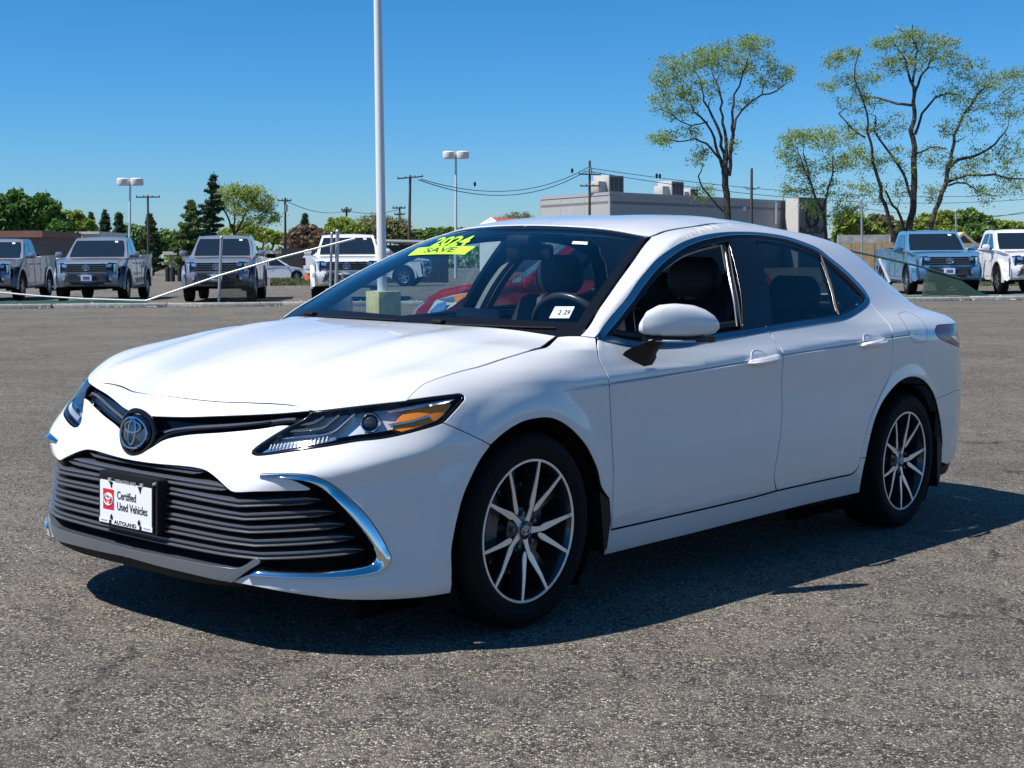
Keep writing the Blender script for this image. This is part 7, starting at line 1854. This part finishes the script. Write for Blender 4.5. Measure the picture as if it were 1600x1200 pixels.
branchy_tree('locust_tree', 'smaller slender young tree in front of the sign tower', 60, (1294, 420),
    [[(1294, 425, 11), (1290, 370, 9), (1285, 330, 8), (1270, 295, 6), (1262, 265, 5), (1255, 240, 3)], [(1286, 330, 6), (1290, 295, 5), (1296, 270, 4), (1290, 250, 2)], [(1296, 420, 6), (1303, 370, 5), (1312, 345, 4), (1330, 325, 2)], [(1268, 290, 4), (1250, 268, 3), (1232, 235, 2)]],
    [(1245, 215, 30, 14, 26), (1290, 215, 36, 18, 30), (1225, 240, 18, 18, 12), (1250, 265, 30, 18, 20), (1300, 255, 30, 18, 22), (1335, 245, 20, 18, 12), (1240, 295, 22, 16, 14), (1285, 295, 30, 18, 14), (1325, 320, 26, 18, 16), (1305, 340, 20, 14, 8), (1262, 325, 22, 16, 10)],
    9500, .043, LOCUST2, 13, .015)
branchy_tree('spring_tree', 'pale green young-leaved tree with fan of limbs behind the third silver truck', 118, (366, 412),
    [[(366, 412, 7), (366, 370, 6), (362, 350, 5)], [(364, 360, 5), (352, 330, 4), (345, 305, 2)], [(366, 365, 5), (368, 330, 4), (366, 300, 2)], [(368, 365, 5), (384, 330, 4), (392, 300, 2)], [(370, 362, 4), (392, 345, 3), (412, 325, 2)]],
    [(365, 300, 28, 12, 40), (395, 302, 26, 14, 40), (345, 315, 16, 14, 24), (415, 318, 18, 14, 30), (380, 325, 32, 16, 40), (425, 340, 12, 10, 14), (400, 345, 20, 12, 14)],
    9000, .085, LOCUST2, 14, .02)
branchy_tree('spring_tree', 'faint bare-twigged tree above the bushes right of the tall lamp post', 150, (600, 395), [[(600, 395, 4), (600, 360, 3), (596, 345, 2)], [(600, 365, 3), (612, 345, 2)]], [(590, 345, 26, 9, 40), (620, 350, 20, 10, 30), (560, 350, 20, 9, 24)], 3500, .10, OLIVE, 15, .02)
branchy_tree('spring_tree', 'faint bare-twigged tree left of the grey building behind the red roof', 190, (815, 372), [[(815, 372, 4), (815, 345, 3), (810, 338, 2)]], [(812, 338, 24, 6, 36), (790, 342, 12, 5, 12)], 1500, .10, OLIVE, 16, .02)

def conifer(name, label, u, vb, vt, Y, ru, m, seed, n=9000, ls=.14, gaps=.35, lean=0):
    r_ = np.random.RandomState(seed); px = Y / 2244.93; B0 = at(u, vb, Y); T = empty(name, (B0[0], Y, 0)); tag(T, label, 'tree')
    H = at(u, vt, Y)[2]; b = MB(); b.tube([(0, 0, -.1), (lean * .5, 0, H * .5), (lean, 0, H)], [.28, .17, .03], 8)
    P = []; z = H * .08
    while z < H * .985:
        f = 1 - z / H; R0 = ru * px * (f ** .75) * 1.05
        for k in range(r_.randint(4, 7)):
            a = r_.uniform(0, 2 * np.pi); L = R0 * r_.uniform(.45, 1.15)
            if r_.rand() < gaps * .4: L *= .5
            d = np.array([math.cos(a), math.sin(a), .12 - .25 * r_.rand()]); s0 = np.array([lean * z / H, 0, z]); tip = s0 + d * L + np.array([0, 0, .12 * L])
            b.tube([tuple(s0), tuple(s0 + d * L * .6), tuple(tip)], [.05 * f + .02, .03, .012], 5, False)
            nn = max(6, int(n * L / (H * ru * px * 1.8)))
            t = r_.uniform(.12, 1, nn) ** .8; q = s0 + d * L * t[:, None] + np.array([0, 0, .12 * L]) * (t ** 2)[:, None]
            P.append(q + r_.normal(size=q.shape) * np.array([.26, .26, .13]) * (.4 + .6 * (1 - t))[:, None] * max(.5, L / 2))
        z += H * r_.uniform(.028, .05)
    b.build('trunk', BARK, T); P = np.vstack(P); V, F = quads_np(P, ls, r_, .35, (.25, .5)); mesh_np('crown', V, F, m, T)
    return T
conifer('pine_tree', 'tall dark pine behind the gap between the second and third silver trucks', 318, 425, 268, 112, 40, NEEDLE, 21, 7000, .17, .5, 1.0)
conifer('pine_tree', 'lighter bushy pine standing in front of the tall dark pine', 302, 432, 312, 104, 46, NEEDLE2, 22, 7000, .17)
conifer('spruce_tree', 'left one of the two small pointed dark conifers above the second silver truck', 166, 405, 328, 135, 22, NEEDLE, 23, 3500, .2)
conifer('spruce_tree', 'right one of the two small pointed dark conifers above the second silver truck', 188, 405, 330, 135, 22, NEEDLE, 24, 3500, .2)
conifer('spruce_tree', 'small dark conifer just left of the pair above the second silver truck', 144, 405, 330, 140, 16, NEEDLE, 25, 2600, .2)
conifer('spruce_tree', 'dark conifer behind the single-arm pole, right of the second truck', 236, 408, 334, 128, 24, NEEDLE, 26, 3500, .2)
conifer('spruce_tree', 'dark green round-topped conifer above the dark board fence', 478, 400, 334, 150, 24, NEEDLE, 27, 3000, .22)

def bushy(name, label, lobes, Y, n, ls, m, seed, cat='tree', core=(.02, .035, .012), stem=True, group=None):
    """dense crown: leaf faces through a volume of lobes (u, v, ru, rv in picture pixels at distance Y)"""
    r_ = np.random.RandomState(seed); px = Y / 2244.93; u0 = np.mean([l[0] for l in lobes]); B0 = at(u0, 409, Y); o = np.array([B0[0], Y, 0.0])
    T = empty(name, tuple(o)); tag(T, label, cat, group); P = []; A = sum(l[2] * l[3] for l in lobes); b = MB()
    for (u, v, ru, rv) in lobes:
        c = at(u, v, Y) - o; rx, rz = ru * px, rv * px; k = max(20, int(n * ru * rv / A)); ry = (rx + rz) * .45
        c[1] += r_.uniform(-.5, .5) * ry
        d = r_.normal(size=(k, 3)); d /= np.linalg.norm(d, axis=1)[:, None]; R = r_.uniform(.55, 1.06, k) ** .6
        bump_ = 1 + .16 * np.sin(d[:, 0] * 6 + seed) * np.sin(d[:, 2] * 7 + u) + .10 * np.sin(d[:, 1] * 11 + v) * np.cos(d[:, 0] * 9)
        P.append(c + d * (R * bump_)[:, None] * np.array([rx, ry, rz]))
        if stem:
            b.tube([(c[0] * .35, c[1] * .3, 0 if c[2] > 1 else -.3), tuple(c * np.array([.7, .7, .6])), tuple(c)], [.16, .10, .04], 6)
            for _ in range(4):
                q = c + r_.normal(size=3) * np.array([rx, ry, rz]) * .5; b.tube([tuple(c * np.array([.8, .8, .75])), tuple(q)], [.05, .015], 5)
    P = np.vstack(P); P = P[P[:, 2] > .05]
    V, F = quads_np(P, ls, r_, .15); 
    if stem: b.build('trunk', BARK, T)
    mesh_np('crown', V, F, m, T)
    return T
bushy('broadleaf_tree', 'big dark green leafy tree at the far left behind the trucks', [(20, 330, 36, 30), (58, 338, 34, 32), (-20, 335, 30, 34), (40, 365, 46, 30), (84, 360, 22, 26), (5, 372, 40, 26)], 95, 16000, .20, GREEN1, 31)
bushy('broadleaf_tree', 'dark round tree behind the brown building beside the second truck', [(92, 372, 20, 26), (84, 390, 22, 22)], 88, 6000, .17, GREEN1, 32)
bushy('broadleaf_tree', 'bright yellow-green tree between the dark leafy tree and the small conifers', [(112, 350, 24, 20), (132, 362, 20, 20), (105, 375, 26, 22)], 110, 8000, .18, GREEN2, 33)
bushy('shrub', 'bright green low trees under the pale spring tree', [(385, 362, 26, 13), (415, 368, 20, 10), (360, 368, 18, 11), (432, 372, 14, 9)], 128, 6000, .18, GREEN2, 34, 'shrub')
bushy('shrub', 'dark hedge-like trees behind the second silver truck', [(215, 372, 36, 20), (255, 378, 22, 16), (185, 380, 30, 16), (150, 382, 24, 14)], 140, 7000, .22, GREEN3, 35, 'shrub')
bushy('broadleaf_tree', 'reddish-brown bushy tree above the dark fence, right of the third truck', [(478, 368, 28, 16), (500, 375, 20, 14), (458, 376, 16, 14)], 125, 6500, .18, REDBR, 36)
bushy('broadleaf_tree', 'yellow-green tree left of the tall lamp post behind the white truck', [(530, 358, 22, 18), (548, 366, 20, 16), (518, 370, 16, 14)], 135, 6000, .18, GREEN2, 37)
bushy('broadleaf_tree', 'olive tree right behind the tall lamp post', [(572, 362, 20, 14), (590, 368, 24, 14), (612, 360, 22, 15), (630, 368, 18, 12)], 140, 6500, .19, OLIVE, 38)
bushy('shrub', 'green tree row between the dark leaning pole and the sedan roof', [(650, 370, 22, 11), (675, 368, 20, 11), (695, 366, 18, 10), (715, 366, 20, 10), (660, 380, 40, 10)], 145, 7000, .19, GREEN3, 39, 'shrub')
for k, (lob, mt, lab, Y) in enumerate((([(1330, 350, 26, 18), (1350, 362, 30, 16), (1318, 372, 18, 14)], GREEN2, 'bright green tree right of the sign tower', 120), ([(1375, 352, 26, 16), (1400, 362, 26, 16)], OLIVE, 'olive green tree behind the stems of the largest tree', 125),
        ([(1455, 352, 28, 17), (1480, 345, 22, 16), (1470, 368, 34, 16)], GREEN2, 'light green tree just above the blue truck cab', 118), ([(1512, 345, 22, 18), (1535, 352, 22, 18), (1522, 368, 34, 18)], GREEN3, 'mid green rounded tree behind the small gabled house', 125), ([(1560, 356, 20, 12), (1585, 358, 26, 12), (1575, 370, 36, 12), (1620, 360, 30, 14)], GREEN2, 'low bright green trees at the right edge above the white truck', 130))):
    bushy('broadleaf_tree', lab, lob, Y, 7500, .18, mt, 50 + k)
# far tree line closing the horizon
r_ = np.random.RandomState(77); P = []
for x in np.arange(-150, 160, 3.0):
    h = 4.6 + 1.4 * math.sin(x * .09) + 1.1 * math.sin(x * .23 + 1); k = 190
    d = r_.normal(size=(k, 3)); d /= np.linalg.norm(d, axis=1)[:, None]
    P.append(np.array([x, 230 + r_.uniform(-6, 6), h * .45]) + d * r_.uniform(.5, 1, k)[:, None] ** .5 * np.array([3.4, 3, h * .55]))
P = np.vstack(P); P = P[P[:, 2] > 0]; V, F = quads_np(P, .42, r_, .1)
tl = mesh_np('tree_line', V, F, GREEN3, None); tag(tl, 'far line of woods along the horizon', 'woods', kind='stuff')
